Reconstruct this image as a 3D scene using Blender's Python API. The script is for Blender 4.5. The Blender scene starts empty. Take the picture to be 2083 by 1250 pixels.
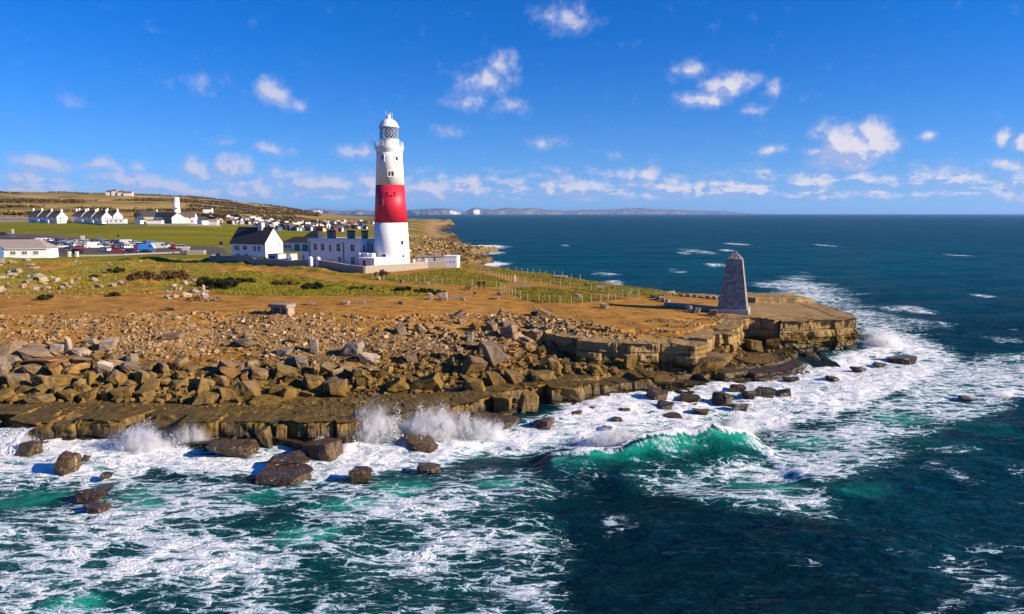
import bpy, bmesh, math, random
import numpy as np
from mathutils import Vector, Matrix

# ------------------------------------------------------------------ camera, sky, sun, exposure
scene = bpy.context.scene
COL = scene.collection
R = math.radians
FPX, CX, CY, CAMZ, PITCH = 1389.0, 1041.5, 625.0, 18.0, R(7.79)

cam_d = bpy.data.cameras.new('camera')
cam = bpy.data.objects.new('camera', cam_d)
COL.objects.link(cam)
cam.location = (0, 0, CAMZ)
cam.rotation_euler = (R(90) - PITCH, 0, 0)
cam_d.sensor_width = 36.0
cam_d.lens = FPX / 2083.0 * 36.0
cam_d.clip_start = 0.5
cam_d.clip_end = 120000.0
scene.camera = cam

SUN_EL = R(23.0)
SUN_DIR = Vector((0.968 * math.cos(SUN_EL), -0.25 * math.cos(SUN_EL), math.sin(SUN_EL))).normalized()
sun_d = bpy.data.lights.new('sun', 'SUN')
sun_d.energy = 5.0
sun_d.angle = R(0.55)
sun_d.color = (1.0, 0.84, 0.64)
sun = bpy.data.objects.new('sun', sun_d)
COL.objects.link(sun)
sun.location = (60, -20, 60)
sun.rotation_euler = SUN_DIR.to_track_quat('Z', 'Y').to_euler()

scene.view_settings.view_transform = 'Standard'
scene.view_settings.look = 'None'
scene.view_settings.exposure = 0.8
scene.view_settings.gamma = 1.0
scene.view_settings.use_curve_mapping = False
scene.cycles.use_denoising = True
scene.cycles.max_bounces = 7
scene.cycles.diffuse_bounces = 1
scene.cycles.glossy_bounces = 2
scene.cycles.transmission_bounces = 3
scene.cycles.volume_bounces = 4
scene.cycles.volume_step_rate = 1.0
scene.cycles.volume_max_steps = 128
scene.cycles.caustics_reflective = False
scene.cycles.caustics_refractive = False


def pix_dir(px, py):
    """direction of the ray through a point of the 2083 x 1250 survey photograph"""
    a = (px - CX) / FPX
    b = (CY - py) / FPX
    c, s = math.cos(PITCH), math.sin(PITCH)
    return np.array([a, c + b * s, -s + b * c])


def W(px, py, z=0.0):
    d = pix_dir(px, py)
    t = (z - CAMZ) / d[2]
    return np.array([d[0] * t, d[1] * t, z])


# ------------------------------------------------------------------ node helpers
class NT:
    def __init__(s, tree):
        s.t = tree
        s.t.nodes.clear()

    def n(s, typ, ins=None, **props):
        nd = s.t.nodes.new(typ)
        for k, v in props.items():
            setattr(nd, k, v)
        for k, v in (ins or {}).items():
            s.put(nd.inputs[k], v)
        return nd

    def put(s, sock, v):
        if isinstance(v, bpy.types.NodeSocket):
            s.t.links.new(v, sock)
        else:
            if sock.type == 'RGBA' and not hasattr(v, '__len__'):
                v = (v, v, v, 1)
            if sock.type == 'RGBA' and len(v) == 3:
                v = (*v, 1)
            if sock.type == 'VECTOR' and not hasattr(v, '__len__'):
                v = (v, v, v)
            sock.default_value = v

    def m(s, op, a, b=None, c=None, clamp=False):
        ins = {0: a}
        if b is not None: ins[1] = b
        if c is not None: ins[2] = c
        return s.n('ShaderNodeMath', ins, operation=op, use_clamp=clamp).outputs[0]

    def v(s, op, a, b=None, c=None, out=0):
        ins = {0: a}
        if b is not None: ins[1] = b
        if c is not None: ins[2] = c
        return s.n('ShaderNodeVectorMath', ins, operation=op).outputs[out]

    def mix(s, f, a, b, blend='MIX'):
        nd = s.n('ShaderNodeMix', {0: f, 6: a, 7: b}, data_type='RGBA', blend_type=blend)
        nd.clamp_factor = True
        return nd.outputs[2]

    def noise(s, vec, scale, detail=4.0, rough=0.55, dist=0.0, dims='3D'):
        return s.n('ShaderNodeTexNoise', {'Vector': vec, 'Scale': scale, 'Detail': detail, 'Roughness': rough, 'Distortion': dist},
                   noise_dimensions=dims).outputs[0]

    def noisec(s, vec, scale, detail=2.0, dims='3D'):
        return s.n('ShaderNodeTexNoise', {'Vector': vec, 'Scale': scale, 'Detail': detail}, noise_dimensions=dims).outputs[1]

    def voro(s, vec, scale, feature='DISTANCE_TO_EDGE', dims='3D', rnd=1.0, out=0):
        return s.n('ShaderNodeTexVoronoi', {'Vector': vec, 'Scale': scale, 'Randomness': rnd}, feature=feature,
                   voronoi_dimensions=dims).outputs[out]

    def mr(s, x, a, b, c=0.0, d=1.0, smooth=True):
        return s.n('ShaderNodeMapRange', {0: x, 1: a, 2: b, 3: c, 4: d},
                   interpolation_type='SMOOTHSTEP' if smooth else 'LINEAR').outputs[0]

    def ramp(s, f, stops):
        nd = s.n('ShaderNodeValToRGB', {0: f})
        e = nd.color_ramp.elements
        while len(e) < len(stops): e.new(0.5)
        for i, (p, c) in enumerate(stops):
            e[i].position = p
            e[i].color = (*c, 1)
        return nd.outputs[0]

    def xyz(s, vec):
        o = s.n('ShaderNodeSeparateXYZ', {0: vec}).outputs
        return o[0], o[1], o[2]

    def comb(s, x, y, z=0.0):
        return s.n('ShaderNodeCombineXYZ', {0: x, 1: y, 2: z}).outputs[0]

    def attr(s, name):
        return s.n('ShaderNodeAttribute', attribute_name=name).outputs['Fac']

    def bump(s, h, strength=0.5, dist=0.1, normal=None):
        ins = {'Height': h, 'Strength': strength, 'Distance': dist}
        if normal is not None: ins['Normal'] = normal
        return s.n('ShaderNodeBump', ins).outputs[0]

    def bsdf(s, **k):
        return s.n('ShaderNodeBsdfPrincipled', {a.replace('_', ' '): b for a, b in k.items()})

    def out(s, shader):
        o = s.n('ShaderNodeOutputMaterial')
        s.t.links.new(shader.outputs[0] if hasattr(shader, 'outputs') else shader, o.inputs[0])


def new_mat(name):
    m = bpy.data.materials.new(name)
    m.use_nodes = True
    return m, NT(m.node_tree)


# ------------------------------------------------------------------ world: physical sky with cumulus clouds all round
world = bpy.data.worlds.new('World')
scene.world = world
world.use_nodes = True
w = NT(world.node_tree)
skyv = w.n('ShaderNodeTexCoord').outputs['Generated']
sx_, sy_, sz_ = w.xyz(skyv)
skyv = w.v('NORMALIZE', w.comb(sx_, sy_, w.m('MULTIPLY_ADD', w.m('MAXIMUM', sz_, 0.0), 0.95, 0.085)))
sky = w.n('ShaderNodeTexSky', {'Vector': skyv}, sky_type='NISHITA', sun_disc=False, sun_elevation=SUN_EL,
          sun_rotation=math.atan2(SUN_DIR.x, SUN_DIR.y), air_density=1.0, dust_density=0.0, ozone_density=3.0)
skyc = w.n('ShaderNodeHueSaturation', {'Hue': 0.5, 'Saturation': 1.5, 'Value': 1.0, 'Color': sky.outputs[0]}).outputs[0]
skyc = w.mix(1.0, skyc, (0.50, 0.94, 1.46), 'MULTIPLY')
skyc = w.mix(w.m('MULTIPLY', w.m('EXPONENT', w.m('MULTIPLY', w.m('MAXIMUM', sz_, 0.0), -13.0)), 0.75), skyc, (2.8, 4.7, 7.1))
wdir = w.n('ShaderNodeTexCoord').outputs['Generated']
dx, dy, dz = w.xyz(wdir)
az = w.m('ARCTAN2', dx, dy)
el = w.m('ARCSINE', dz)
P0 = w.comb(az, el)

# cumulus clouds: centre and half size in survey-photo units turned into azimuth / elevation, then a weight
CLOUDS = [(1150, 38, 70, 36, .62), (1185, 20, 30, 24, .6), (985, 165, 66, 34, .8), (1020, 135, 34, 36, .8), (950, 205, 60, 26, .5), (1040, 220, 52, 20, .5),
          (1405, 142, 40, 22, .75), (1480, 170, 62, 34, .95), (1430, 205, 70, 22, .8), (1575, 188, 32, 28, .7), (1540, 228, 30, 16, .45),
          (1700, 290, 56, 50, 1.12), (1770, 290, 62, 50, 1.15), (1735, 305, 84, 46, 1.35), (1730, 322, 90, 30, 1.05), (1655, 310, 34, 20, .7), (1893, 284, 28, 13, .75), (2040, 278, 24, 18, .9), (2080, 292, 24, 22, .95),
          (2050, 338, 74, 20, .85), (2035, 398, 72, 22, .7), (1315, 354, 42, 24, 1.0), (1425, 376, 20, 14, .85), (1058, 372, 24, 18, .8), (960, 370, 20, 15, .75),
          (1560, 306, 40, 16, .7), (558, 186, 40, 34, .9), (595, 212, 44, 18, .55), (90, 336, 96, 26, .9), (210, 338, 54, 18, .8), (395, 336, 38, 24, .95),
          (480, 342, 40, 30, .95), (275, 346, 38, 18, .8), (725, 310, 46, 20, .75), (555, 306, 46, 18, .65), (1108, 290, 42, 18, .6), (915, 266, 46, 18, .48),
          (455, 286, 40, 14, .42), (330, 378, 100, 22, .9), (650, 378, 110, 22, .9), (1180, 384, 100, 22, .88), (880, 384, 100, 22, .9), (480, 392, 160, 18, .8), (1320, 400, 120, 18, .66),
          (400, 172, 76, 24, .36), (140, 205, 44, 14, .34), (150, 380, 90, 14, .6), (520, 385, 90, 16, .65), (1740, 395, 60, 14, .6), (1130, 345, 44, 16, .55),
          (1250, 315, 46, 14, .45), (860, 345, 40, 14, .5)]


def azel(px, py):
    d = pix_dir(px, py)
    d = d / np.linalg.norm(d)
    return math.atan2(d[0], d[1]), math.asin(d[2])


grp = bpy.data.node_groups.new('cloud_density', 'ShaderNodeTree')
grp.interface.new_socket('P', in_out='INPUT', socket_type='NodeSocketVector')
grp.interface.new_socket('D', in_out='OUTPUT', socket_type='NodeSocketFloat')
g = NT(grp)
gi = g.n('NodeGroupInput').outputs[0]
wob = g.v('MULTIPLY_ADD', g.noisec(gi, 26.0, 3.0), (0.040, 0.024, 0), (-0.020, -0.012, 0))
gp = g.v('ADD', gi, wob)
best = None
for (px, py, hw, hh, k) in CLOUDS:
    a, e = azel(px, py)
    a2, _ = azel(px + hw, py)
    _, e2 = azel(px, py - hh)
    sx, sy = 1 / max(abs(a2 - a), 1e-4), 1 / max(abs(e2 - e), 1e-4)
    q = g.v('MULTIPLY_ADD', gp, (sx, sy, 0), (-a * sx, -e * sy, 0))
    ln = g.v('LENGTH', q, out=1)
    b = g.m('MULTIPLY_ADD', ln, -k, k * 1.32)
    best = b if best is None else g.m('MAXIMUM', best, b)
gx, gy, gz = g.xyz(gi)
# a thin deck of small clouds low over the horizon, the same in every direction
lowv = g.v('MULTIPLY', gi, (9.0, 34.0, 1.0))
lown = g.noise(lowv, 2.3, 6.0, 0.6)
band = g.m('MULTIPLY', g.mr(gy, 0.004, 0.030), g.mr(gy, 0.085, 0.035))
low = g.m('MULTIPLY_ADD', g.m('MULTIPLY_ADD', g.mr(lown, 0.30, 0.66), 0.75, 0.30), band, -0.08)
# scattered cumulus all round above it
scn = g.noise(g.v('MULTIPLY', gi, (5.0, 9.0, 1.0)), 1.6, 2.0, 0.5)
scat = g.m('MULTIPLY_ADD', g.mr(scn, 0.68, 0.86), 0.5, -0.15)
best = g.m('MAXIMUM', best, g.m('MAXIMUM', low, scat))
det = g.noise(gi, 42.0, 7.0, 0.62)
det = g.m('MULTIPLY_ADD', det, 1.7, -1.02)
go = g.n('NodeGroupOutput')
grp.links.new(g.m('ADD', best, det), go.inputs[0])


def cl_d(vec):
    nd = w.n('ShaderNodeGroup', {}, node_tree=grp)
    w.t.links.new(vec, nd.inputs[0])
    return nd.outputs[0]


D0 = cl_d(P0)
D1 = cl_d(w.v('ADD', P0, (0.010, 0.009, 0.0)))
dens = w.mr(D0, -0.16, 1.0)
lit = w.mr(w.m('SUBTRACT', D0, D1), -0.16, 0.24)
lit = w.m('MULTIPLY', lit, w.m('MULTIPLY', w.mr(D0, 0.05, 0.75), w.mr(az, -0.7, 0.45, 0.38, 1.0)))
ccol = w.mix(lit, (3.4, 4.2, 7.0), (7.2, 6.8, 7.3))  # sunward light and lavender shade painted into the cloud colour
total = w.mix(w.m('MULTIPLY', dens, w.mr(el, 0.0, 0.02, 0.5, 0.93)), skyc, ccol)
bg = w.n('ShaderNodeBackground', {'Color': total, 'Strength': 0.066})
world.cycles.sampling_method = 'NONE'
wo = w.n('ShaderNodeOutputWorld')
world.node_tree.links.new(bg.outputs[0], wo.inputs[0])

# ------------------------------------------------------------------ numpy noise
def _h(ix, iy, seed):
    ix = ix.astype(np.int64); iy = iy.astype(np.int64)
    n = (ix * 374761393 + iy * 668265263 + seed * 1442695041) & 0xffffffff
    n = ((n ^ (n >> 13)) * 1274126177) & 0xffffffff
    n = (n ^ (n >> 16)) & 0xffffffff
    return n.astype(np.float64) / 4294967296.0


def vnoise(x, y, seed=0):
    x = np.asarray(x, float); y = np.asarray(y, float)
    ix, iy = np.floor(x), np.floor(y)
    fx, fy = x - ix, y - iy
    u = fx * fx * fx * (fx * (fx * 6 - 15) + 10)
    v_ = fy * fy * fy * (fy * (fy * 6 - 15) + 10)
    a = _h(ix, iy, seed); b = _h(ix + 1, iy, seed)
    c = _h(ix, iy + 1, seed); d = _h(ix + 1, iy + 1, seed)
    return (a + (b - a) * u) * (1 - v_) + (c + (d - c) * u) * v_


def fbm(x, y, octv=4, seed=0, gain=0.5):
    s = 0.0; a = 1.0; t = 0.0
    x = np.asarray(x, float); y = np.asarray(y, float)
    for i in range(octv):
        s = s + a * (vnoise(x, y, seed + i * 17) * 2 - 1)
        t += a; a *= gain
        x, y = x * 2.03 + 11.3, y * 2.03 - 7.7
    return s / t


def sstep(a, b, x):
    t = np.clip((np.asarray(x, float) - a) / (b - a), 0, 1)
    return t * t * (3 - 2 * t)


def sdpoly(X, Y, poly):
    """signed distance to a polygon, negative inside"""
    d2 = np.full(X.shape, 1e18)
    inside = np.zeros(X.shape, bool)
    n = len(poly)
    for i in range(n):
        ax, ay = poly[i][0], poly[i][1]
        bx, by = poly[(i + 1) % n][0], poly[(i + 1) % n][1]
        ex, ey = bx - ax, by - ay
        L = ex * ex + ey * ey + 1e-12
        t = np.clip(((X - ax) * ex + (Y - ay) * ey) / L, 0, 1)
        d2 = np.minimum(d2, (X - ax - t * ex) ** 2 + (Y - ay - t * ey) ** 2)
        if ay != by:
            c = ((ay > Y) != (by > Y)) & (X < ex * (Y - ay) / (by - ay) + ax)
            inside ^= c
    d = np.sqrt(d2)
    return np.where(inside, -d, d)


def sdline(X, Y, pts):
    d2 = np.full(X.shape, 1e18)
    for i in range(len(pts) - 1):
        ax, ay = pts[i][0], pts[i][1]; bx, by = pts[i + 1][0], pts[i + 1][1]
        ex, ey = bx - ax, by - ay
        t = np.clip(((X - ax) * ex + (Y - ay) * ey) / (ex * ex + ey * ey + 1e-12), 0, 1)
        d2 = np.minimum(d2, (X - ax - t * ex) ** 2 + (Y - ay - t * ey) ** 2)
    return np.sqrt(d2)


# ------------------------------------------------------------------ object helpers
def tag(o, label=None, cat=None, group=None, kind=None):
    if label: o['label'] = label
    if cat: o['category'] = cat
    if group: o['group'] = group
    if kind: o['kind'] = kind
    return o


def link(name, me, parent=None, mat=None):
    o = bpy.data.objects.new(name, me)
    COL.objects.link(o)
    if mat is not None:
        me.materials.clear()
        me.materials.append(mat)
    if parent is not None:
        o.parent = parent
    return o


def empty(name, loc, rz=0.0):
    o = bpy.data.objects.new(name, None)
    o.empty_display_size = 0.3
    COL.objects.link(o)
    o.location = tuple(float(c) for c in loc)
    o.rotation_euler = (0, 0, rz)
    return o


def copy_tree(o, parent=None):
    c = o.copy()
    COL.objects.link(c)
    if parent is not None: c.parent = parent
    for ch in o.children:
        copy_tree(ch, c)
    return c


def mesh_np(name, V, F, smooth=True):
    V = np.asarray(V, np.float32); F = np.asarray(F, np.int32)
    me = bpy.data.meshes.new(name)
    k = F.shape[1]
    me.vertices.add(len(V)); me.vertices.foreach_set('co', V.ravel())
    me.loops.add(F.size); me.loops.foreach_set('vertex_index', F.ravel())
    me.polygons.add(len(F)); me.polygons.foreach_set('loop_start', np.arange(0, F.size, k, dtype=np.int32))
    me.update(calc_edges=True)
    sm = np.zeros(len(F), bool); sm[:] = smooth
    me.polygons.foreach_set('use_smooth', sm)
    return me


def set_attr(me, name, vals):
    a = me.attributes.new(name, 'FLOAT', 'POINT')
    a.data.foreach_set('value', np.asarray(vals, np.float32))


def grid_mesh(name, xs, ys, zf, keep=None, smooth=True, attrs=None):
    X, Y = np.meshgrid(xs, ys)
    Z = zf(X, Y)
    nx, ny = len(xs), len(ys)
    idx = np.arange(nx * ny).reshape(ny, nx)
    F = np.stack([idx[:-1, :-1], idx[:-1, 1:], idx[1:, 1:], idx[1:, :-1]], -1).reshape(-1, 4)
    V = np.stack([X.ravel(), Y.ravel(), Z.ravel()], 1)
    if keep is not None:
        kv = keep(X, Y, Z).ravel()
        F = F[kv[F].any(1)]
    used = np.zeros(len(V), bool); used[F.ravel()] = True
    remap = np.cumsum(used) - 1
    F = remap[F]
    V = V[used]
    sm = smooth(V, F) if callable(smooth) else smooth
    me = mesh_np(name, V, F, sm)
    return me, V


class MB:
    """collects simple solids and links them as one mesh object"""
    def __init__(s): s.V = []; s.F = []

    def add(s, verts, faces):
        b = len(s.V)
        s.V += [tuple(map(float, p)) for p in verts]
        s.F += [tuple(b + i for i in f) for f in faces]
        return s

    def box(s, x0, x1, y0, y1, z0, z1):
        return s.add([(x0, y0, z0), (x1, y0, z0), (x1, y1, z0), (x0, y1, z0), (x0, y0, z1), (x1, y0, z1), (x1, y1, z1), (x0, y1, z1)],
                     [(3, 2, 1, 0), (4, 5, 6, 7), (0, 1, 5, 4), (1, 2, 6, 5), (2, 3, 7, 6), (3, 0, 4, 7)])

    def frustum(s, x0, x1, y0, y1, z0, X0, X1, Y0, Y1, z1):
        return s.add([(x0, y0, z0), (x1, y0, z0), (x1, y1, z0), (x0, y1, z0), (X0, Y0, z1), (X1, Y0, z1), (X1, Y1, z1), (X0, Y1, z1)],
                     [(3, 2, 1, 0), (4, 5, 6, 7), (0, 1, 5, 4), (1, 2, 6, 5), (2, 3, 7, 6), (3, 0, 4, 7)])

    def prism(s, prof, y0, y1):
        """profile in xz swept along y"""
        n = len(prof)
        vs = [(x, y0, z) for x, z in prof] + [(x, y1, z) for x, z in prof]
        fs = [tuple(range(n)), tuple(range(2 * n - 1, n - 1, -1))]
        fs += [((i + 1) % n, i, n + i, n + (i + 1) % n) for i in range(n)]
        return s.add(vs, fs)

    def prism_x(s, prof, x0, x1):
        """profile in yz swept along x"""
        n = len(prof)
        vs = [(x0, y, z) for y, z in prof] + [(x1, y, z) for y, z in prof]
        fs = [tuple(range(n - 1, -1, -1)), tuple(range(n, 2 * n))]
        fs += [(i, (i + 1) % n, n + (i + 1) % n, n + i) for i in range(n)]
        return s.add(vs, fs)

    def lathe(s, prof, seg=32, cx=0, cy=0, a0=0.0, caps=True):
        n = len(prof); vs = []; fs = []
        for r, z in prof:
            for k in range(seg):
                t = a0 + 2 * math.pi * k / seg
                vs.append((cx + r * math.cos(t), cy + r * math.sin(t), z))
        for i in range(n - 1):
            for k in range(seg):
                a, b = i * seg + k, i * seg + (k + 1) % seg
                fs.append((a, b, b + seg, a + seg))
        if caps:
            fs.append(tuple(range(seg - 1, -1, -1)))
            fs.append(tuple((n - 1) * seg + k for k in range(seg)))
        return s.add(vs, fs)

    def tube(s, p, q, r0, r1=None, seg=6):
        r1 = r0 if r1 is None else r1
        p, q = Vector(p), Vector(q)
        d = (q - p).normalized()
        u = d.orthogonal().normalized(); v_ = d.cross(u)
        vs = []
        for c, r in ((p, r0), (q, r1)):
            for k in range(seg):
                t = 2 * math.pi * k / seg
                vs.append(c + u * (r * math.cos(t)) + v_ * (r * math.sin(t)))
        fs = [(k, (k + 1) % seg, seg + (k + 1) % seg, seg + k) for k in range(seg)]
        fs += [tuple(range(seg - 1, -1, -1)), tuple(range(seg, 2 * seg))]
        return s.add(vs, fs)

    def mesh(s, name, smooth=False):
        me = bpy.data.meshes.new(name)
        me.from_pydata(s.V, [], s.F)
        me.update()
        if smooth:
            me.polygons.foreach_set('use_smooth', [True] * len(me.polygons))
        return me

    def build(s, name, mat, parent=None, smooth=False, bevel=0.0):
        me = s.mesh(name, smooth)
        if bevel:
            bm = bmesh.new(); bm.from_mesh(me)
            bmesh.ops.bevel(bm, geom=[e for e in bm.edges if len(e.link_faces) == 2 and e.calc_face_angle(0) > 0.5],
                            offset=bevel, segments=2, affect='EDGES', clamp_overlap=True)
            bm.to_mesh(me); bm.free()
        return link(name, me, parent, mat)

# ------------------------------------------------------------------ the lie of the land
def wl(pts):
    a = np.array([W(*p)[:2] for p in pts])
    return a[np.argsort(a[:, 0])]


# foot of the shore ledges, then the brow of scree and cliff
L0P = wl([(-420, 862, .6), (-150, 868, .6), (0, 872, .6), (100, 876, .6), (185, 874, .6), (300, 884, .6), (420, 884, .6), (560, 880, .6), (640, 880, .6), (720, 872, .6),
          (850, 858, .6), (940, 848, .6), (1010, 832, .6), (1060, 818, .6), (1130, 814, .6), (1200, 806, .6), (1250, 790, .6), (1390, 784, .6), (1450, 772, .6),
          (1500, 764, .6), (1600, 748, .6), (1645, 728, .4), (1690, 712, .3), (1757, 714, .3), (1850, 712, .3)])
L2P = wl([(-420, 642, 6.3), (-150, 642, 6.3), (0, 642, 6.2), (200, 642, 6.1), (400, 640, 6.0), (480, 633, 6.0), (560, 641, 6.0), (700, 642, 5.8), (850, 643, 5.6),
          (980, 644, 5.4), (1050, 650, 5.2), (1085, 660, 5.0), (1150, 674, 4.7), (1220, 685, 4.5), (1300, 691, 4.4), (1400, 690, 4.4), (1470, 676, 4.3),
          (1500, 664, 4.3), (1520, 648, 4.3), (1550, 650, 4.2), (1580, 656, 4.2), (1650, 655, 4.2), (1700, 654, 4.1), (1750, 656, 4.0), (1850, 658, 3.8)])
EY = np.array([60, 80, 87, 92, 104, 109, 112, 117, 130, 146, 160, 174, 184, 200, 214, 228, 243, 256, 268, 284, 300, 316, 328, 345, 360, 400, 470, 560, 700, 820, 960, 1150, 1300, 1500, 1800, 2300, 3200], float)
EX = np.array([47, 46.5, 46.3, 46.5, 47, 45, 37, 29.0, 19.8, 11.6, 1.8, -5.0, -12, -19, -24, -15, -9, -7, -16, -23, -15, -7, -9, -28, -27, -34, -38, -52, -72, -84, -95, -118, -230, -420, -600, -900, -1500], float)
_rs = np.random.RandomState(5)
_bk = [np.cumsum(_rs.uniform(*r, 220)) - 90 for r in ((2.2, 8.5), (1.2, 5.0), (0.9, 3.4))]
_bv = [_rs.uniform(-1, 1, 221) for _ in range(3)]


def blocky(x, k):
    return _bv[k][np.clip(np.searchsorted(_bk[k], x), 0, 220)]


def front0(x):
    return np.interp(x, L0P[:, 0], L0P[:, 1])


def front2(x):
    return np.interp(x, L2P[:, 0], L2P[:, 1])


def coast_x(y):
    return np.interp(y, EY, EX)


ANG = np.array([-1.2, -.75, -.57, -.46, -.39, -.33, -.30, -.25, -.1, .3])
RIDGE = np.array([62, 67, 60, 53.5, 42, 30, 22, 15, 11, 8.])
VILL = np.array([12, 12, 12, 11.5, 9.5, 8, 7.5, 6.5, 6, 5.])

POLY = {}


def P_(name, pts, z=5.2):
    POLY[name] = [tuple(W(p[0], p[1], p[2] if len(p) > 2 else z)[:2]) for p in pts]


P_('grass_a', [(372, 562), (440, 556), (560, 559), (700, 577), (850, 588), (904, 592), (900, 604), (850, 611), (700, 614), (560, 614), (450, 612), (418, 600)])
P_('grass_b', [(390, 536), (470, 536), (742, 561), (880, 568), (1010, 584), (960, 581), (860, 579), (700, 563), (560, 546), (430, 541)])
P_('grass_c', [(755, 563), (905, 547), (945, 546), (1042, 573), (1012, 584), (900, 576)])
P_('grass_d', [(1022, 588), (1085, 582), (1180, 584), (1300, 601), (1200, 613), (1090, 614), (1050, 604)])
P_('grass_e', [(930, 536), (1055, 547), (1250, 575), (1410, 592), (1340, 598), (1290, 598), (1100, 572), (985, 550), (940, 545)])
P_('wild', [(-500, 520), (430, 528), (430, 560), (420, 600), (330, 608), (200, 616), (0, 612), (-500, 612)])
P_('carpark', [(-300, 521), (470, 517), (455, 503), (300, 494), (90, 484), (-300, 484)], 5.3)
P_('road', [(-300, 489), (60, 487), (60, 483), (-300, 482)], 5.5)
P_('yard', [(440, 524), (745, 553), (905, 540), (935, 533), (760, 515), (600, 508), (470, 505)], 5.0)
TRACK = [W(a, b, 5.2)[:2] for a, b in ((380, 541), (430, 539), (560, 549), (700, 567), (860, 583), (960, 588))]
TRACK2 = [W(a, b, 5.2)[:2] for a, b in ((940, 546), (1045, 570), (1100, 580), (1290, 603), (1340, 610))]
PUDDLE = [(W(925, 608, 5.3)[:2], 2.1, .8), (W(1060, 577, 5.2)[:2], 2.0, 1.5), (W(745, 619, 5.6)[:2], 1.5, .5)]


def plateau(x, y):
    a = x / np.maximum(y, 30)
    near = 5.0 + 1.1 * sstep(5, -25, x) * sstep(140, 95, y) - 0.5 * sstep(5, 40, x)
    near = near + 0.18 * fbm(x / 14, y / 14, 3, 3)
    wildw = sstep(-18, -30, x + 0.12 * (y - 100)) * sstep(98, 110, y) * sstep(205, 185, y)
    near = near + wildw * (0.25 + 1.25 * np.maximum(0, fbm(x / 9 + 3, y / 12, 4, 9) + .12) + 0.25 * fbm(x / 2.2, y / 2.2, 3, 12))
    # banks with gorse and the old quarry lip on the far left
    near = near + 1.9 * np.exp(-(((x + 103) / 16) ** 2 + ((y - 152) / 9) ** 2))
    near = near + 0.9 * np.exp(-(((x + 50) / 9) ** 2 + ((y - 136) / 4.5) ** 2)) - 0.5 * np.exp(-(((x + 43) / 12) ** 2 + ((y - 122) / 6) ** 2))
    vill = np.interp(a, ANG, VILL); rid = np.interp(a, ANG, RIDGE)
    far = 5.2 + (vill - 5.2) * sstep(300, 470, y)
    t = np.clip((y - 500) / 1000, 0, 1)
    far = far + (rid - vill) * (t ** 1.25) - (rid - 8) * .5 * sstep(1550, 2600, y)
    far = far + sstep(500, 900, y) * (1.6 * fbm(x / 120, y / 120, 4, 21)) + sstep(420, 700, y) * sstep(-300, -100, x) * (1.2 * fbm(x / 40, y / 40, 4, 23))
    wv = sstep(190, 300, y)
    z = near * (1 - wv) + far * wv
    # shelving rock on the east side
    d = coast_x(y) - x
    ro = sstep(190, 230, y) * sstep(45, 6, d) * sstep(1100, 900, y)
    rocky = 2.4 + 2.2 * sstep(4, 40, d) + 1.4 * fbm(x / 8, y / 11, 4, 31)
    rocky = np.floor(rocky / .7) * .7 + .7 * sstep(.55, 1, (rocky / .7) % 1)
    z = z * (1 - ro) + np.minimum(z + .5, rocky) * ro
    return z


def terrace(t, n):
    k = np.floor(t * n); f = t * n - k
    return (k + sstep(.62, 1.0, f)) / n


def edge0(x):
    x = np.asarray(x, float)
    return front0(x) + .9 * fbm(x / 7, 0 * x, 2, 47)


def edge2(x):
    x = np.asarray(x, float)
    return front2(x) + .5 * fbm(x / 5, 0 * x + 3, 3, 45) - 1.5 * np.exp(-((x - 20.5) / 2.2) ** 2) + .9 * np.exp(-((x - 23.8) / .9) ** 2)


def H(x, y):
    x = np.asarray(x, float); y = np.asarray(y, float)
    p = plateau(x, y)
    n1 = fbm(x / 2.4, y / 2.4, 4, 41); n2 = fbm(x / .9, y / .9, 3, 43); n3 = fbm(x / 6, y / 6, 3, 45)
    l0 = edge0(x)
    l2 = edge2(x)
    wr = sstep(-1.5, 6.5, x)                       # 0: scree slope, 1: cliff
    ztop = np.where(x < 14, 1.75, np.where(x < 26, 1.05, .85)) + .06 * blocky(x + 3 * np.floor(y / 2.3), 2) + .05 * n2 + .12 * n1
    ztop = np.where(x > 35.5, -1.0, ztop)
    zl = -2.6 + (ztop + 2.6) * sstep(-.15, .15, y - l0 - 1.7)
    # left: boulder bank and scree to the brow
    l1 = l0 + 4.3
    u = np.clip((y - l1) / np.maximum(l2 - l1, 1), 0, 1)
    slope = (p - zl) * (.72 * u + .28 * u * u) + np.sin(np.pi * u) * (.35 * n3 + .16 * n1)
    left = zl + slope * (y > l1) - .6 * np.exp(-((u - .2) / .2) ** 2) * (y > l1) * sstep(-.5, -4, x)
    # right: cliff
    tt = np.clip((y - l2 - .9) / .3, 0, 1)
    talus = .12 * sstep(5, .5, l2 - y) * (x < 36) * (1 + n1)
    cz = zl + talus * (y < l2)
    hd = 1 - .85 * sstep(25, 29, x)
    topz = p - hd * .35 - hd * .3 * (1 - sstep(2.6, 2.8, y - l2 + .8 * n1)) - hd * .28 * (1 - sstep(4.6, 4.9, y - l2 + 1.3 * n3 + .5 * n2)) + .12 * n2 * sstep(9, 2, y - l2)
    right = cz + (topz - cz) * tt
    right = np.where(y > l2 + 7, p - hd * .35 * sstep(16, 8, y - l2), right)
    z = left * (1 - wr) + right * wr
    # east coast
    d = coast_x(y) + (.7 * n1 + .03 * (y - 100) * fbm(x / 9, y / 9, 3, 57) * (y > 180)) * sstep(112, 122, y) - x
    ce = sstep(0, 1, np.clip(d / 1.6 + .12 * n2, 0, 1))
    ce = np.where(y < 116, sstep(1.2, 1.5, d), ce)
    z = -2.8 + (z + 2.8) * ce
    # the higher rock bench behind the obelisk
    hb = sdpoly(x, y, [(37, 103), (45.6, 104), (45.2, 109), (36, 110.5), (33, 108)]) if x.size > 40 else 9.0
    z = z + (.75 + .1 * n2) * sstep(.3, -.3, hb + .5 * n1)
    return z


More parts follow.
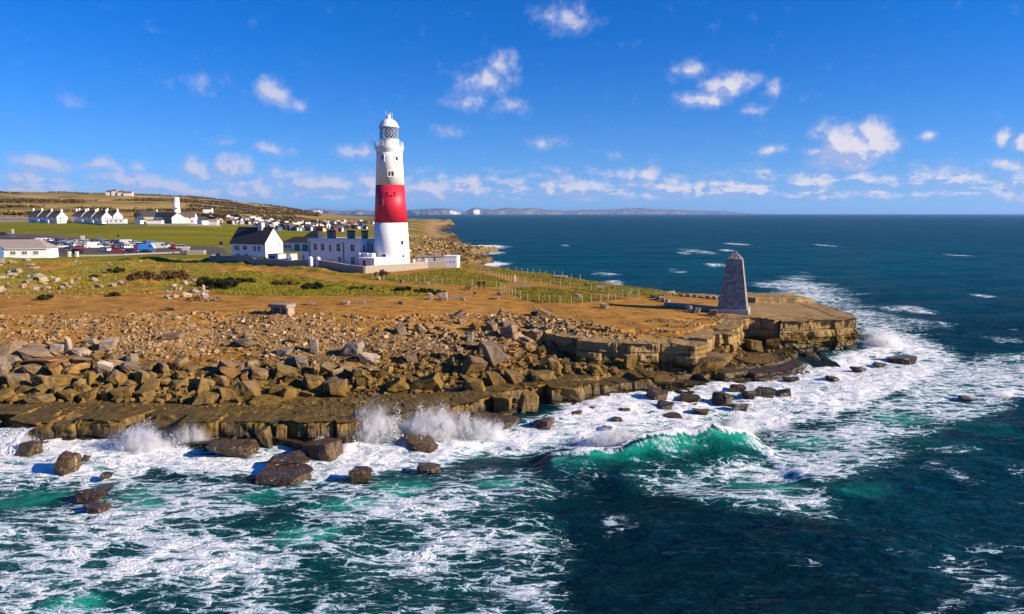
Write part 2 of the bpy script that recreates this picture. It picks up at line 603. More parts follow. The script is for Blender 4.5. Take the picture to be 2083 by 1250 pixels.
_RX0, _RY0, _RS = -340.0, 44.0, .5
_rx, _ry = np.meshgrid(np.arange(_RX0, 60, _RS), np.arange(_RY0, 360, _RS))
_RZ = H(_rx, _ry)


def Hq(x, y):
    """height read from a raster of the near ground, or worked out beyond it"""
    x = np.asarray(x, float); y = np.asarray(y, float)
    u = (x - _RX0) / _RS; v_ = (y - _RY0) / _RS
    i = np.floor(u).astype(int); j = np.floor(v_).astype(int)
    ok = (i >= 0) & (j >= 0) & (i < _RZ.shape[1] - 1) & (j < _RZ.shape[0] - 1)
    ic = np.clip(i, 0, _RZ.shape[1] - 2); jc = np.clip(j, 0, _RZ.shape[0] - 2)
    fu = u - ic; fv = v_ - jc
    z = (_RZ[jc, ic] * (1 - fu) + _RZ[jc, ic + 1] * fu) * (1 - fv) + (_RZ[jc + 1, ic] * (1 - fu) + _RZ[jc + 1, ic + 1] * fu) * fv
    z = np.where(ok, z, -2.0)
    far = ~ok & (y > 340)
    if far.any():
        z[far] = H(x[far], y[far])
    return z


def Hs(x, y):
    return float(Hq(np.array([x]), np.array([y]))[0])


def G(px, py, z=4.0):
    """where the ray of a survey pixel meets the ground"""
    d = pix_dir(px, py)
    ts = np.linspace(30, 360, 1400) if py > 490 else np.linspace(200, 2200, 2500)
    X, Y, Z = d[0] * ts, d[1] * ts, CAMZ + d[2] * ts
    h = np.maximum(Hq(X, Y), 0.0)
    i = int(np.argmax(Z <= h))
    if Z[i] > h[i]: i = len(ts) - 1
    j = max(i - 1, 0)
    a, b = Z[j] - h[j], Z[i] - h[i]
    t = ts[j] + (ts[i] - ts[j]) * (a / (a - b) if a != b else 1.0)
    x, y = d[0] * t, d[1] * t
    return np.array([x, y, max(Hs(x, y), 0.0)])


def ground_masks(x, y, z):
    n = fbm(x / 3.2, y / 3.2, 4, 71); nb = fbm(x / 11, y / 11, 3, 73)
    gmask = np.zeros_like(x)
    for k in ('grass_a', 'grass_b', 'grass_c', 'grass_d', 'grass_e'):
        gmask = np.maximum(gmask, sstep(.9, -1.0, sdpoly(x, y, POLY[k]) + 1.3 * n))
    wild = sstep(2, -2, sdpoly(x, y, POLY['wild']) + 2 * n)
    gmask = np.maximum(gmask, wild * sstep(-.35, .25, nb + .7 * n + .1))
    gmask = np.maximum(gmask, sstep(170, 185, y))
    tr = np.minimum(sdline(x, y, TRACK), sdline(x, y, TRACK2) * 1.15)
    gmask = gmask * sstep(.8, 1.7, tr + .5 * n)
    asph = np.maximum(sstep(1.0, -1.0, sdpoly(x, y, POLY['carpark'])), sstep(.5, -.5, sdpoly(x, y, POLY['road'])))
    yard = sstep(.6, -.6, sdpoly(x, y, POLY['yard']))
    gmask = gmask * (1 - asph)
    d = coast_x(y) - x
    rock = sstep(26, 10, d + 8 * n + 6 * nb) * sstep(178, 190, y) * sstep(1150, 1000, y)
    rock = np.maximum(rock, sstep(6.5, 4.0, d + 2 * n) * sstep(125, 105, y))
    fr = y - front2(x)
    wr = sstep(-1.5, 6.5, x)
    rock = np.maximum(rock, sstep(3.6, 1.2, fr + 1.4 * n) * wr)
    rock = np.maximum(rock, sstep(1.5, -1.5, y - front0(x) - 9.5 + 2.5 * n) * (1 - wr))
    rock = np.maximum(rock, sstep(80, 86, y) * sstep(31.5, 34, x + 1.5 * n) * (y < 120))
    gmask = gmask * (1 - rock)
    pud = np.zeros_like(x)
    for c, rx, ry in PUDDLE:
        q = np.sqrt(((x - c[0]) / rx) ** 2 + ((y - c[1]) / ry) ** 2) + .35 * n
        pud = np.maximum(pud, sstep(1.0, .75, q))
    return gmask, rock, asph, pud, wild


# ------------------------------------------------------------------ ground materials
def ground_material():
    m, t = new_mat('ground_soil_grass_rock')
    pos = t.n('ShaderNodeNewGeometry').outputs['Position']
    nor = t.n('ShaderNodeNewGeometry').outputs['True Normal']
    px_, py_, pz_ = t.xyz(pos)
    nz = t.xyz(nor)[2]
    big = t.noise(pos, .09, 5, .6)
    mid = t.noise(pos, .55, 6, .62)
    fine = t.noise(pos, 3.2, 6, .65)
    far = t.mr(py_, 420, 560)
    # bare soil: ochre earth with stony flecks
    soil = t.ramp(mid, [(.28, (.17, .075, .014)), (.45, (.34, .16, .028)), (.62, (.46, .232, .050)), (.80, (.54, .32, .10))])
    soil = t.mix(t.mr(fine, .5, .8), soil, (.42, .22, .058))
    soil = t.mix(t.mr(t.noise(pos, 7.0, 5, .72), .56, .70), soil, (.15, .072, .024))
    # grass: green, dry straw, dark tussock
    gr = t.ramp(t.m('ADD', t.m('MULTIPLY', mid, .6), t.m('MULTIPLY', big, .4)),
                [(.3, (.06, .07, .005)), (.43, (.14, .145, .007)), (.56, (.235, .20, .012)), (.70, (.38, .26, .05))])
    gr = t.mix(t.mr(t.noise(t.v('MULTIPLY', pos, (1, .45, 1)), 1.6, 5, .7), .52, .68), gr, (.05, .07, .01))
    dry = t.mix(t.mr(mid, .4, .62), (.36, .25, .085), (.17, .15, .03))
    wild = t.attr('wild')
    gr = t.mix(t.m('MULTIPLY', wild, t.mr(fine, .42, .62, 0, .75)), gr, dry)
    # mown field by the car park, then hill pasture in long strips
    fld = t.ramp(t.noise(t.v('MULTIPLY', pos, (.35, 1.6, 1)), .045, 4, .6), [(.32, (.13, .138, .003)), (.55, (.20, .185, .005)), (.74, (.30, .225, .022))])
    gr = t.mix(t.mr(py_, 180, 215), gr, fld)
    strip = t.noise(t.v('MULTIPLY', pos, (.20, 1.0, 1.0)), .0125, 4, .6)
    hill = t.ramp(strip, [(.30, (.05, .042, .010)), (.38, (.15, .125, .012)), (.45, (.36, .23, .055)), (.55, (.48, .31, .09)), (.60, (.19, .15, .014)), (.64, (.21, .16, .016)), (.70, (.40, .26, .07))])
    hill = t.mix(t.mr(t.noise(t.v('MULTIPLY', pos, (.5, 1, 1)), .018, 5, .65), .56, .64), hill, (.075, .05, .018))
    hill = t.mix(t.mr(px_, -330, -190), hill, t.mix(t.mr(t.noise(pos, .02, 5, .6), .45, .55), (.30, .21, .075), (.15, .115, .03)))
    gr = t.mix(far, gr, hill)
    col = t.mix(t.attr('grass'), soil, gr)
    # rock: bedded limestone, weed stained low down
    st = t.noise(t.v('MULTIPLY', pos, (.22, .22, 6.5)), 1.0, 5, .68)
    vert = t.noise(t.v('MULTIPLY', pos, (2.6, 2.6, .22)), 1.0, 5, .65)
    rk = t.ramp(t.m('ADD', t.m('MULTIPLY', st, .55), t.m('MULTIPLY', mid, .45)),
                [(.30, (.115, .068, .026)), (.46, (.27, .17, .065)), (.6, (.40, .28, .13)), (.75, (.50, .39, .23))])
    rk = t.mix(t.mr(vert, .52, .72, 0, .45), rk, (.11, .066, .024))
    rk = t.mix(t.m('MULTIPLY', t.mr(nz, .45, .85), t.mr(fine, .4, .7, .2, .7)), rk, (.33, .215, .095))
    lowz = t.m('ADD', pz_, t.m('MULTIPLY', mid, 1.6))
    weed = t.mix(t.mr(vert, .40, .62), (.235, .145, .026), (.070, .042, .012))
    weed = t.mix(t.m('MULTIPLY', t.mr(nz, .5, .9), t.mr(big, .3, .7, .5, 1)), weed, t.mix(t.mr(fine, .38, .66), (.055, .036, .010), (.125, .085, .018)))
    rk = t.mix(t.mr(lowz, 3.6, 2.6), rk, weed)
    wetm = t.mr(lowz, 2.35, 1.35)
    rk = t.mix(wetm, rk, (.045, .030, .012))
    rockm = t.mr(t.m('ADD', t.attr('rock'), t.m('MULTIPLY_ADD', fine, .5, -.25)), .35, .65)
    col = t.mix(rockm, col, rk)
    # tarmac and puddles
    asp = t.mix(t.mr(fine, .3, .7), (.085, .075, .07), (.13, .115, .10))
    col = t.mix(t.attr('asphalt'), col, asp)
    pud = t.attr('puddle')
    col = t.mix(pud, col, (.10, .065, .035))
    rough = t.m('MULTIPLY_ADD', t.m('MULTIPLY', t.mr(lowz, 3.2, 1.6), rockm), -.45, .95)
    rough = t.m('MULTIPLY_ADD', pud, t.m('SUBTRACT', .06, rough), rough)
    hgt = t.m('ADD', t.m('MULTIPLY', fine, .6), t.m('MULTIPLY', t.m('ADD', vert, st), .5))
    bmp = t.bump(hgt, t.m('MULTIPLY_ADD', pud, -.75, .75), .22)
    t.out(t.bsdf(Base_Color=col, Roughness=rough, Normal=bmp, Specular_IOR_Level=t.m('ADD', .05, t.m('MULTIPLY', .4, t.m('MAXIMUM', pud, t.m('MULTIPLY', rockm, t.mr(lowz, 3.2, 1.6)))))))
    return m


M_GROUND = ground_material()


def make_ground(name, xs, ys, label_kind='structure', smooth=True, keep=None):
    me, V = grid_mesh(name, xs, ys, H, keep or (lambda X, Y, Z: Z > -1.6), smooth)
    gm, rk, asp, pud, wild = ground_masks(V[:, 0], V[:, 1], V[:, 2])
    for nm, a in (('grass', gm), ('rock', rk), ('asphalt', asp), ('puddle', pud), ('wild', wild)):
        set_attr(me, nm, a)
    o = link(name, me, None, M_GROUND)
    o['kind'] = 'structure'
    return o


def steep_flat(V, F):
    a = V[F[:, 2]] - V[F[:, 0]]; b = V[F[:, 3]] - V[F[:, 1]]
    n = np.cross(a, b); n /= np.linalg.norm(n, axis=1)[:, None] + 1e-9
    return n[:, 2] > .8




def sweep_cliff(name, line, zbot, ztop, seed, amp=.30, inland=3.4, batter=.10, back=-1.4, droptop=1.0):
    """a bedded rock face swept along a line: beds of uneven thickness, each broken into blocks by its own joints"""
    line = np.asarray(line, float)
    seg = np.hypot(*np.diff(line, axis=0).T); S = np.concatenate([[0], np.cumsum(seg)])
    s = np.arange(0, S[-1], .13)
    X = np.interp(s, S, line[:, 0]); Y = np.interp(s, S, line[:, 1])
    k = np.ones(9) / 9
    tx = np.convolve(np.pad(np.gradient(X), 4, 'edge'), k, 'valid'); ty = np.convolve(np.pad(np.gradient(Y), 4, 'edge'), k, 'valid')
    ln = np.hypot(tx, ty); ox, oy = ty / ln, -tx / ln
    r = np.random.RandomState(seed)
    zb, zt = zbot(X, Y, ox, oy), ztop(X, Y, ox, oy)
    # great joints shared by all beds cut the face into blocks that stand forward, back, or have lost their top
    gb = np.cumsum(r.uniform(1.6, 6.5, int(S[-1] / 1.6) + 4)); gj = np.searchsorted(gb, s)
    big = r.uniform(back, .45, len(gb) + 1)[gj]
    dg = np.minimum(np.abs(s - gb[np.clip(gj, 0, len(gb) - 1)]), np.abs(s - gb[np.clip(gj - 1, 0, len(gb) - 1)]))
    drop = (r.choice([0, 0, .12, .3, .55], len(gb) + 1) * np.minimum(1, r.uniform(.5, 1.2, len(gb) + 1)))[gj] * droptop
    zt = np.maximum(zt - drop * (big > back * .5), zb + .05)
    big = big + .8 * fbm(s / 8, 0 * s, 2, seed + 21) - .14 * (dg < .10)
    rows = []; z = zb.min() - .1
    bed = 0
    while z < zt.max() + .1:
        th = r.choice([.22, .35, .6, .9, 1.3]) * r.uniform(.8, 1.2)
        for f in (.04, .13, .35, .65, .87, .96): rows.append((z + th * f, bed, f))
        z += th; bed += 1
    joints = []
    for b in range(bed):
        br = np.cumsum(r.uniform(.7, 4.0, int(S[-1] / .7) + 4)); j = np.searchsorted(br, s)
        val = r.uniform(-1, 1, len(br) + 1)[j]
        dj = np.minimum(np.abs(s - br[np.clip(j, 0, len(br) - 1)]), np.abs(s - br[np.clip(j - 1, 0, len(br) - 1)]))
        joints.append(amp * val + amp * .8 * r.uniform(-1, 1) - .07 * (dj < .08))
    V = []
    for (zr, b, f) in rows:
        wz = zr + .20 * fbm(s / 3.5, 0 * s + b * .4, 3, seed + 31)
        zz = np.clip(wz, zb, zt)
        off = big + joints[b] + batter * (zt - zz) + .34 * fbm(s / 1.6, 0 * s + zr * 1.3, 4, seed + 5) + .12 * fbm(s / .35, 0 * s + zr * 4.0, 2, seed + 6)
        if f in (.04, .96): off = off - .05 - .14 * vnoise(s / 2.3, 0 * s + b * 3.3, seed + 41)
        V.append(np.stack([X + ox * off, Y + oy * off, zz], 1))
    last = V[-1].copy()
    top_off = (last[:, 0] - X) * ox + (last[:, 1] - Y) * oy
    nin = 6
    for i in range(nin):
        f = (i + 1) / nin
        q = top_off - .18 - (top_off + inland) * f ** 1.3
        px_, py_ = X + ox * q, Y + oy * q
        h = H(px_, py_)
        g_ = sstep(.45, .95, f)
        zz = (zt + .06 * fbm(s / .7, 0 * s + i, 3, seed + 11)) * (1 - g_) + (h + .06) * g_
        if i == nin - 1: zz = h - .15
        V.append(np.stack([px_, py_, zz], 1))
    V = np.array(V); nr, nc = V.shape[:2]
    idx = np.arange(nr * nc).reshape(nr, nc)
    F = np.stack([idx[:-1, :-1], idx[:-1, 1:], idx[1:, 1:], idx[1:, :-1]], -1).reshape(-1, 4)
    VV = V.reshape(-1, 3)
    me = mesh_np(name, VV, F, False)
    for nm, v_ in (('grass', 0), ('rock', 1), ('asphalt', 0), ('puddle', 0), ('wild', 0)): set_attr(me, nm, np.full(len(VV), float(v_)))
    o = link(name, me, None, M_GROUND); o['kind'] = 'structure'
    return o


xs_ = np.arange(-75, 36.2, .5)
sweep_cliff('ledge_face', np.stack([xs_, edge0(xs_) - .55], 1), lambda X, Y, ox, oy: np.full(X.shape, -.9), lambda X, Y, ox, oy: np.maximum(H(X - ox * 3.2, Y - oy * 3.2) + .08, .2), 3, .24, 4.2, .14, -1.5)
low_ = 1.3 * np.where(blocky(xs_, 1) > -.1, 1.0, -1.2) * (.55 + .45 * np.abs(blocky(xs_ + 5, 2)))
sweep_cliff('ledge_step', np.stack([xs_, edge0(xs_) - .75 - low_], 1), lambda X, Y, ox, oy: np.full(X.shape, -.9), lambda X, Y, ox, oy: .42 + .30 * fbm(X / 4, 0 * X, 2, 5) + .1 * blocky(X, 2), 4, .25, 1.0, .2, -1.0, .6)
xc_ = np.arange(2.0, 45.0, .5)
cl_ = [(a, float(b) + 1.5 * max(0.0, (a - 41.5) / 3.5) ** 2) for a, b in zip(xc_, edge2(xc_) - .75)]
yl = cl_[-1][1]
cl_ += [(45.7, yl + .25), (46.0, yl + .8)]
cl_ += [(float(coast_x(b)) - .25, b) for b in np.arange(yl + 1.6, 118, .6)]
sweep_cliff('sea_cliff', cl_, lambda X, Y, ox, oy: np.where((X < 35) & (Y < 95), np.maximum(H(X + ox * 1.2, Y + oy * 1.2), -.6) - .35, -.9), lambda X, Y, ox, oy: H(X - ox * 2.6, Y - oy * 2.6) + .10, 7, .30, 3.4, .08, -1.1, .8)
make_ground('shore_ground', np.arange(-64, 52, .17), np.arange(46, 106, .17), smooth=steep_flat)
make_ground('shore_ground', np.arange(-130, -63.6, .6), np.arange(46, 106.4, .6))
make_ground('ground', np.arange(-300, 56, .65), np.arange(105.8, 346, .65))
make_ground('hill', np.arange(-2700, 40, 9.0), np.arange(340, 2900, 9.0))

# ------------------------------------------------------------------ the sea
def wpoly(pts, z=0.0):
    return [tuple(W(a, b, z)[:2]) for a, b in pts]


CREST = np.array([W(*p)[:2] for p in ((1085, 925, .4), (1120, 912, .9), (1190, 905, 1.0), (1260, 905, 1.0), (1310, 888, 1.3), (1380, 874, 1.6), (1450, 868, 1.7), (1500, 868, 1.6), (1535, 882, 1.0), (1580, 905, .4))])
CREST_A = np.array([0.0, .55, .95, .80, 1.35, 1.85, 2.0, 1.6, .8, 0.0])

F_SHORE = wpoly([(-300, 880), (0, 880), (130, 890), (300, 880), (420, 900), (600, 885), (720, 865), (900, 862), (1080, 870), (1140, 825), (1250, 785), (1400, 780), (1640, 740), (1750, 712), (1790, 660),
                 (1850, 690), (1920, 720), (1930, 770), (1840, 800), (1760, 830), (1680, 850), (1600, 865), (1540, 872), (1350, 878), (1230, 900), (1150, 905), (1060, 915), (960, 925), (900, 950), (780, 960), (700, 965), (600, 985), (450, 968), (300, 955), (200, 985), (0, 965), (-300, 960)])
F_LEFT = wpoly([(-500, 930), (0, 940), (300, 960), (600, 975), (900, 960), (1080, 955), (1140, 1000), (1060, 1030), (1130, 1075), (1120, 1120), (1150, 1190), (1160, 1260), (1170, 1500), (-500, 1500)])
F_RIGHT = wpoly([(1290, 965), (1350, 1000), (1430, 1020), (1560, 1035), (1690, 1045), (1690, 985), (1760, 960), (1830, 930), (1850, 890), (1960, 860), (2100, 800), (2300, 760), (2300, 700), (2000, 720), (1850, 780), (1700, 850), (1560, 875), (1500, 930), (1400, 950)])
F_STREAK = wpoly([(1700, 640), (1790, 650), (1900, 690), (2000, 740), (2083, 790), (2083, 830), (1950, 790), (1880, 760), (1800, 730)])
F_OFF = wpoly([(1520, 575), (1640, 555), (1730, 590), (1800, 630), (1920, 660), (1900, 700), (1760, 690), (1650, 640), (1560, 600)])
DARKS = [(640, 1175, 140, 60), (300, 1200, 130, 40), (860, 1210, 220, 40), (760, 1090, 120, 40), (930, 1060, 130, 22), (60, 1020, 90, 26), (460, 1075, 150, 24), (240, 1130, 70, 26), (560, 1060, 60, 26),
         (1000, 1150, 110, 40), (480, 1190, 60, 40), (390, 1240, 120, 22)]
TEALS = [(60, 1010, 120, 40), (280, 1000, 90, 28), (290, 1030, 60, 18), (820, 985, 90, 34), (980, 920, 50, 14), (620, 1090, 90, 26), (540, 1010, 120, 30), (140, 1225, 90, 30), (1010, 985, 80, 18), (700, 1030, 100, 20),
         (1640, 900, 100, 22), (1560, 985, 130, 20), (1850, 845, 90, 18), (1900, 905, 120, 24), (2000, 870, 80, 24), (1750, 1000, 80, 16)]
CAPS = [(1232, 558, 34, 5), (1290, 456, 12, 2), (1420, 512, 30, 6), (1380, 552, 22, 4), (1250, 575, 24, 5), (1850, 632, 60, 8), (1880, 660, 60, 8), (1500, 470, 10, 2), (1780, 470, 14, 2), (1950, 520, 20, 3), (1680, 500, 14, 3),
        (2000, 600, 26, 4), (1390, 515, 16, 3), (1460, 540, 30, 4), (1900, 460, 10, 1.5), (2060, 480, 14, 2), (1600, 455, 10, 1.5), (1150, 500, 12, 2), (1180, 470, 9, 2), (2060, 800, 40, 10), (1480, 510, 18, 3), (1500, 497, 24, 3)]


def crest_coords(x, y):
    """signed distance to the breaking crest (plus = camera side) and the local height of the wave"""
    xs = CREST[:, 0]
    cy_ = np.interp(x, xs, CREST[:, 1])
    A = np.interp(x, xs, CREST_A, left=0, right=0)
    return cy_ - y, A


def sea_z(x, y):
    dist = np.hypot(x, y)
    fade = sstep(420, 200, dist)
    sw = .50 * np.sin((y * .93 - x * .22) / 2.75 + 1.6 * fbm(x / 22, y / 16, 2, 91)) * (.55 + .45 * fbm(x / 30, y / 30, 2, 92))
    sw2 = .22 * fbm(x / 6.5 + .2 * y, y / 3.6, 3, 93)
    ch = .11 * fbm(x / 1.5, y / 1.0, 4, 94)
    z = (sw + sw2 + ch) * (.25 + .75 * fade) * sstep(428, 360, y) * sstep(428, 360, x)
    d, A = crest_coords(x, y)
    A = A * (1 + .22 * fbm(x / 2.2, y * 0, 2, 96))
    back = np.where(d > 0, np.exp(-(np.abs(d) / 2.6) ** 1.55), np.exp(-(np.abs(d) / .85) ** 2.0))
    tr = -.55 * np.exp(-((d - 6.0) / 2.2) ** 2) * np.minimum(A, 1)
    near = sstep(9, 3, np.abs(d - 2)) * np.minimum(A * 1.5, 1)
    z = z * (1 - .75 * near) + A * back + tr
    return z


def shore_d(x, y):
    """distance from the water's edge (metres, plus = out at sea)"""
    d1 = front0(x) - y
    d2 = x - coast_x(y)
    return np.where(x < 36, np.where(y < 95, d1, d2), np.where(y < 80, np.maximum(d1, d2), d2))


def pell(x, y, lst, z=0.0):
    out = np.zeros_like(x)
    for (px, py, rx, ry) in lst:
        c = W(px, py, z); e1 = W(px + rx, py, z); e2 = W(px, py - ry, z)
        q = np.sqrt(((x - c[0]) / abs(e1[0] - c[0])) ** 2 + ((y - c[1]) / abs(e2[1] - c[1])) ** 2)
        out = np.maximum(out, sstep(1.25, .35, q + .28 * fbm(x / (abs(e1[0] - c[0]) * .5), y / (abs(e1[0] - c[0]) * .35), 3, 61)))
    return out


def sea_attrs(x, y, z):
    n = fbm(x / 4.5, y / 3.0, 4, 101); n2 = fbm(x / 1.7 + 9, y / 1.2, 4, 103); nl = fbm(x / 9 + .3 * y, y / 6.5, 3, 104)
    sh = sstep(1.6, -1.8, sdpoly(x, y, F_SHORE) + 2.0 * n + .7 * n2)
    lf = sstep(2.2, -2.4, sdpoly(x, y, F_LEFT) + 1.6 * n + 1.0 * n2)
    rt = sstep(1.8, -2.2, sdpoly(x, y, F_RIGHT) + 1.8 * n + .9 * n2)
    stf = sstep(1.5, -3.5, sdpoly(x, y, F_STREAK) + 3 * n)
    off = sstep(2.0, -7.0, sdpoly(x, y, F_OFF) + 7 * nl + 2 * n)
    d = shore_d(x, y)
    surf = sstep(7, 0, d + 3 * n) * (y > 95) * (.65 + .5 * n)
    surf = np.maximum(surf, 1.0 * sstep(11, 3, np.hypot(x - coast_x(y), (y - 243) / 1.3) + 4 * n) * (y > 215))
    surf = np.maximum(surf, .9 * sstep(16, 5, np.hypot(x + 14, (y - 375) / 1.8) + 5 * n) * (y > 330))
    dark = pell(x, y, DARKS)
    teal = pell(x, y, TEALS)
    lfd = lf * np.clip(.56 + .26 * n + .24 * nl - .34 * dark - .22 * teal, .05, .9)
    shd = sh * np.clip(.86 + .42 * n - .12 * teal + .28 * n2, .2, 1.05)
    rtd = rt * np.clip(.56 + .26 * n + .2 * nl - .26 * teal, 0, .9)
    foam = np.maximum.reduce([lfd, shd, rtd, stf * (.62 + .35 * n), off * (.50 + .35 * n), surf, pell(x, y, CAPS) * np.clip(.42 + .5 * n + .4 * n2, .05, .7)])
    cd, A = crest_coords(x, y)
    on = sstep(.15, 1.1, A + .25 * n)
    lip = on * np.maximum(sstep(1.0, .0, cd + .8 * n2 + .4 * n) * (cd > -.4), sstep(-4.5, -.8, cd + 1.0 * n) * (cd <= 0))
    face = on * sstep(.25, .9, cd) * sstep(4.4, 2.8, cd)
    foam = foam * (1 - .9 * face * sstep(.3, .8, on)) + face * np.clip(.16 + .5 * n2, 0, .5)
    foam = np.maximum(foam, np.clip(lip, 0, 1))
    streaks = on * sstep(1.2, 4.2, cd) * sstep(8.5, 5.0, cd)
    foam = np.maximum(foam, streaks * (.06 + .34 * n))
    foam = np.maximum(foam, .36 * sstep(-.05, .45, fbm(x / 3.3, y / 2.1, 4, 111)) * sstep(-.15, .30, fbm(x / 12, y / 8, 2, 113)) * sstep(170, 70, y))
    aer_glow = np.maximum.reduce([.55 * sh, .22 * lf, .42 * rt, .75 * teal * np.maximum.reduce([lf, rt, .5 + 0 * x]), 1.0 * face * np.clip(1.05 - .30 * cd + .25 * n2, 0, 1), .25 * stf, .12 * off])  # aerated water; on the face, light through the thin crest painted as green
    aer_glow = np.clip(aer_glow * (.85 + .45 * n) + .10 * sstep(.05, .5, z) * sstep(110, 60, y), 0, 1.2)
    strk = on * sstep(-.2, .4, cd) * sstep(3.4, 1.8, cd)
    return foam, aer_glow, strk


def sea_material():
    m, t = new_mat('sea_water_foam')
    pos = t.n('ShaderNodeNewGeometry').outputs['Position']
    px_, py_, pz_ = t.xyz(pos)
    flat = t.comb(px_, py_, 0.0)
    foam_d = t.attr('foam'); aer_glow = t.attr('aer_glow'); strk = t.attr('streak')
    # foam lace, dragged along the swell
    rot = t.n('ShaderNodeMapping', {'Vector': flat, 'Rotation': (0, 0, R(12)), 'Scale': (.58, 1.45, 1)}).outputs[0]
    wp = t.v('MULTIPLY_ADD', t.noisec(rot, .55, 4, dims='2D'), (2.2, 1.8, 0), rot)
    wp = t.v('MULTIPLY_ADD', t.noisec(rot, 2.6, 3, dims='2D'), (.50, .42, 0), wp)
    v1 = t.voro(wp, .75, dims='2D'); v2 = t.voro(wp, 1.95, dims='2D'); v3 = t.voro(wp, 5.2, dims='2D')
    ns = t.noise(t.v('MULTIPLY', wp, (.8, 1.7, 1)), 1.1, 7, .68, dims='2D')
    nf = t.noise(rot, 6.5, 5, .7, dims='2D')
    cell = t.m('ADD', t.m('MULTIPLY', v1, 1.35), t.m('ADD', t.m('MULTIPLY', v2, .95), t.m('MULTIPLY', v3, .55)))
    cell = t.m('ADD', cell, t.m('MULTIPLY_ADD', ns, .95, -.50))
    # on the rising back of the breaker the foam runs in fine vertical threads
    thr = t.noise(t.v('MULTIPLY_ADD', t.noisec(flat, .8, 3, dims='2D'), (.8, 1.2, 0), t.v('MULTIPLY', t.n('ShaderNodeMapping', {'Vector': flat, 'Rotation': (0, 0, R(-14))}).outputs[0], (1.7, .30, 1))), 1.3, 6, .66, dims='2D')
    thr = t.m('MULTIPLY', t.m('ABSOLUTE', t.m('SUBTRACT', thr, .5)), 7.0)
    cell = t.m('ADD', t.m('MULTIPLY', cell, t.m('SUBTRACT', 1.0, t.m('MULTIPLY', strk, .7))), t.m('MULTIPLY', thr, t.m('MULTIPLY', strk, .7)))
    near = t.mr(py_, 180, 100)
    fv = t.m('SUBTRACT', t.m('MULTIPLY', foam_d, 1.12), cell)
    fo = t.mr(t.m('ADD', fv, t.m('MULTIPLY_ADD', nf, .16, -.08)), .0, .15)
    fo = t.m('MULTIPLY', fo, t.mr(foam_d, .02, .16))
    # loose threads of foam drawn out on open water
    fil = t.m('MULTIPLY', t.m('MAXIMUM', t.mr(v1, .055, .0), t.m('MULTIPLY', t.mr(v2, .075, .0), .8)), t.m('MULTIPLY', t.mr(ns, .44, .60), t.mr(foam_d, .05, .30)))
    fo = t.m('MAXIMUM', fo, t.m('MULTIPLY', fil, t.mr(t.noise(rot, 3.0, 4, .6, dims='2D'), .35, .6)))
    # thin milky veil round thick foam
    veil = t.m('MULTIPLY', t.mr(fv, -.55, .25), t.mr(foam_d, .25, .8))
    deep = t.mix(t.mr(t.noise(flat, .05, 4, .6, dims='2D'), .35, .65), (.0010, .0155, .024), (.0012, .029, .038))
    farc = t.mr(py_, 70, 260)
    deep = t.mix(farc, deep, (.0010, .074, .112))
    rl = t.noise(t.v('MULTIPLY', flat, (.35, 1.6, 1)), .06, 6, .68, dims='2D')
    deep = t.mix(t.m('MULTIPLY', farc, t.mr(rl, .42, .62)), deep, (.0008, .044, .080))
    a2 = t.m('ADD', aer_glow, t.m('MULTIPLY', veil, .22))
    wat = t.mix(t.mr(a2, 0, .45, smooth=False), deep, (.002, .080, .070))
    wat = t.mix(t.mr(a2, .40, 1.0, smooth=False), wat, (.012, .42, .26))
    wat = t.mix(t.m('MULTIPLY', veil, .30), wat, (.30, .50, .52))
    rip = t.m('ADD', t.m('MULTIPLY', t.noise(t.v('MULTIPLY', flat, (1, 1.8, 1)), 1.3, 5, .62, dims='2D'), 1.0), t.m('MULTIPLY', t.noise(t.v('MULTIPLY', flat, (1, 2.4, 1)), .20, 4, .6, dims='2D'), 4.0))
    bmp = t.bump(rip, .7, .26)
    # reflection of the sky, held down as the slopes of the chop hold it down on a real sea
    fres = t.n('ShaderNodeFresnel', {'IOR': 1.33, 'Normal': bmp}).outputs[0]
    dif = t.n('ShaderNodeBsdfDiffuse', {'Color': wat, 'Normal': bmp})
    glo = t.n('ShaderNodeBsdfGlossy', {'Color': (1, 1, 1, 1), 'Roughness': t.mr(py_, 60, 600, .12, .32), 'Normal': bmp})
    water = t.n('ShaderNodeMixShader', {0: t.m('MULTIPLY', fres, t.mr(py_, 60, 300, .30, .17)), 1: dif.outputs[0], 2: glo.outputs[0]})
    tr = t.n('ShaderNodeBsdfTranslucent', {'Color': (.01, .55, .36, 1)})
    water = t.n('ShaderNodeMixShader', {0: t.mr(aer_glow, .55, 1.1, 0, .35), 1: water.outputs[0], 2: tr.outputs[0]})
    fb = t.bump(t.m('ADD', t.m('MULTIPLY', t.mr(fv, 0, .8), .8), t.m('ADD', t.m('MULTIPLY', nf, .35), t.m('MULTIPLY', ns, 1.2))), .75, .22)
    fcol = t.mix(t.mr(t.m('ADD', fv, t.m('MULTIPLY_ADD', ns, .8, -.4)), .0, .55), (.40, .58, .64), (.88, .88, .88))
    foam = t.bsdf(Base_Color=fcol, Roughness=.85, Normal=fb, Specular_IOR_Level=.1)
    mx = t.n('ShaderNodeMixShader', {0: fo, 1: water.outputs[0], 2: foam.outputs[0]})
    t.out(mx)
    return m


M_SEA = sea_material()


def foam_lift(x, y, f):
    sh = np.clip(f, 0, 1)
    return sh ** 2 * (.10 * fbm(x / .8, y / .8, 3, 121) + .22 * np.maximum(0, fbm(x / 2.1, y / 1.8, 4, 123)) + .06)


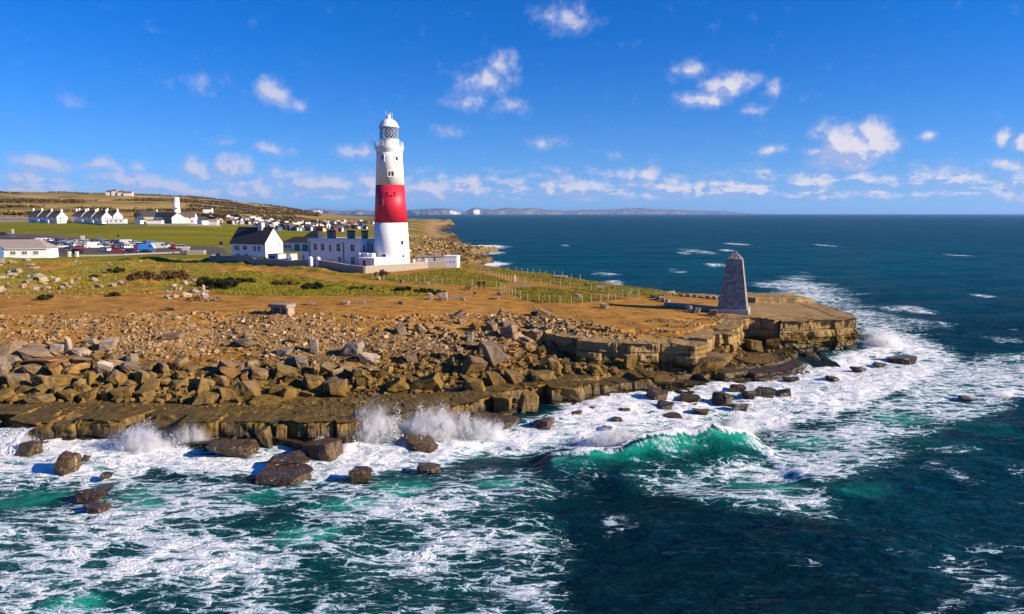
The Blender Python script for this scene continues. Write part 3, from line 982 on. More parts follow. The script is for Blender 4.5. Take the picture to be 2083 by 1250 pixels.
def make_sea(name, xs, ys, keep, lift=True):
    def zf(X, Y):
        Z = sea_z(X, Y)
        return Z
    me, V = grid_mesh(name, xs, ys, zf, keep, True)
    f, a, s_ = sea_attrs(V[:, 0], V[:, 1], V[:, 2])
    if lift:
        V = V.copy()
        V[:, 2] += foam_lift(V[:, 0], V[:, 1], f)
        me.vertices.foreach_set('co', V.astype(np.float32).ravel())
        me.update()
    set_attr(me, 'foam', f); set_attr(me, 'aer_glow', a); set_attr(me, 'streak', s_)
    o = link(name, me, None, M_SEA)
    o['kind'] = 'structure'
    return o


NX0, NX1, NY0, NY1 = -66.0, 84.0, 24.0, 112.0
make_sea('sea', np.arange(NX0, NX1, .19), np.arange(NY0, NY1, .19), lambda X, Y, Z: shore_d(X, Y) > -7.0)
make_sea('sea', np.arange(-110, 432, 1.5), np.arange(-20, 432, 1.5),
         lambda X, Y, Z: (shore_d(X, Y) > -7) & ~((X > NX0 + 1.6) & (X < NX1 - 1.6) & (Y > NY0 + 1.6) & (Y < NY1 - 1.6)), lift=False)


def far_sea():
    xs = np.array([-40000, -20000, -9000, -4000, -2000, -1200, -700, -400, -250, -110, 0, 110, 250, 429, 600, 800, 1100, 1500, 2200, 3500, 6000, 12000, 22000, 40000.])
    ys = np.array([-2000, -600, -200, -20, 60, 130, 220, 320, 429, 520, 650, 800, 1000, 1300, 1700, 2400, 3500, 5500, 9000, 15000, 24000, 34000.])
    X, Y = np.meshgrid(xs, ys)
    nx, ny = len(xs), len(ys)
    idx = np.arange(nx * ny).reshape(ny, nx)
    F = np.stack([idx[:-1, :-1], idx[:-1, 1:], idx[1:, 1:], idx[1:, :-1]], -1).reshape(-1, 4)
    V = np.stack([X.ravel(), Y.ravel(), 0 * X.ravel() - .03], 1)
    c = V[F].mean(1)
    hole = (c[:, 0] > -110) & (c[:, 0] < 429) & (c[:, 1] > -20) & (c[:, 1] < 429)
    me = mesh_np('sea', V, F[~hole], True)
    for k in ('foam', 'aer_glow', 'streak'): set_attr(me, k, np.zeros(len(V)))
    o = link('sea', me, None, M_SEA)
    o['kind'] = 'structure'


far_sea()

# ------------------------------------------------------------------ rocks
def rock_material(name, pale=0.0, wet=False):
    m, t = new_mat(name)
    geo = t.n('ShaderNodeNewGeometry')
    pos = geo.outputs['Position']
    nz = t.xyz(geo.outputs['Normal'])[2]
    tc = t.n('ShaderNodeTexCoord').outputs['Object']
    oi = t.n('ShaderNodeObjectInfo')
    rnd = oi.outputs['Random']
    off = t.v('ADD', tc, t.comb(t.m('MULTIPLY', rnd, 37.0), t.m('MULTIPLY', rnd, 91.0), t.m('MULTIPLY', rnd, 13.0)))
    pz = t.xyz(pos)[2]
    mid = t.noise(off, 1.5, 6, .62); fine = t.noise(pos, 5.5, 6, .68)
    st = t.noise(t.v('MULTIPLY', off, (.5, .5, 5.0)), 1.3, 5, .6)
    vert = t.noise(t.v('MULTIPLY', pos, (3.0, 3.0, .3)), 1.0, 5, .65)
    c = t.ramp(t.m('ADD', t.m('MULTIPLY', mid, .5), t.m('ADD', t.m('MULTIPLY', st, .25), t.m('MULTIPLY', fine, .25))),
               [(.30, (.085, .052, .026)), (.46, (.205, .132, .072)), (.60, (.305, .21, .118)), (.78, (.45, .34, .22))])
    if pale: c = t.mix(pale, c, (.58, .50, .41))
    tone = t.n('ShaderNodeHueSaturation', {'Hue': t.m('MULTIPLY_ADD', rnd, -.016, .508), 'Saturation': t.m('MULTIPLY_ADD', t.m('FRACT', t.m('MULTIPLY', rnd, 7.3)), .5, .8),
                                           'Value': t.m('MULTIPLY_ADD', t.m('FRACT', t.m('MULTIPLY', rnd, 3.7)), .55, .74), 'Color': c}).outputs[0]
    tone = t.mix(t.m('MULTIPLY', t.mr(t.m('FRACT', t.m('MULTIPLY', rnd, 11.7)), .5, .9), .6), tone, t.mix(mid, (.11, .092, .072), (.33, .29, .24)))
    lowz = t.m('ADD', pz, t.m('MULTIPLY_ADD', mid, 1.6, t.m('MULTIPLY', rnd, .9)))
    weed = t.mix(t.mr(vert, .40, .66), (.235, .145, .028), (.075, .046, .012))
    weed = t.mix(t.mr(fine, .45, .7, 0, .5), weed, (.19, .13, .05))
    c2 = t.mix(t.mr(lowz, 5.0, 3.6, 0, .85), tone, weed)
    c2 = t.mix(t.mr(lowz, 2.1, 1.3), c2, t.mix(t.mr(vert, .4, .65), (.10, .058, .020), (.040, .026, .013)))
    c2 = t.mix(t.m('MULTIPLY', t.mr(t.noise(pos, 11.0, 4, .7), .58, .72), .55), c2, (.07, .05, .032))
    rough = t.mr(lowz, 1.6, 3.2, .38, .92)
    if wet:      # dark weed and running water
        c2 = t.mix(t.mr(vert, .38, .62), (.105, .060, .016), (.028, .018, .010))
        c2 = t.mix(t.mr(fine, .5, .7, 0, .6), c2, (.16, .10, .035))
        run = t.noise(t.v('MULTIPLY', pos, (4.0, 4.0, .35)), 1.1, 4, .6)
        c2 = t.mix(t.m('MULTIPLY', t.mr(run, .60, .70), t.mr(pz, .2, 1.2, .8, .25)), c2, (.62, .64, .66))
        rough = .32
    h = t.m('ADD', t.m('MULTIPLY', fine, .55), t.m('ADD', t.m('MULTIPLY', st, .6), t.m('MULTIPLY', mid, .6)))
    t.out(t.bsdf(Base_Color=c2, Roughness=rough, Normal=t.bump(h, .9, .18), Specular_IOR_Level=.4 if wet else t.mr(lowz, 1.6, 3.2, .35, .06)))
    return m


M_ROCK = rock_material('limestone_rock')
M_PALE = rock_material('pale_limestone', .5)
M_WET = rock_material('wet_weedy_rock', 0, True)
rng = random.Random(11)


def rock_mesh(seed, blocky=.75, sub=2, rough=.07, shear=.25):
    """an angular quarry block in the unit box, base at z = 0"""
    r = random.Random(seed)
    bm = bmesh.new()
    pts = []
    for sx in (-1, 1):
        for sy in (-1, 1):
            for sz in (-1, 1):
                j = 1 - blocky
                a = Vector((sx * (1 - r.random() * j), sy * (1 - r.random() * j), sz * (1 - r.random() * j)))
                pts.append(a)
                if r.random() < .55:                   # a broken corner
                    k = .18 + .4 * r.random()
                    pts.append(a * Vector((1 - k * r.random(), 1, 1 - k * .4 * r.random())))
                    pts.append(a * Vector((1, 1 - k, 1 - k * .3)))
                    pts.remove(a)
    for _ in range(3):
        pts.append(Vector((r.uniform(-1, 1), r.uniform(-1, 1), r.uniform(-1, 1))).normalized() * 1.08)
    for p in pts: bm.verts.new(p)
    res = bmesh.ops.convex_hull(bm, input=bm.verts)
    bmesh.ops.delete(bm, geom=[e for e in res['geom_interior'] if isinstance(e, bmesh.types.BMVert)], context='VERTS')
    bmesh.ops.dissolve_limit(bm, angle_limit=R(9), verts=bm.verts, edges=bm.edges)
    bmesh.ops.bevel(bm, geom=list(bm.edges), offset=.05 + .05 * r.random(), segments=1, affect='EDGES', clamp_overlap=True)
    bmesh.ops.triangulate(bm, faces=bm.faces)
    if sub:
        bmesh.ops.subdivide_edges(bm, edges=[e for e in bm.edges if e.calc_length() > .35], cuts=sub, use_grid_fill=True)
        bmesh.ops.triangulate(bm, faces=bm.faces)
        from mathutils import noise as mn
        o = Vector((seed * 3.7, seed * 1.3, 0))
        for v in bm.verts:
            p = v.co
            n = mn.fractal(p * 1.7 + o, 1.0, 2.0, 4) * rough
            stt = mn.noise(Vector((o.x, o.y, p.z * 4.2 + p.x * .5))) * rough * .8
            d = p.normalized()
            v.co = p + d * n + Vector((d.x, d.y, 0)) * stt
    k1, k2, k3 = r.uniform(-shear, shear), r.uniform(-shear, shear), r.uniform(-shear, shear)
    for v in bm.verts:
        v.co = Vector((v.co.x + k1 * v.co.z, v.co.y + k2 * v.co.z, v.co.z * (1 + k3 * v.co.x)))
    zs = [v.co.z for v in bm.verts]; z0, z1 = min(zs), max(zs)
    xs = [abs(v.co.x) for v in bm.verts]; ys = [abs(v.co.y) for v in bm.verts]
    sx, sy, sz = .5 / max(xs), .5 / max(ys), 1 / (z1 - z0)
    for v in bm.verts:
        v.co = Vector((v.co.x * sx, v.co.y * sy, (v.co.z - z0) * sz))
    me = bpy.data.meshes.new('rock')
    bm.to_mesh(me); bm.free()
    me.materials.append(M_ROCK)
    return me


ROCKS = [rock_mesh(i, (.42, .55, .68, .78)[i % 4], 3, .10, .42) for i in range(28)]
ROUND = [rock_mesh(100 + i, .30, 3, .15, .3) for i in range(8)]


def put_rock(name, p, size, rot, me, sink=.12, mat=None):
    o = link(name, me)
    o.location = (float(p[0]), float(p[1]), float(p[2]) - sink * size[2])
    o.scale = tuple(float(max(s, .05)) for s in size)
    o.rotation_euler = rot
    if mat:
        o.material_slots[0].link = 'OBJECT'
        o.material_slots[0].material = mat
    return o


placed = []      # x, y, radius


def free(x, y, r, f=.62):
    return all((x - a) ** 2 + (y - b) ** 2 > (f * (r + c)) ** 2 for a, b, c in placed)


def hero(x0, x1, y0, y1, name='boulder', tilt=0.0, me=None, sink=.10, deep=.85, mat=None, sea=False, rz=None, jt=.10):
    """a rock drawn by its extent in the survey photograph, stood on the ground there"""
    px = .5 * (x0 + x1)
    p = W(px, y1, 0.05) if sea else G(px, y1)
    s = math.hypot(p[1], 18 - p[2]) / FPX
    wd, ht = (x1 - x0) * s * .95, (y1 - y0) * s
    dep = (18 - p[2]) / max(p[1], 1)
    ht = max(ht - wd * deep * .62 * dep, .42 * ht)      # the top face takes part of the height one sees
    p[1] += wd * deep * .38
    if not sea: p[2] = Hs(p[0], p[1])
    me = me or rng.choice(ROCKS)
    a = rng.uniform(-.35, .35) if rz is None else rz
    if rng.random() < .5: a += math.pi
    o = put_rock(name, p, (wd, wd * deep, ht * 1.15), (rng.uniform(-jt, jt), tilt + rng.uniform(-jt, jt), a), me, sink, mat)
    placed.append((p[0], p[1], wd * .5))
    return o


BOULDER_CAT = 'boulder'
HERO_AT = []
HEROES = [
    (31, 100, 707, 734, 'long grey boulder atop the western boulder pile', 0), (98, 129, 700, 724, 'squat boulder leaning on the upright pale slab', 0),
    (134, 149, 684, 717, 'pale slab standing upright on the western boulder pile', .12), (196, 234, 690, 718, 'big cream-coloured block at the head of the western pile', 0),
    (170, 194, 688, 702, 'flat-topped block between the upright slab and the cream block', 0), (139, 178, 712, 726, 'flat slab lying below the upright pale slab', 0),
    (137, 180, 729, 743, 'lower flat slab under the upright pale slab', 0), (33, 142, 733, 756, 'longest tilted slab in the western boulder pile', .10),
    (184, 219, 735, 771, 'pale square-faced block tipped on its corner in the western pile', .35), (3, 39, 724, 744, 'pointed boulder at the western edge of the pile', 0),
    (8, 52, 758, 797, 'tall blocky boulder near the western edge above the wet ledge', 0), (60, 106, 761, 801, 'pyramid-shaped boulder above the wet ledge in the west', 0),
    (39, 96, 800, 822, 'low wide boulder resting on the western end of the wet ledge', 0), (113, 149, 792, 818, 'golden wedge boulder tilted up on the western wet ledge', -.3),
    (202, 223, 791, 816, 'small upright golden block at the ledge foot of the pile', 0), (163, 188, 756, 788, 'ribbed pinnacle rock amid the western boulders', .2),
    (224, 268, 784, 816, 'broad shadowed block with a sunlit end on the wet ledge', 0), (268, 312, 791, 815, 'cracked golden boulder on the wet ledge', 0),
    (274, 317, 737, 759, 'grey slab at the upper rim of the western boulders', .1), (212, 238, 752, 771, 'block wedged behind the tipped pale block', 0),
    (114, 157, 768, 782, 'long low golden slab in the middle of the western pile', 0), (322, 368, 680, 693, 'lone grey slab on the upper scree in the west', .1),
    (470, 522, 695, 710, 'flat boulder with a long shadow on the middle scree', 0), (577, 608, 686, 702, 'angular boulder on the scree below the stone table', 0),
    (559, 593, 711, 728, 'rounded boulder half way down the scree', 0), (626, 652, 690, 722, 'cluster boulder above the wide scree slab', 0), (692, 741, 698, 727, 'wide pale slab lying flat on the scree', .12),
    (723, 772, 720, 745, 'narrow slab edge below the wide pale slab', .25), (821, 849, 717, 742, 'solitary block low on the fine scree', 0), (390, 440, 797, 825, 'weedy cube-shaped block on the ledge', 0),
    (491, 565, 800, 825, 'long weed-hung block on the ledge centre', 0), (541, 596, 784, 810, 'streaked slab behind the long weed-hung block', 0), (491, 538, 775, 801, 'golden boulder behind the ledge blocks', 0),
    (571, 608, 760, 785, 'bulky boulder where scree meets the boulder bank', 0), (658, 706, 769, 810, 'largest pointed boulder on the central ledge', 0), (840, 907, 760, 798, 'great golden leaning slab on the central ledge', .3),
    (786, 836, 770, 800, 'propped slab against the great golden slab', -.4), (932, 996, 726, 768, 'largest rounded boulder of the central pile', 0), (980, 1034, 697, 746, 'tall ridged boulder beside the largest rounded boulder', 0),
    (1020, 1055, 662, 694, 'hollowed boulder near the top of the central pile', 0), (1064, 1097, 664, 691, 'split slab leaning near the cliff end', .5), (1085, 1119, 629, 648, 'topmost tilted block at the brow of the central pile', .35),
    (997, 1016, 642, 655, 'small pink-grey block on the dirt above the pile', 0), (1106, 1118, 678, 703, 'thin pillar rock standing by the cliff end', .15), (1112, 1131, 692, 714, 'bright triangular block under the cliff end', 0),
    (1204, 1238, 699, 735, 'pointed block against the foot of the cliff', .25), (1262, 1290, 720, 754, 'leaning fin of rock at the cliff foot', -.35), (1108, 1144, 730, 765, 'rounded tan boulder low in the central pile', 0),
    (1144, 1162, 740, 761, 'small domed boulder beside the rounded tan boulder', 0), (1188, 1233, 741, 763, 'dark box-shaped block on the ledge below the cliff', 0), (1025, 1072, 753, 780, 'square shadow-faced block on the eastern ledge', 0),
    (1075, 1140, 754, 780, 'wide shadow-faced block on the eastern ledge', 0), (941, 990, 771, 798, 'mossy boulder under the largest rounded boulder', 0), (987, 1028, 754, 785, 'steep golden boulder above the sloping sea slab', 0),
    (941, 978, 697, 712, 'flat block bordering the scree to the east', .1), (846, 871, 657, 681, 'striped tilted slab at the top of the scree', .5), (1392, 1500, 735, 783, 'huge ochre block fallen below the cliff', 0),
    (1500, 1590, 737, 757, 'long low weedy block beside the huge ochre block', 0), (1570, 1644, 735, 757, 'wet rounded block at the foot of the headland', 0), (1440, 1485, 705, 738, 'sharp slab leaning in the bay below the obelisk', .3),
    (1475, 1510, 700, 732, 'stacked boulder in the bay below the obelisk', 0), (1515, 1560, 690, 716, 'big sunlit slab under the obelisk notch', .1), (1560, 1590, 688, 712, 'rounded block beneath the headland cliff', 0), (1610, 1640, 706, 728, 'pointed rock by the headland foot', .2),
]
for (a, b, c, d, lab, tl) in HEROES:
    o = hero(a, b, c, d, 'boulder', tl, mat=M_PALE if ('pale' in lab or 'cream' in lab) else None)
    tag(o, lab, 'boulder', 'boulders fallen along the shore')
    HERO_AT.append((o.location.x, o.location.y, lab))

# the rest of the boulder banks, largest first
ZONES = [([(-40, 705), (110, 700), (250, 722), (330, 745), (420, 748), (560, 740), (640, 735), (760, 752), (760, 800), (600, 812), (400, 818), (-40, 820)], 122, (1.0, 2.6), 'weathered boulder packed into the western boulder bank above the ledge', 'boulders of the western bank'),
         ([(800, 655), (880, 650), (960, 640), (1110, 640), (1150, 690), (1290, 740), (1240, 765), (1100, 770), (960, 770), (900, 790), (780, 795), (880, 720), (820, 690)], 92, (.6, 1.9), 'tumbled angular boulder in the central pile beside the cliff', 'boulders of the central pile'),
         ([(1290, 742), (1420, 735), (1500, 690), (1640, 705), (1650, 735), (1500, 750), (1400, 750)], 26, (.5, 1.5), 'boulder lying in the bay at the foot of the obelisk cliff', 'boulders below the obelisk')]


def beside(o, size):
    """says which boulder: its size and shape, and where it lies from the nearest boulder one can name"""
    x, y = o.location.x, o.location.y
    hx, hy, hl = min(HERO_AT, key=lambda h: (h[0] - x) ** 2 + (h[1] - y) ** 2)
    fl = o.scale[2] / o.scale[0]
    form = 'slab' if fl < .40 else 'block' if fl < .68 else 'upright stone'
    sz = 'large' if size > 1.6 else 'mid-sized' if size > 1.05 else 'small'
    dx, dy = x - hx, y - hy
    rel = ('right of' if dx > 0 else 'left of') if abs(dx) > abs(dy) else ('behind' if dy > 0 else 'in front of')
    return ' '.join(('%s %s %s the %s' % (sz, form, rel, hl)).split()[:16])


for zi, (poly, cnt, (s0, s1), lab, grp_) in enumerate(ZONES):
    pa = np.array(poly, float)
    got = tries = 0
    while got < cnt and tries < cnt * 30:
        tries += 1
        px, py = rng.uniform(pa[:, 0].min(), pa[:, 0].max()), rng.uniform(pa[:, 1].min(), pa[:, 1].max())
        if sdpoly(np.array([px]), np.array([py]), poly)[0] > 0: continue
        p = G(px, py)
        size = s0 + (s1 - s0) * (1 - got / cnt) * rng.uniform(.65, 1.0)
        if not free(p[0], p[1], size * .5, .60): continue
        placed.append((p[0], p[1], size * .5))
        o = put_rock('boulder', p, (size, size * rng.uniform(.5, 1.0), size * rng.choice((.28, .36, .5, .62, .8)) * rng.uniform(.85, 1.15)),
                     (rng.uniform(-.4, .4), rng.uniform(-.45, .45), rng.uniform(0, 6.28)), rng.choice(ROCKS), .18)
        tag(o, beside(o, size), 'boulder', grp_)
        got += 1

# weed-hung blocks broken from the ledge front
LEDGE = [(0, 62, 832, 872, 'golden ledge block at the western frame of the shore'), (66, 118, 846, 888, 'squat ledge block beside the western waterfall'), (120, 172, 840, 884, 'streaked ledge block above the streaming rock'), (318, 372, 850, 888, 'dark cube of ledge behind the white surge'), (372, 418, 852, 892, 'narrow ledge block west of the great square block'),
         (520, 552, 866, 905, 'upright golden pillar of ledge'), (556, 584, 862, 898, 'golden ledge stump beside the upright pillar'), (588, 640, 846, 884, 'cubic ledge block above the ridged dark rock'), (644, 716, 838, 884, 'broad ochre ledge block left of the spray'), (1000, 1046, 800, 842, 'shadowed ledge block at the inner corner'),
         (1052, 1100, 796, 836, 'golden notch block of the eastern ledge'), (1128, 1196, 778, 816, 'big squared block ending the eastern ledge'), (1252, 1320, 764, 792, 'flat ledge block with water sheeting over it'), (1322, 1390, 762, 790, 'long flat ledge block beside the sheeting water')]
for (a, b, c, d, lab) in LEDGE:
    tag(hero(a, b, c, d + 6, 'ledge_block', 0, me=ROCKS[rng.choice([3, 7, 11, 15, 19, 23, 27])], sea=True, sink=.12, deep=.9, jt=.05), lab, 'rock', 'blocks of the shore ledge')

# rocks standing in the surf
SURF = [(95, 156, 908, 962, 'streaming brown rock below the western ledge waterfall', 0), (163, 181, 924, 937, 'little rock peeping from foam beside the streaming brown rock', 0), (415, 521, 878, 930, 'great square block dripping water under the ledge', 1),
        (525, 624, 910, 954, 'ridged dark rock with water running off its flank', 0), (508, 628, 951, 981, 'long flat-topped dark rock in the foam', 1), (197, 228, 960, 974, 'low rounded rock awash in the western surf', 0),
        (139, 217, 982, 1022, 'dark humped rock in green water in the west', 0), (155, 216, 1016, 1046, 'brown rock laced with foam below the dark humped rock', 0), (614, 690, 882, 932, 'wet slab with a white trickle beside the spray', 1),
        (701, 757, 941, 979, 'square seaweed-covered rock alone in the foam', 1), (843, 896, 940, 963, 'small oval rock east of the square weed rock', 0), (809, 893, 884, 914, 'veiled rock with water pouring over it inside the spray', 1),
        (938, 1062, 830, 876, 'broad sloping slab dipping into the surf', 2), (1078, 1137, 842, 876, 'shaggy brown rock off the sloping slab', 0), (1314, 1368, 784, 820, 'tall wet boulder in the cove of foam', 0),
        (1337, 1381, 814, 836, 'dark flat rock in front of the tall wet boulder', 0), (1374, 1433, 796, 820, 'long dark rock lying in the cove of foam', 1), (1450, 1504, 789, 824, 'pale-topped wet rock in the eastern surf', 0),
        (1482, 1519, 773, 802, 'rounded rock behind the pale-topped wet rock', 0), (1511, 1544, 788, 814, 'dome-shaped rock in the eastern rock cluster', 0), (1532, 1581, 780, 811, 'red-brown slab in the eastern rock cluster', 1),
        (1579, 1623, 786, 811, 'outermost rock of the eastern cluster', 0), (1484, 1534, 816, 836, 'low jagged rock nearest the breaker crest', 0), (1409, 1451, 828, 843, 'small low rock behind the breaker', 0),
        (1532, 1596, 757, 778, 'flat reddish rock off the huge ochre block', 0), (1591, 1633, 760, 780, 'mossy oval rock off the headland foot', 0), (1732, 1768, 742, 756, 'lone low rock in foam off the headland', 0),
        (1778, 1805, 734, 745, 'small dark rock farther off the headland', 0), (1820, 1886, 720, 739, 'long flat rock with water streaming off the headland tip', 1), (1950, 1986, 802, 814, 'black rock out in the eastern chop', 0),
        (1240, 1272, 846, 858, 'foam-washed stone inshore of the breaker', 0), (1195, 1222, 824, 838, 'pebbly low rock by the shore west of the cove', 0), (1255, 1285, 824, 842, 'whitened rock in the cove wash', 0),
        (1345, 1390, 838, 850, 'thin reef of rock just inshore of the breaker', 0), (1160, 1190, 832, 848, 'wet rock close to the shore ledge', 0), (1680, 1712, 760, 776, 'dark rock breaking a wave off the headland', 0), (1640, 1672, 712, 730, 'wet stone at the headland corner', 0),
        (1760, 1782, 680, 690, 'rock awash beside the headland tip', 0), (30, 75, 888, 930, 'rock under the western waterfall', 1), (1225, 1248, 862, 876, 'rounded stone beside the foam-washed stone', 0), (1015, 1040, 848, 866, 'small stone in the gap by the sloping slab', 0)]
for (a, b, c, d, lab, k) in SURF:
    o = hero(a, b, c, d, 'sea_rock', 0 if k < 2 else .14, me=rng.choice(ROUND if k == 0 else ROCKS), sink=.30, sea=True, jt=.08 if k else .15, deep=.85, mat=M_WET)
    tag(o, lab, 'rock', 'rocks standing in the surf')

# pale stones on the rough grass, the cairn heap and the odd stones along the paths
GRASSROCK = [([(-40, 530), (75, 530), (115, 560), (95, 590), (30, 600), (-40, 600)], 60, (.5, 2.0), 'pale limestone block heaped on the old quarry mound', 'stones of the quarry mound'),
             ([(90, 572), (200, 560), (262, 568), (255, 588), (150, 590), (80, 592)], 26, (.4, 1.5), 'pale stone in the broken row across rough grass', 'stones across the rough grass'),
             ([(300, 602), (340, 590), (380, 572), (412, 572), (425, 606), (360, 612)], 30, (.4, 1.25), 'pale stone in the heap around the cairn', 'stones round the cairn'),
             ([(120, 530), (300, 528), (320, 552), (120, 556)], 16, (.3, .9), 'scattered grey stone half hidden in grass near the car park', 'stones near the car park')]
for (poly, cnt, (s0, s1), lab, grp_) in GRASSROCK:
    pa = np.array(poly, float)
    for k in range(cnt):
        for _ in range(60):
            px, py = rng.uniform(pa[:, 0].min(), pa[:, 0].max()), rng.uniform(pa[:, 1].min(), pa[:, 1].max())
            if sdpoly(np.array([px]), np.array([py]), poly)[0] < 0: break
        p = G(px, py)
        size = (s0 + (s1 - s0) * rng.random() ** 1.8)
        o = put_rock('limestone', p, (size * 1.25, size * rng.uniform(.6, 1), size * rng.uniform(.35, .75)),
                     (rng.uniform(-.3, .3), rng.uniform(-.35, .35), rng.uniform(0, 6.28)), rng.choice(ROCKS), .15, M_PALE)
        sz = 'large' if size > s0 + .55 * (s1 - s0) else 'mid-sized' if size > s0 + .18 * (s1 - s0) else 'small'
        cxx, cyy = pa[:, 0].mean(), pa[:, 1].mean()
        whr = ('western' if px < cxx else 'eastern') + ' ' + ('back' if py < cyy else 'front')
        tag(o, '%s %s, %s part' % (sz, lab, whr), 'stone', grp_)
PATHROCK = [(740, 744, 612, 618, 'small white stone at the grass edge of the coast path'), (690, 712, 612, 620, 'flat dark slab beside the coast path'), (868, 882, 596, 611, 'twin boulder west of the puddle'), (888, 912, 594, 612, 'larger twin boulder beside the puddle'),
            (1008, 1024, 592, 602, 'pale boulder beside the fence corner'), (990, 1020, 605, 610, 'low slab on the dirt below the fence corner'), (1220, 1240, 617, 628, 'lone block on the dirt south of the fence'),
            (1394, 1414, 622, 637, 'rounded boulder by the obelisk kerb'), (1412, 1427, 626, 639, 'smaller rounded boulder beside the obelisk kerb'), (1442, 1462, 630, 643, 'boulder touching the obelisk plinth'), (764, 774, 562, 570, 'pale stone on the track below the white annexe'),
            (812, 822, 568, 576, 'round stone beside the track'), (850, 858, 572, 579, 'white stone on the track edge'), (866, 874, 573, 580, 'second white stone on the track edge'), (944, 962, 582, 590, 'dark low stone behind the two walkers'),
            (935, 948, 605, 612, 'dark stone on the dirt by the puddle'), (1188, 1204, 576, 582, 'pale rock in the grass inside the cliff fence'), (1166, 1186, 598, 607, 'pale rock inside the front fence'), (808, 824, 612, 620, 'broken stone on the dirt above the scree'),
            (620, 640, 614, 621, 'flat stone east of the stone table'), (244, 258, 624, 632, 'small pale stone on the western path'), (336, 360, 622, 632, 'grey stone with shadow on the western path'), (960, 975, 594, 600, 'pebble-grey stone near the walkers')]
for (a, b, c, d, lab) in PATHROCK:
    tag(hero(a, b, c, d, 'limestone', 0, mat=M_PALE if rng.random() < .6 else None), lab, 'stone', 'loose stones by the paths')


# fine scree and rubble: far too many to count
def stones(name, pts, sizes, seed, label, squash=.6):
    r = np.random.RandomState(seed)
    n = len(pts)
    base = np.array([[-1, -1, -1], [1, -1, -1], [1, 1, -1], [-1, 1, -1], [-1, -1, 1], [1, -1, 1], [1, 1, 1], [-1, 1, 1]], float)
    V = base[None] * r.uniform(.45, 1.0, (n, 8, 3))
    sc = np.stack([sizes * r.uniform(.7, 1.3, n), sizes * r.uniform(.5, 1, n), sizes * squash * r.uniform(.5, 1.1, n)], 1) * .5
    V = V * sc[:, None, :]
    for ax in range(3):
        a = r.uniform(-.6, .6, n) if ax < 2 else r.uniform(0, 6.28, n)
        c, s = np.cos(a)[:, None], np.sin(a)[:, None]
        i, j = [(1, 2), (0, 2), (0, 1)][ax]
        vi, vj = V[:, :, i].copy(), V[:, :, j].copy()
        V[:, :, i] = vi * c - vj * s; V[:, :, j] = vi * s + vj * c
    V += pts[:, None, :]
    q = np.array([[3, 2, 1, 0], [4, 5, 6, 7], [0, 1, 5, 4], [1, 2, 6, 5], [2, 3, 7, 6], [3, 0, 4, 7]])
    F = (q[None] + (np.arange(n) * 8)[:, None, None]).reshape(-1, 4)
    me = mesh_np(name, V.reshape(-1, 3), F, False)
    rv = np.repeat(r.random_sample(n), 8)
    set_attr(me, 'tone', rv)
    o = link(name, me, None, M_SCREE)
    tag(o, label, None, None, 'stuff')
    return o


m_, t = new_mat('scree_stone')
tn = t.attr('tone')
pos_ = t.n('ShaderNodeNewGeometry').outputs['Position']
cc = t.ramp(tn, [(0, (.15, .085, .032)), (.4, (.26, .162, .07)), (.8, (.35, .235, .12)), (1, (.47, .35, .22))])
lz = t.m('ADD', t.xyz(pos_)[2], t.m('MULTIPLY', tn, .8))
cc = t.mix(t.mr(lz, 4.6, 3.2), cc, t.mix(tn, (.075, .046, .014), (.23, .15, .045)))
cc = t.mix(t.mr(t.noise(pos_, 7.0, 4, .6), .45, .75, 0, .45), cc, (.16, .105, .055))
t.out(t.bsdf(Base_Color=cc, Roughness=.95, Specular_IOR_Level=.05))
M_SCREE = m_


def scatter(poly_px, n, seed, zguess, dens=None):
    """random ground points inside a survey outline"""
    r = np.random.RandomState(seed)
    poly = [tuple(G(a, b)[:2]) for a, b in poly_px]
    pa = np.array(poly)
    out = []
    need = n
    for _ in range(40):
        x = r.uniform(pa[:, 0].min(), pa[:, 0].max(), need * 3); y = r.uniform(pa[:, 1].min(), pa[:, 1].max(), need * 3)
        k = sdpoly(x, y, poly) + .9 * fbm(x / 2, y / 2, 3, seed) < 0
        if dens is not None: k &= r.random_sample(len(x)) < dens(x, y)
        out.append(np.stack([x[k], y[k]], 1))
        if sum(map(len, out)) >= n: break
    xy = np.concatenate(out)[:n]
    return np.concatenate([xy, H(xy[:, 0], xy[:, 1])[:, None]], 1)


SCREE = [(-60, 648), (200, 650), (420, 642), (500, 640), (620, 650), (760, 664), (850, 676), (940, 690), (960, 730), (900, 770), (760, 790), (560, 790), (330, 765), (240, 735), (-60, 705)]
patch = lambda x, y: np.clip(.32 + 1.6 * (fbm(x / 5, y / 3.5, 3, 201) + .05) + .9 * sstep(-24, -8, x) * sstep(79, 72, y), .05, 1)
pts = scatter(SCREE, 23000, 5, 4, patch)
r_ = np.random.RandomState(3)
stones('scree', pts, .10 + .26 * r_.random_sample(len(pts)) ** 2.2, 6, 'loose tan scree stones covering the slope below the path')
pts = scatter([(-60, 645), (480, 636), (760, 648), (1000, 640), (1120, 640), (1300, 690), (1280, 760), (900, 800), (-60, 822)], 5200, 8, 4)
stones('rubble', pts, .22 + .62 * r_.random_sample(len(pts)) ** 2, 9, 'small broken rubble between the shore boulders', .7)
pts = scatter([(-60, 705), (110, 700), (250, 722), (330, 748), (560, 745), (760, 755), (900, 700), (1000, 655), (1110, 645), (1200, 720), (1260, 755), (960, 780), (760, 805), (400, 818), (-60, 820)], 1300, 108, 4)
stones('rubble', pts + [0, 0, .1], .5 + .6 * r_.random_sample(len(pts)) ** 1.5, 109, 'broken blocks filling the gaps of the boulder banks', .75)
pts = scatter([(1060, 646), (1150, 655), (1300, 655), (1480, 640), (1500, 655), (1480, 668), (1300, 688), (1150, 672)], 1500, 18, 4, lambda x, y: np.clip(.1 + 1.5 * fbm(x / 3, y / 1.6, 3, 207), 0, 1))
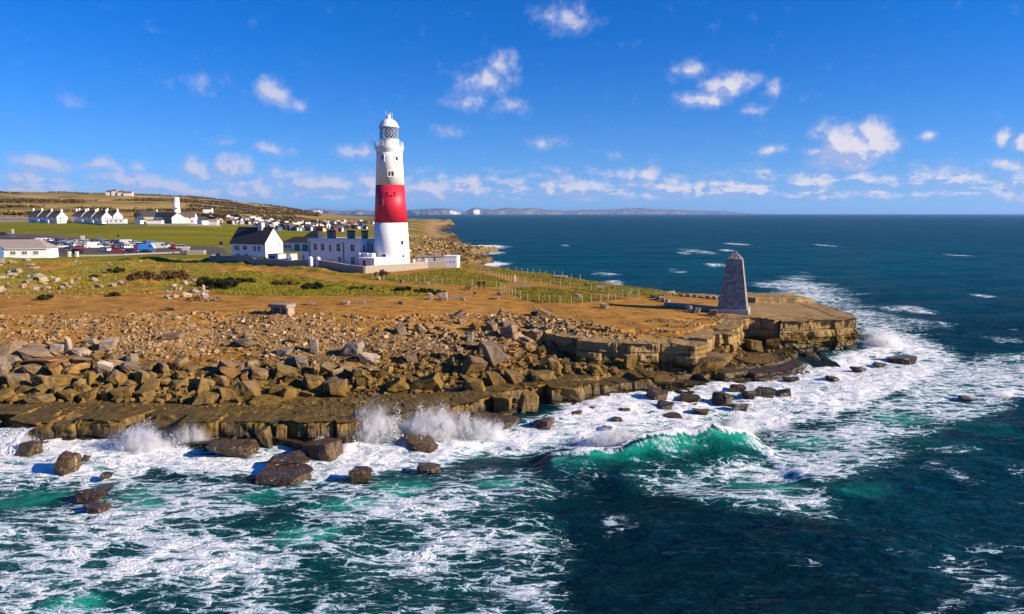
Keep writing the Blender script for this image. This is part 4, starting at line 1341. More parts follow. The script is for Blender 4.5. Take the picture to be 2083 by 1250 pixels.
stones('rubble', pts, .10 + .35 * r_.random_sample(len(pts)) ** 2.5, 19, 'dark broken stone strips along the cliff brow', .7)
pts = scatter([(-60, 815), (200, 818), (500, 822), (800, 808), (1000, 790), (1000, 815), (800, 835), (500, 846), (200, 842), (-60, 840)], 420, 128, 2)
stones('rubble', pts, .12 + .45 * r_.random_sample(len(pts)) ** 3, 129, 'small wet stones lying on the flat shore ledge', .6)
pts = scatter([(1180, 800), (1260, 770), (1400, 760), (1640, 720), (1640, 760), (1500, 800), (1400, 830), (1250, 850), (1120, 850)], 500, 28, .3)
pts[:, 2] = np.maximum(pts[:, 2], -.05)
stones('rubble', pts, .25 + .5 * r_.random_sample(len(pts)) ** 2, 29, 'wet stones washed by foam below the cliff', .6)
pts = scatter([(-60, 600), (330, 606), (420, 620), (500, 630), (900, 615), (1100, 610), (1330, 630), (1330, 650), (900, 645), (480, 635), (-60, 645)], 1600, 38, 4, lambda x, y: np.clip(.05 + 1.4 * fbm(x / 4, y / 3, 3, 209), 0.01, 1))
stones('rubble', pts, .06 + .22 * r_.random_sample(len(pts)) ** 3, 39, 'scattered pebbles on the dirt path', .6)
pts = scatter([(-60, 525), (420, 530), (420, 606), (330, 606), (-60, 612)], 900, 48, 4, lambda x, y: np.clip(1.5 * fbm(x / 6, y / 5, 3, 211), 0.0, 1))
stones('rubble', pts, .15 + .45 * r_.random_sample(len(pts)) ** 3, 49, 'small pale stones strewn over the rough grass', .6)
# rocks of the far eastern shore
r2 = np.random.RandomState(77)
yy = r2.uniform(188, 420, 5200); xx = coast_x(yy) - r2.uniform(-2, 34, 5200) ** 1.0
zz = H(xx, yy); k = (zz > -.2) & (zz < 6.5)
pts = np.stack([xx, yy, zz], 1)[k]
stones('rubble', pts, .4 + 2.2 * r2.random_sample(len(pts)) ** 3, 59, 'jumbled rocks of the far eastern shore', .6)

# ------------------------------------------------------------------ plain materials
def plain(name, col, rough=.8, var=.18, scale=1.2, bump=.0, metal=0.0, streak=False):
    m, t = new_mat(name)
    pos = t.n('ShaderNodeNewGeometry').outputs['Position']
    v_ = t.v('MULTIPLY', pos, (2.2, 2.2, .4)) if streak else pos
    n = t.noise(v_, scale, 5, .62)
    c = t.mix(t.mr(n, .25, .75), tuple(k * (1 - var) for k in col), tuple(min(1, k * (1 + var * .6)) for k in col))
    if streak:      # rain and rust runs
        rn = t.noise(t.v('MULTIPLY', pos, (3.0, 3.0, .16)), 1.0, 5, .7)
        c = t.mix(t.m('MULTIPLY', t.mr(rn, .56, .74), t.mr(t.noise(pos, .35, 4, .6), .42, .62, .05, .5)), c, tuple(k * f for k, f in zip(col, (.66, .58, .48))))
    ins = dict(Base_Color=c, Roughness=rough, Metallic=metal, Specular_IOR_Level=.5 if rough < .6 else .12)
    if bump: ins['Normal'] = t.bump(n, bump, .05)
    t.out(t.bsdf(**ins))
    return m


M = dict(
    white=plain('white_limewash', (.83, .82, .80), .75, .05, .8, .1, streak=True), red=plain('red_paint', (.58, .018, .045), .5, .12, .7, .05, streak=True),
    cream=plain('cream_render', (.72, .66, .56), .85, .12), stone=plain('rubble_stone_wall', (.34, .29, .235), .95, .35, 3.5, .5),
    slate=plain('slate_roof', (.055, .05, .05), .7, .3, 2.5, .3), tile=plain('brown_tile_roof', (.17, .115, .085), .85, .25, 2.5, .3), greyroof=plain('grey_felt_roof', (.30, .25, .22), .9, .18, 1.5),
    brick=plain('brick_chimney', (.34, .21, .14), .9, .3, 5, .3), dark=plain('dark_painted_metal', (.03, .03, .032), .5, .2), glass=plain('window_glass', (.02, .025, .03), .12, .2, .5),
    frame=plain('white_window_frame', (.78, .77, .74), .5, .05), teal=plain('teal_boards', (.05, .21, .24), .7, .2, 3), grey=plain('grey_panel', (.50, .47, .45), .7, .12, 2, streak=True),
    bluedoor=plain('blue_door', (.05, .12, .30), .6, .1), post=plain('weathered_post', (.46, .37, .24), .9, .25, 6), wire=plain('fence_wire', (.28, .27, .26), .5, .1), concrete=plain('concrete', (.46, .42, .36), .9, .2, 2),
    tyre=plain('tyre_rubber', (.02, .02, .02), .85, .2), lamp=plain('headlight_glass', (.75, .75, .72), .15, .05), tail=plain('tail_light', (.45, .02, .02), .25, .05), steel=plain('galvanised_steel', (.42, .42, .42), .45, .15, 3, metal=.6),
    black=plain('tarred_timber', (.022, .018, .016), .85, .3, 3), brass=plain('lens_brass', (.45, .33, .12), .3, .1, metal=.8))


def lens_glass():
    m, t = new_mat('lantern_glass')
    gl = t.n('ShaderNodeBsdfGlossy', {'Color': (.9, .95, 1, 1), 'Roughness': .03})
    tr = t.n('ShaderNodeBsdfTransparent', {'Color': (.82, .9, .95, 1)})
    fr = t.n('ShaderNodeFresnel', {'IOR': 1.5}).outputs[0]
    mx = t.n('ShaderNodeMixShader', {0: t.m('ADD', fr, .06), 1: tr.outputs[0], 2: gl.outputs[0]})
    t.out(mx)
    return m


M['lens'] = lens_glass()


def facemap(face, L, D):
    if face == 'f': return lambda u, o, z: (u, -D / 2 - o, z)
    if face == 'b': return lambda u, o, z: (-u, D / 2 + o, z)
    if face == 'r': return lambda u, o, z: (L / 2 + o, u, z)
    return lambda u, o, z: (-L / 2 - o, -u, z)


def fbox(mb, fm, u0, u1, o0, o1, z0, z1):
    vs = [fm(u, o, z) for z in (z0, z1) for u, o in ((u0, o0), (u1, o0), (u1, o1), (u0, o1))]
    mb.add(vs, [(0, 1, 2, 3), (4, 5, 6, 7), (0, 1, 5, 4), (1, 2, 6, 5), (2, 3, 7, 6), (3, 0, 4, 7)])


def window(parent, fm, u, z, w_, h, bars=(1, 1), frame=True, mat='glass', fmat='frame', sill=False):
    mb = MB(); fbox(mb, fm, u - w_ / 2, u + w_ / 2, -.05, .012, z, z + h)
    wn = mb.build('window', M[mat], parent)
    if frame:
        fb = MB(); t_ = .07
        fbox(fb, fm, u - w_ / 2 - t_, u - w_ / 2, -.03, .05, z - t_, z + h + t_)
        fbox(fb, fm, u + w_ / 2, u + w_ / 2 + t_, -.03, .05, z - t_, z + h + t_)
        fbox(fb, fm, u - w_ / 2, u + w_ / 2, -.03, .048, z + h, z + h + t_)
        fbox(fb, fm, u - w_ / 2, u + w_ / 2, -.03, .048, z - t_, z)
        for i in range(bars[0]):
            uu = u - w_ / 2 + w_ * (i + 1) / (bars[0] + 1)
            fbox(fb, fm, uu - .03, uu + .03, .0, .035, z, z + h)
        for i in range(bars[1]):
            zz = z + h * (i + 1) / (bars[1] + 1)
            fbox(fb, fm, u - w_ / 2, u + w_ / 2, .0, .032, zz - .03, zz + .03)
        fb.build('frame', M[fmat], wn)
    if sill:
        sb = MB(); fbox(sb, fm, u - w_ / 2 - .15, u + w_ / 2 + .15, -.02, .14, z - .2, z - .08)
        sb.build('sill', M[fmat], wn)
    return wn


def door(parent, fm, u, w_, h, mat='bluedoor', z=0.0):
    mb = MB(); fbox(mb, fm, u - w_ / 2, u + w_ / 2, -.05, .03, z, z + h)
    d = mb.build('door', M[mat], parent)
    hb = MB(); fbox(hb, fm, u + w_ / 2 - .16, u + w_ / 2 - .08, .02, .09, z + h * .48, z + h * .52)
    hb.build('handle', M['steel'], d)
    return d


def house(name, loc, rz, L, D, he, hr, label, cat='house', group=None, wall='white', roof='slate', wins=(), doors=(), chims=(), kind='gable', over=.28, chim='brick', frames=True, hip=2.5):
    e = empty(name, loc, rz)
    tag(e, label, cat, group)
    mb = MB()
    th = .16
    if kind == 'gable':
        mb.prism_x([(-D / 2, -.6), (D / 2, -.6), (D / 2, he), (0, hr), (-D / 2, he)], -L / 2, L / 2)
        mb.build('wall', M[wall], e)
        s = (hr - he) / (D / 2)
        rb = MB()
        a, zb = D / 2 + over, he - over * s + .03
        rb.prism_x([(-a, zb), (0, hr + .03), (a, zb), (a, zb + th), (0, hr + .03 + th), (-a, zb + th)], -L / 2 - .12, L / 2 + .12)
        rf = rb.build('roof', M[roof], e)
        vb = MB().prism_x([(-.16, hr + th), (.16, hr + th), (0, hr + th + .14)], -L / 2 - .12, L / 2 + .12)
        vb.build('ridge', M[roof], rf)
    elif kind == 'hip':
        mb.box(-L / 2, L / 2, -D / 2, D / 2, -.6, he).build('wall', M[wall], e)
        rb = MB()
        a, b = L / 2 + over, D / 2 + over
        rb.frustum(-a, a, -b, b, he + .005, -L / 2 + hip, L / 2 - hip, -.05, .05, hr)
        rf = rb.build('roof', M[roof], e)
        fa = MB().box(-a, a, -b - .02, -b + .05, he - .16, he); fa.build('fascia', M['frame'], rf)
    else:
        mb.box(-L / 2, L / 2, -D / 2, D / 2, -.6, he).build('wall', M[wall], e)
        rb = MB().box(-L / 2 - over, L / 2 + over, -D / 2 - over, D / 2 + over, he + .004, he + (hr - he))
        rf = rb.build('roof', M[roof], e)
    for (x, y, w_, d_, h, z0) in chims:
        c = MB().box(x - w_ / 2, x + w_ / 2, y - d_ / 2, y + d_ / 2, z0, z0 + h).build('chimney', M[chim], rf)
        for k in (-.25, .25):
            MB().lathe([(.13, z0 + h), (.11, z0 + h + .4)], 8, x + k * w_, y).build('chimney', M['brick'], rf)
    for (f, u, z, w_, h) in wins:
        window(e, facemap(f, L, D), u, z, w_, h, frame=frames, sill=frames)
    for (f, u, w_, h, mt) in doors:
        door(e, facemap(f, L, D), u, w_, h, mt)
    return e


def ctr(corner, rz, L, D):
    """centre of a block whose front-right corner stands at a point"""
    c, s = math.cos(rz), math.sin(rz)
    ox, oy = -L / 2, D / 2
    return (corner[0] + ox * c - oy * s, corner[1] + ox * s + oy * c)


def at(px, y):
    return (px - CX) / FPX * (y * math.cos(PITCH) + 1.7)


# ------------------------------------------------------------------ the lighthouse
LHX, LHY = at(797.5, 168), 168.0
LHZ = Hs(LHX, LHY)
lh = empty('lighthouse', (LHX, LHY, LHZ))
lh.scale = (1, 1, .94)
tag(lh, 'tall white lighthouse tower with one broad red band and glazed lantern', 'lighthouse')
TW = [(0, 4.50), (1.2, 4.42), (4, 4.28), (11.25, 3.98), (20.8, 3.46), (27.8, 3.10), (29.6, 3.06)]


def tw_r(z):
    return float(np.interp(z, [a for a, b in TW], [b for a, b in TW]))


def tower(z0, z1, name, mat, label=None):
    zs = sorted(set([z0, z1] + [a for a, b in TW if z0 < a < z1]))
    o = MB().lathe([(tw_r(z), z) for z in zs], 72).build(name, M[mat], lh, smooth=True)
    o.data.polygons[-1].use_smooth = False; o.data.polygons[-2].use_smooth = False
    if label: o['label'] = label
    return o


tower(-.8, 11.25, 'tower_base', 'white')
tower(11.25, 20.8, 'red_band', 'red', 'broad red painted band')
tower(20.8, 29.6, 'tower_top', 'white')
g_ = MB().lathe([(3.06, 28.9), (3.2, 29.3), (3.42, 29.9), (3.48, 30.3), (3.48, 30.5), (2.2, 30.5)], 64).build('gallery', M['white'], lh, smooth=False)
rail = MB()
for k in range(28):
    a = 2 * math.pi * k / 28
    rail.tube((3.36 * math.cos(a), 3.36 * math.sin(a), 30.5), (3.36 * math.cos(a), 3.36 * math.sin(a), 31.6), .035, seg=5)
for z in (30.85, 31.22, 31.6):
    for k in range(40):
        a, b = 2 * math.pi * k / 40, 2 * math.pi * (k + 1) / 40
        rail.tube((3.36 * math.cos(a), 3.36 * math.sin(a), z), (3.36 * math.cos(b), 3.36 * math.sin(b), z), .03, seg=4)
rail.build('railing', M['white'], lh)
MB().lathe([(2.32, 30.5), (2.32, 32.1), (2.42, 32.15), (2.42, 32.3)], 40).build('lantern_base', M['white'], lh, smooth=False)
ln = MB().lathe([(2.18, 32.3), (2.18, 35.2)], 32, caps=False).build('lantern_glazing', M['lens'], lh)
lat = MB()
for k in range(16):
    for z0, z1 in ((32.3, 33.27), (33.27, 34.23), (34.23, 35.2)):
        for sg in (0, 1):
            a = 2 * math.pi * (k + (0 if sg else 1)) / 16; b = 2 * math.pi * (k + (1 if sg else 0)) / 16
            lat.tube((2.2 * math.cos(a), 2.2 * math.sin(a), z0), (2.2 * math.cos(b), 2.2 * math.sin(b), z1), .05, seg=4)
lat.build('lattice', M['white'], ln)
MB().lathe([(.3, 32.3), (.95, 32.6), (1.15, 33.7), (.95, 34.8), (.4, 35.1)], 20).build('lens', M['glass'], ln, smooth=True)
MB().lathe([(2.36, 35.2), (2.45, 35.25), (2.45, 35.5), (2.30, 35.6), (2.12, 36.2), (1.72, 36.8), (1.1, 37.25), (.5, 37.45), (.42, 37.9), (.55, 38.0), (.55, 38.3), (.2, 38.5)], 40).build('dome', M['white'], lh, smooth=True)
fin = MB()
fin.tube((-.62, 0, 37.2), (-.62, 0, 39.4), .05); fin.tube((.5, 0, 37.3), (.5, 0, 38.9), .05); fin.tube((-.1, 0, 38.9), (.9, 0, 38.9), .04); fin.tube((.9, 0, 37.2), (.9, 0, 38.9), .04)
fin.tube((-.62, 0, 38.2), (.5, 0, 38.2), .04)
fin.build('aerial', M['white'], lh)
MB().tube((-3.3, -.4, 30.4), (-4.3, -.4, 33.0), .05).build('aerial', M['steel'], lh)


def lh_win(ang, z, w_, h, double=False, mat='glass'):
    """a deep-set window: ang in degrees round from the side that faces the camera, plus = towards the right"""
    a = R(ang) - R(90) + math.atan2(-LHX, LHY) * 1.0
    c, s = math.cos(a), math.sin(a)
    r = tw_r(z + h / 2)
    fm = lambda u, o, zz: ((r + o) * c - u * s, (r + o) * s + u * c, zz)
    if double:
        wn = window(lh, fm, -w_ * .42, z, w_ * .5, h, bars=(0, 1), frame=False); window(lh, fm, w_ * .42, z, w_ * .5, h, bars=(0, 1), frame=False)
    else:
        wn = window(lh, fm, 0, z, w_, h, bars=(0, 1), frame=False)
    fb = MB(); t_ = .14
    fbox(fb, fm, -w_ / 2 - t_ - .2 * double, -w_ / 2 - .2 * double, -.2, .10, z - t_, z + h + t_); fbox(fb, fm, w_ / 2 + .2 * double, w_ / 2 + t_ + .2 * double, -.2, .10, z - t_, z + h + t_)
    fbox(fb, fm, -w_ / 2 - .2 * double, w_ / 2 + .2 * double, -.2, .098, z + h, z + h + t_); fbox(fb, fm, -w_ / 2 - .25, w_ / 2 + .25, -.2, .16, z - t_ - .05, z)
    fb.build('frame', M['red' if 11.25 < z < 20 else 'white'], wn)


lh_win(-30, 26.7, .6, 1.5); lh_win(32, 26.6, .6, 1.2); lh_win(4, 22.9, .9, 1.2, True); lh_win(-36, 15.6, .8, 1.5); lh_win(36, 5.4, .7, 1.3); lh_win(38, 2.4, .6, .6)
horn = MB()
ah = R(8) - R(90) + math.atan2(-LHX, LHY)
ca, sa = math.cos(ah), math.sin(ah)
for i, (u, z) in enumerate([(-.75, 18.3), (0, 18.15), (.75, 18.3), (-.8, 18.95), (.8, 18.95)]):
    r = tw_r(z)
    p = ((r - .1) * ca - u * sa, (r - .1) * sa + u * ca, z); q = ((r + .28) * ca - u * sa, (r + .28) * sa + u * ca, z)
    horn.tube(p, q, .09, .22, seg=10)
horn.build('fog_horn', M['red'], lh)
tower_door = lh_win(-25, 1.6, 1.0, 1.6)

# white annexe at the tower foot
rzA = R(-32)
an = ctr(( -32.6 + 7.6 * .53, 160.2 + 7.6 * .85), rzA + R(90), 9.6, 5.2)
acx, acy = -31.6, 164.4
e = empty('tower_annexe', (acx, acy, Hs(acx, acy)), rzA)
tag(e, 'low white walled annexe in front of the lighthouse foot', 'building')
MB().box(-2.3, 2.6, -5.0, 4.2, -.6, 2.1).build('wall', M['white'], e)
MB().box(-2.45, 2.75, -5.15, 4.3, 2.1, 2.28).build('coping', M['white'], e)
door(e, lambda u, o, z: (u, -5.0 - o, z), -.6, .9, 1.7, 'dark')
for u in (-1.7, .8):
    lb = MB().tube((u, -5.3, -.3), (u, -5.3, 3.0), .05); lp = lb.build('lamp_post', M['steel'], e)
    MB().lathe([(.05, 2.95), (.24, 3.12), (.26, 3.3), (.1, 3.46)], 10, u, -5.3).build('lamp_shade', M['lamp'], lp, smooth=True)

# keepers' block: two storeys, parapet, three stacks
rzB = R(-25)
LB, DB = 15.6, 9.0
c0 = ctr((at(731, 166), 166.0), rzB, LB, DB)
zB = Hs(*c0)
kb = empty('keepers_block', (c0[0], c0[1], zB), rzB)
tag(kb, 'two-storey white flat-roofed keepers block beside the lighthouse', 'building')
MB().box(-LB / 2, LB / 2, -DB / 2, DB / 2, -.6, 6.35).build('wall', M['white'], kb)
pr = MB(); pr.box(-LB / 2 - .18, LB / 2 + .18, -DB / 2 - .18, DB / 2 + .18, 5.75, 5.95); pr.box(-LB / 2 - .1, LB / 2 + .1, -DB / 2 - .1, DB / 2 + .1, 6.351, 6.5)
pr.build('parapet', M['white'], kb)
for x, w_ in ((-4.2, 1.9), (2.0, 1.5), (6.2, 1.1)):
    c = MB().box(x - w_ / 2, x + w_ / 2, -.5, .7, 6.5, 8.5).build('chimney', M['brick'], kb)
    MB().box(x - w_ / 2 - .1, x + w_ / 2 + .1, -.6, .8, 8.2, 8.42).build('coping', M['black'], c)
fmB = facemap('f', LB, DB)
for u, z, w_, h in ((-5.6, 3.7, .95, 1.5), (-3.3, 3.6, 1.0, 1.6), (-.9, 3.5, .7, 1.5), (1.6, 3.55, 1.05, 1.7), (5.9, 3.6, 1.05, 1.6), (-6.9, .6, .8, 1.3), (-5.4, .5, .9, 1.4), (1.9, .4, .9, 1.6), (5.9, .5, 1.05, 1.6)):
    window(kb, fmB, u, z, w_, h, sill=True, fmat='frame')
for u in (-7.4, 3.2):
    mb = MB(); fbox(mb, fmB, u - .07, u + .07, .02, .16, -.2, 5.7); mb.build('drainpipe', M['dark'], kb)
fmR = facemap('r', LB, DB)
for u, z in ((-2.6, 3.5), (.6, 3.5)):
    window(kb, fmR, u, z, .7, 1.5, sill=True)
mb = MB(); fbox(mb, fmR, -1.0, -.86, .02, .16, -.2, 5.7); mb.build('drainpipe', M['dark'], kb)
door(kb, fmR, 2.8, 1.0, 2.1, 'bluedoor')
wg = ctr((at(630, 172.5), 172.5), rzB, 3.0, 4)
house('side_wing', (wg[0], wg[1], Hs(*wg)), rzB, 3.0, 4.0, 2.9, 3.05, 'single-storey white wing at the west end of the keepers block', 'building', wall='white', roof='white', kind='flat', over=.06, wins=[('f', -.4, 1.0, .5, 1.2)])
# low link wing in front of the lit end, in shade
wl_ = ctr((at(758, 163.2), 163.2), rzB, 4.2, 3.2)
house('link_wing', (wl_[0], wl_[1], Hs(*wl_)), rzB, 4.2, 3.2, 2.7, 2.85, 'low white link between keepers block and lighthouse', 'building', wall='white', roof='white', kind='flat', over=.06, wins=[('f', -1.0, .7, .5, 1.4)], doors=[('f', .9, .9, 2.0, 'dark')])

# gabled cottage
LC, DC = 13.0, 6.6
cc_ = ctr((at(541, 187), 187.0), rzB, LC, DC)
ck = house('cottage', (cc_[0], cc_[1], Hs(*cc_)), rzB, LC, DC, 4.55, 8.5, 'white cottage with steep dark roof and a tall single chimney', 'house', roof='slate', over=.35,
           wins=[('f', -4.6, 2.5, .9, 1.1), ('f', -3.6, 2.5, .9, 1.1), ('f', -1.0, 2.6, 1.5, 1.0), ('f', 2.6, 2.4, .9, 1.2), ('f', 4.2, 2.4, .9, 1.2), ('f', -3.9, -.1, 1.2, 1.5), ('f', -.6, -.1, 1.2, 1.5)])
rf = [c for c in ck.children if c.name.startswith('roof')][0]
MB().box(1.5, 3.0, -.75, .35, 5.6, 10.0).build('chimney', M['cream'], rf)
mb = MB(); fbox(mb, facemap('r', LC, DC), 2.0, 2.12, .02, .14, -.2, 4.6); mb.build('drainpipe', M['dark'], ck)
pc = MB().box(LC / 2 + .02, LC / 2 + .9, -.2, 2.6, 1.2, 1.4); pc.build('porch', M['grey'], ck)
for i, (px, yy, L_, D_, h_, dm) in enumerate(((566, 181, 3.6, 3.0, 1.9, 'bluedoor'), (591, 183.5, 3.2, 2.6, 1.8, 'dark'))):
    c1 = ctr((at(px, yy), yy), rzB, L_, D_)
    house('garage', (c1[0], c1[1], Hs(*c1)), rzB, L_, D_, h_, h_ + .18, ('low white garage with pale blue door beside the cottage gable', 'low white shed with dark opening east of the garage')[i], 'garage', roof='greyroof', kind='flat', over=.12,
          doors=[('f', -.3, 1.9 if i == 0 else .9, 1.6, dm)])
# long low building behind
cl_ = ctr((at(648, 236), 236.0), rzB, 16.5, 7)
house('visitor_block', (cl_[0], cl_[1], Hs(*cl_)), rzB, 16.5, 7.0, 2.7, 4.8, 'long low building with dark hipped roof behind the keepers block', 'building', roof='slate', kind='hip', hip=3.0,
      wins=[('f', -6.4, .9, 1.4, 1.0), ('f', -4.6, .9, 1.2, 1.0)], doors=[('f', -1.2, 2.4, 2.3, 'teal'), ('f', 2.4, 2.6, 2.3, 'teal')])
c2 = (at(642, 246), 246.0)
house('visitor_block', (c2[0], c2[1], Hs(*c2)), rzB, 9, 7.0, 3.2, 6.8, 'dark hipped roof peeping behind the keepers block chimneys', 'building', roof='slate', kind='hip', hip=3.2)

# shed and white store east of the tower
cs = (at(879, 172), 172.0)
sh = empty('panel_shed', (cs[0], cs[1], Hs(*cs)), R(8))
tag(sh, 'long low shed clad in grey upright panels beside the lighthouse', 'shed')
MB().box(-3.9, 3.9, -1.6, 1.6, -.5, 2.3).build('wall', M['grey'], sh)
rb = MB().frustum(-4.1, 4.1, -1.8, 1.8, 2.304, -4.1, 4.1, -1.8, 1.8, 2.46); rb.build('roof', M['greyroof'], sh)
for x in (-3.85, -2.2, .7, 3.75):
    MB().box(x - .09, x + .09, -1.7, -1.602, -.5, 2.30).build('frame', M['dark'], sh)
for k in range(16):
    x = -3.6 + k * .46
    MB().box(x - .012, x + .012, -1.62, -1.603, .0, 2.2).build('panel_joint', M['dark'], sh)
cw = (at(920, 167), 167.0)
ws = empty('store', (cw[0], cw[1], Hs(*cw)), R(-6))
tag(ws, 'small plain white flat-roofed store at the end of the stone wall', 'building')
MB().box(-1.55, 1.55, -2, 2, -.6, 2.75).build('wall', M['white'], ws)
MB().box(-1.62, 1.62, -2.07, 2.07, 2.75, 2.9).build('roof', M['white'], ws)
for x in (-.9, -.1, .8):
    MB().box(x - .1, x + .1, -2.03, -1.95, 1.35, 1.65).build('vent', M['dark'], ws)
cg = (at(855, 168), 168.0)
gt = empty('yard_gate', (cg[0], cg[1], Hs(*cg)), R(20))
tag(gt, 'pale gate posts with wooden gate beside the lighthouse', 'gate')
for x in (-1.5, 1.5): MB().box(x - .2, x + .2, -.2, .2, -.3, 1.9).build('post', M['white'], gt)
for z in (.3, .7, 1.1, 1.5): MB().box(-1.3, 1.3, -.05, .05, z, z + .16).build('rail', M['post'], gt)


# perimeter wall
def wall_run(name, pts, h, th, mat, label, cat='wall', cop=None, group=None):
    e = empty(name, (pts[0][0], pts[0][1], Hs(*pts[0])))
    tag(e, label, cat, group)
    e['kind'] = 'thing'
    base = Vector((pts[0][0], pts[0][1], Hs(*pts[0])))
    for i in range(len(pts) - 1):
        a, b = Vector(pts[i]), Vector(pts[i + 1])
        n = max(1, int((b - a).length / 4))
        mb = MB(); cb = MB()
        d = (b - a).normalized(); nn = Vector((-d.y, d.x)) * th / 2
        for k in range(n):
            p, q = a.lerp(b, k / n), a.lerp(b, (k + 1) / n)
            zp, zq = Hs(p.x, p.y) - base.z, Hs(q.x, q.y) - base.z
            P = [(p - nn), (q - nn), (q + nn), (p + nn)]
            for m_b, z0, z1, ex in ((mb, -.7, h, 0), (cb, h, h + .14, .06)):
                vs = []
                for zz in (z0, z1):
                    for c, zg, s in zip(P, (zp, zq, zq, zp), (-1, -1, 1, 1)):
                        o_ = nn.normalized() * ex * s
                        vs.append((c.x + o_.x - base.x, c.y + o_.y - base.y, zg + zz))
                m_b.add(vs, [(3, 2, 1, 0), (4, 5, 6, 7), (0, 1, 5, 4), (1, 2, 6, 5), (2, 3, 7, 6), (3, 0, 4, 7)])
        mb.build('wall_run', M[mat], e)
        if cop: cb.build('coping', M[cop], e)
    return e


def wp(px, py): return tuple(G(px, py)[:2])


wA, wB, wC, wD = wp(428, 531), wp(742, 557), wp(870, 546), wp(908, 545)
wG1 = tuple(np.array(wA) + (np.array(wB) - np.array(wA)) * .70); wG2 = tuple(np.array(wA) + (np.array(wB) - np.array(wA)) * .745)
wall_run('garden_wall', [wG1, wA, tuple(np.array(wA) + np.array((-3.5, 14)))], 1.35, .45, 'stone', 'long grey stone garden wall in front of the cottage', cop='stone')
wall_run('garden_wall', [wG2, wB, wC, wD], 1.45, .45, 'stone', 'stone wall turning the corner below the lighthouse', cop='concrete')
for i, p in enumerate((wG1, wG2)):
    e = empty('gate_pillar', (p[0], p[1], Hs(*p)), rzB)
    tag(e, ('cottage-side white gate pillar in the garden wall', 'lighthouse-side white gate pillar in the garden wall')[i], 'pillar', 'gate pillars')
    MB().box(-.35, .35, -.35, .35, -.4, 1.9).build('shaft', M['white'], e)
    MB().frustum(-.45, .45, -.45, .45, 1.9, -.1, .1, -.1, .1, 2.3).build('cap', M['white'], e)

# café on the far left
cx_, cy_ = at(97, 199), 199.0
rzF = R(14)
LF, DF = 19.0, 8.0
cf = ctr((cx_, cy_), rzF, LF, DF)
house('cafe', (cf[0], cf[1], Hs(*cf) + .2), rzF, LF, DF, 2.75, 5.3, 'white café with grey hipped roof and a row of small windows', 'building', roof='greyroof', kind='hip', hip=3.2, over=.4,
      wins=[('f', -5 + 2.9 * k, 1.2, 1.3, .75) for k in range(5)], doors=[('f', -7.6, 1.0, 2.1, 'bluedoor')])
c3 = (at(38, 226), 226.0)
house('cafe_annexe', (c3[0], c3[1], Hs(*c3)), R(10), 8, 6, 2.6, 4.6, 'dark-roofed low building behind the café', 'building', roof='slate', kind='gable')
c4 = (at(-18, 188), 188.0)
house('kiosk', (c4[0], c4[1], Hs(*c4) + .3), R(-20), 4.2, 4, 2.2, 3.6, 'blue kiosk with pitched roof at the corner of the café', 'kiosk', wall='bluedoor', roof='slate')  # blue walls put the shade of a gable end into the colour

# ------------------------------------------------------------------ the village
rng_v = random.Random(3)


def cottage_row(px0, n, yy, step, he, hr, group, labels, rz=rzB, D=7.0, Lu=10.2, roof='tile', mark=0):
    c = math.cos(rz); s = math.sin(rz)
    x0, y0 = at(px0, yy), yy
    for k in range(n):
        cx, cy = x0 + c * Lu * (k + .5), y0 + s * Lu * (k + .5) + D / 2
        z = Hs(cx, cy) - .15 * k
        end = k == n - 1
        wn = [('f', u, zz, .95, 1.2) for u in (-2.4, 2.2) for zz in (.9, 2.9)]
        if end: wn += [('r', -1.2, 3.0, .8, 1.1), ('r', -1.4, .8, .8, 1.1)]
        hs = house('terrace_house', (cx, cy, z), rz, Lu - .02, D, he, hr, labels[k], 'house', group, roof=roof, wins=wn, doors=[('f', 0, 1.0, 2.0, 'bluedoor' if k % 2 else 'dark')], over=.2, frames=False)
        rf = [q for q in hs.children if q.name.startswith('roof')][0]
        MB().box(Lu / 2 - .9, Lu / 2 + .1, -.5, .5, hr - .8, hr + 1.6).build('chimney', M['white'], rf)
        if k == 0: MB().box(-Lu / 2 - .1, -Lu / 2 + .8, -.5, .5, hr - .8, hr + 1.6).build('chimney', M['white'], rf)
        if k:
            MB().prism_x([(-D / 2 - .25, he - .2), (0, hr + .1), (D / 2 + .25, he - .2), (D / 2 + .25, he + .25), (0, hr + .5), (-D / 2 - .25, he + .25)], -Lu / 2 - .14, -Lu / 2 + .14).build('party_wall', M['cream'], hs)
        pb = MB().prism_x([(-D / 2 - 1.6, 0), (-D / 2, 0), (-D / 2, 2.9), (-D / 2 - 1.6, 2.2)], -3.4, -1.4); 
        if k > 0: pb.build('porch', M['white'], hs)


cottage_row(64, 3, 462, 0, 4.3, 7.8, 'western terrace', ['westernmost white terrace house, beside the red parked van', 'middle house of the western white terrace', 'gable-end house of the western white terrace'])
cottage_row(152, 3, 455, 0, 4.3, 7.6, 'eastern terrace', ['first house of the eastern white terrace, next to the gap', 'middle house of the eastern white terrace', 'gable-end house of the eastern white terrace'])
cottage_row(158, 4, 490, 0, 4.8, 8.2, 'rear terrace', ['westernmost house of the rear terrace, only its chimneys showing', 'second house of the rear terrace behind the eastern row', 'third house of the rear terrace behind the eastern row', 'tall white gable house at the end of the rear terrace'], Lu=10.4)


def far_house(px, yy, L, D, he, hr, label, rz=rzB, wall='white', roof='slate', cat='house', kind='gable', wins=(), group=None, name='house', chims=(), dz=0.0):
    x = at(px, yy)
    return house(name, (x, yy, Hs(x, yy) + dz), rz, L, D, he, hr, label, cat, group, wall, roof, wins, (), chims, kind, .2, 'white', False)


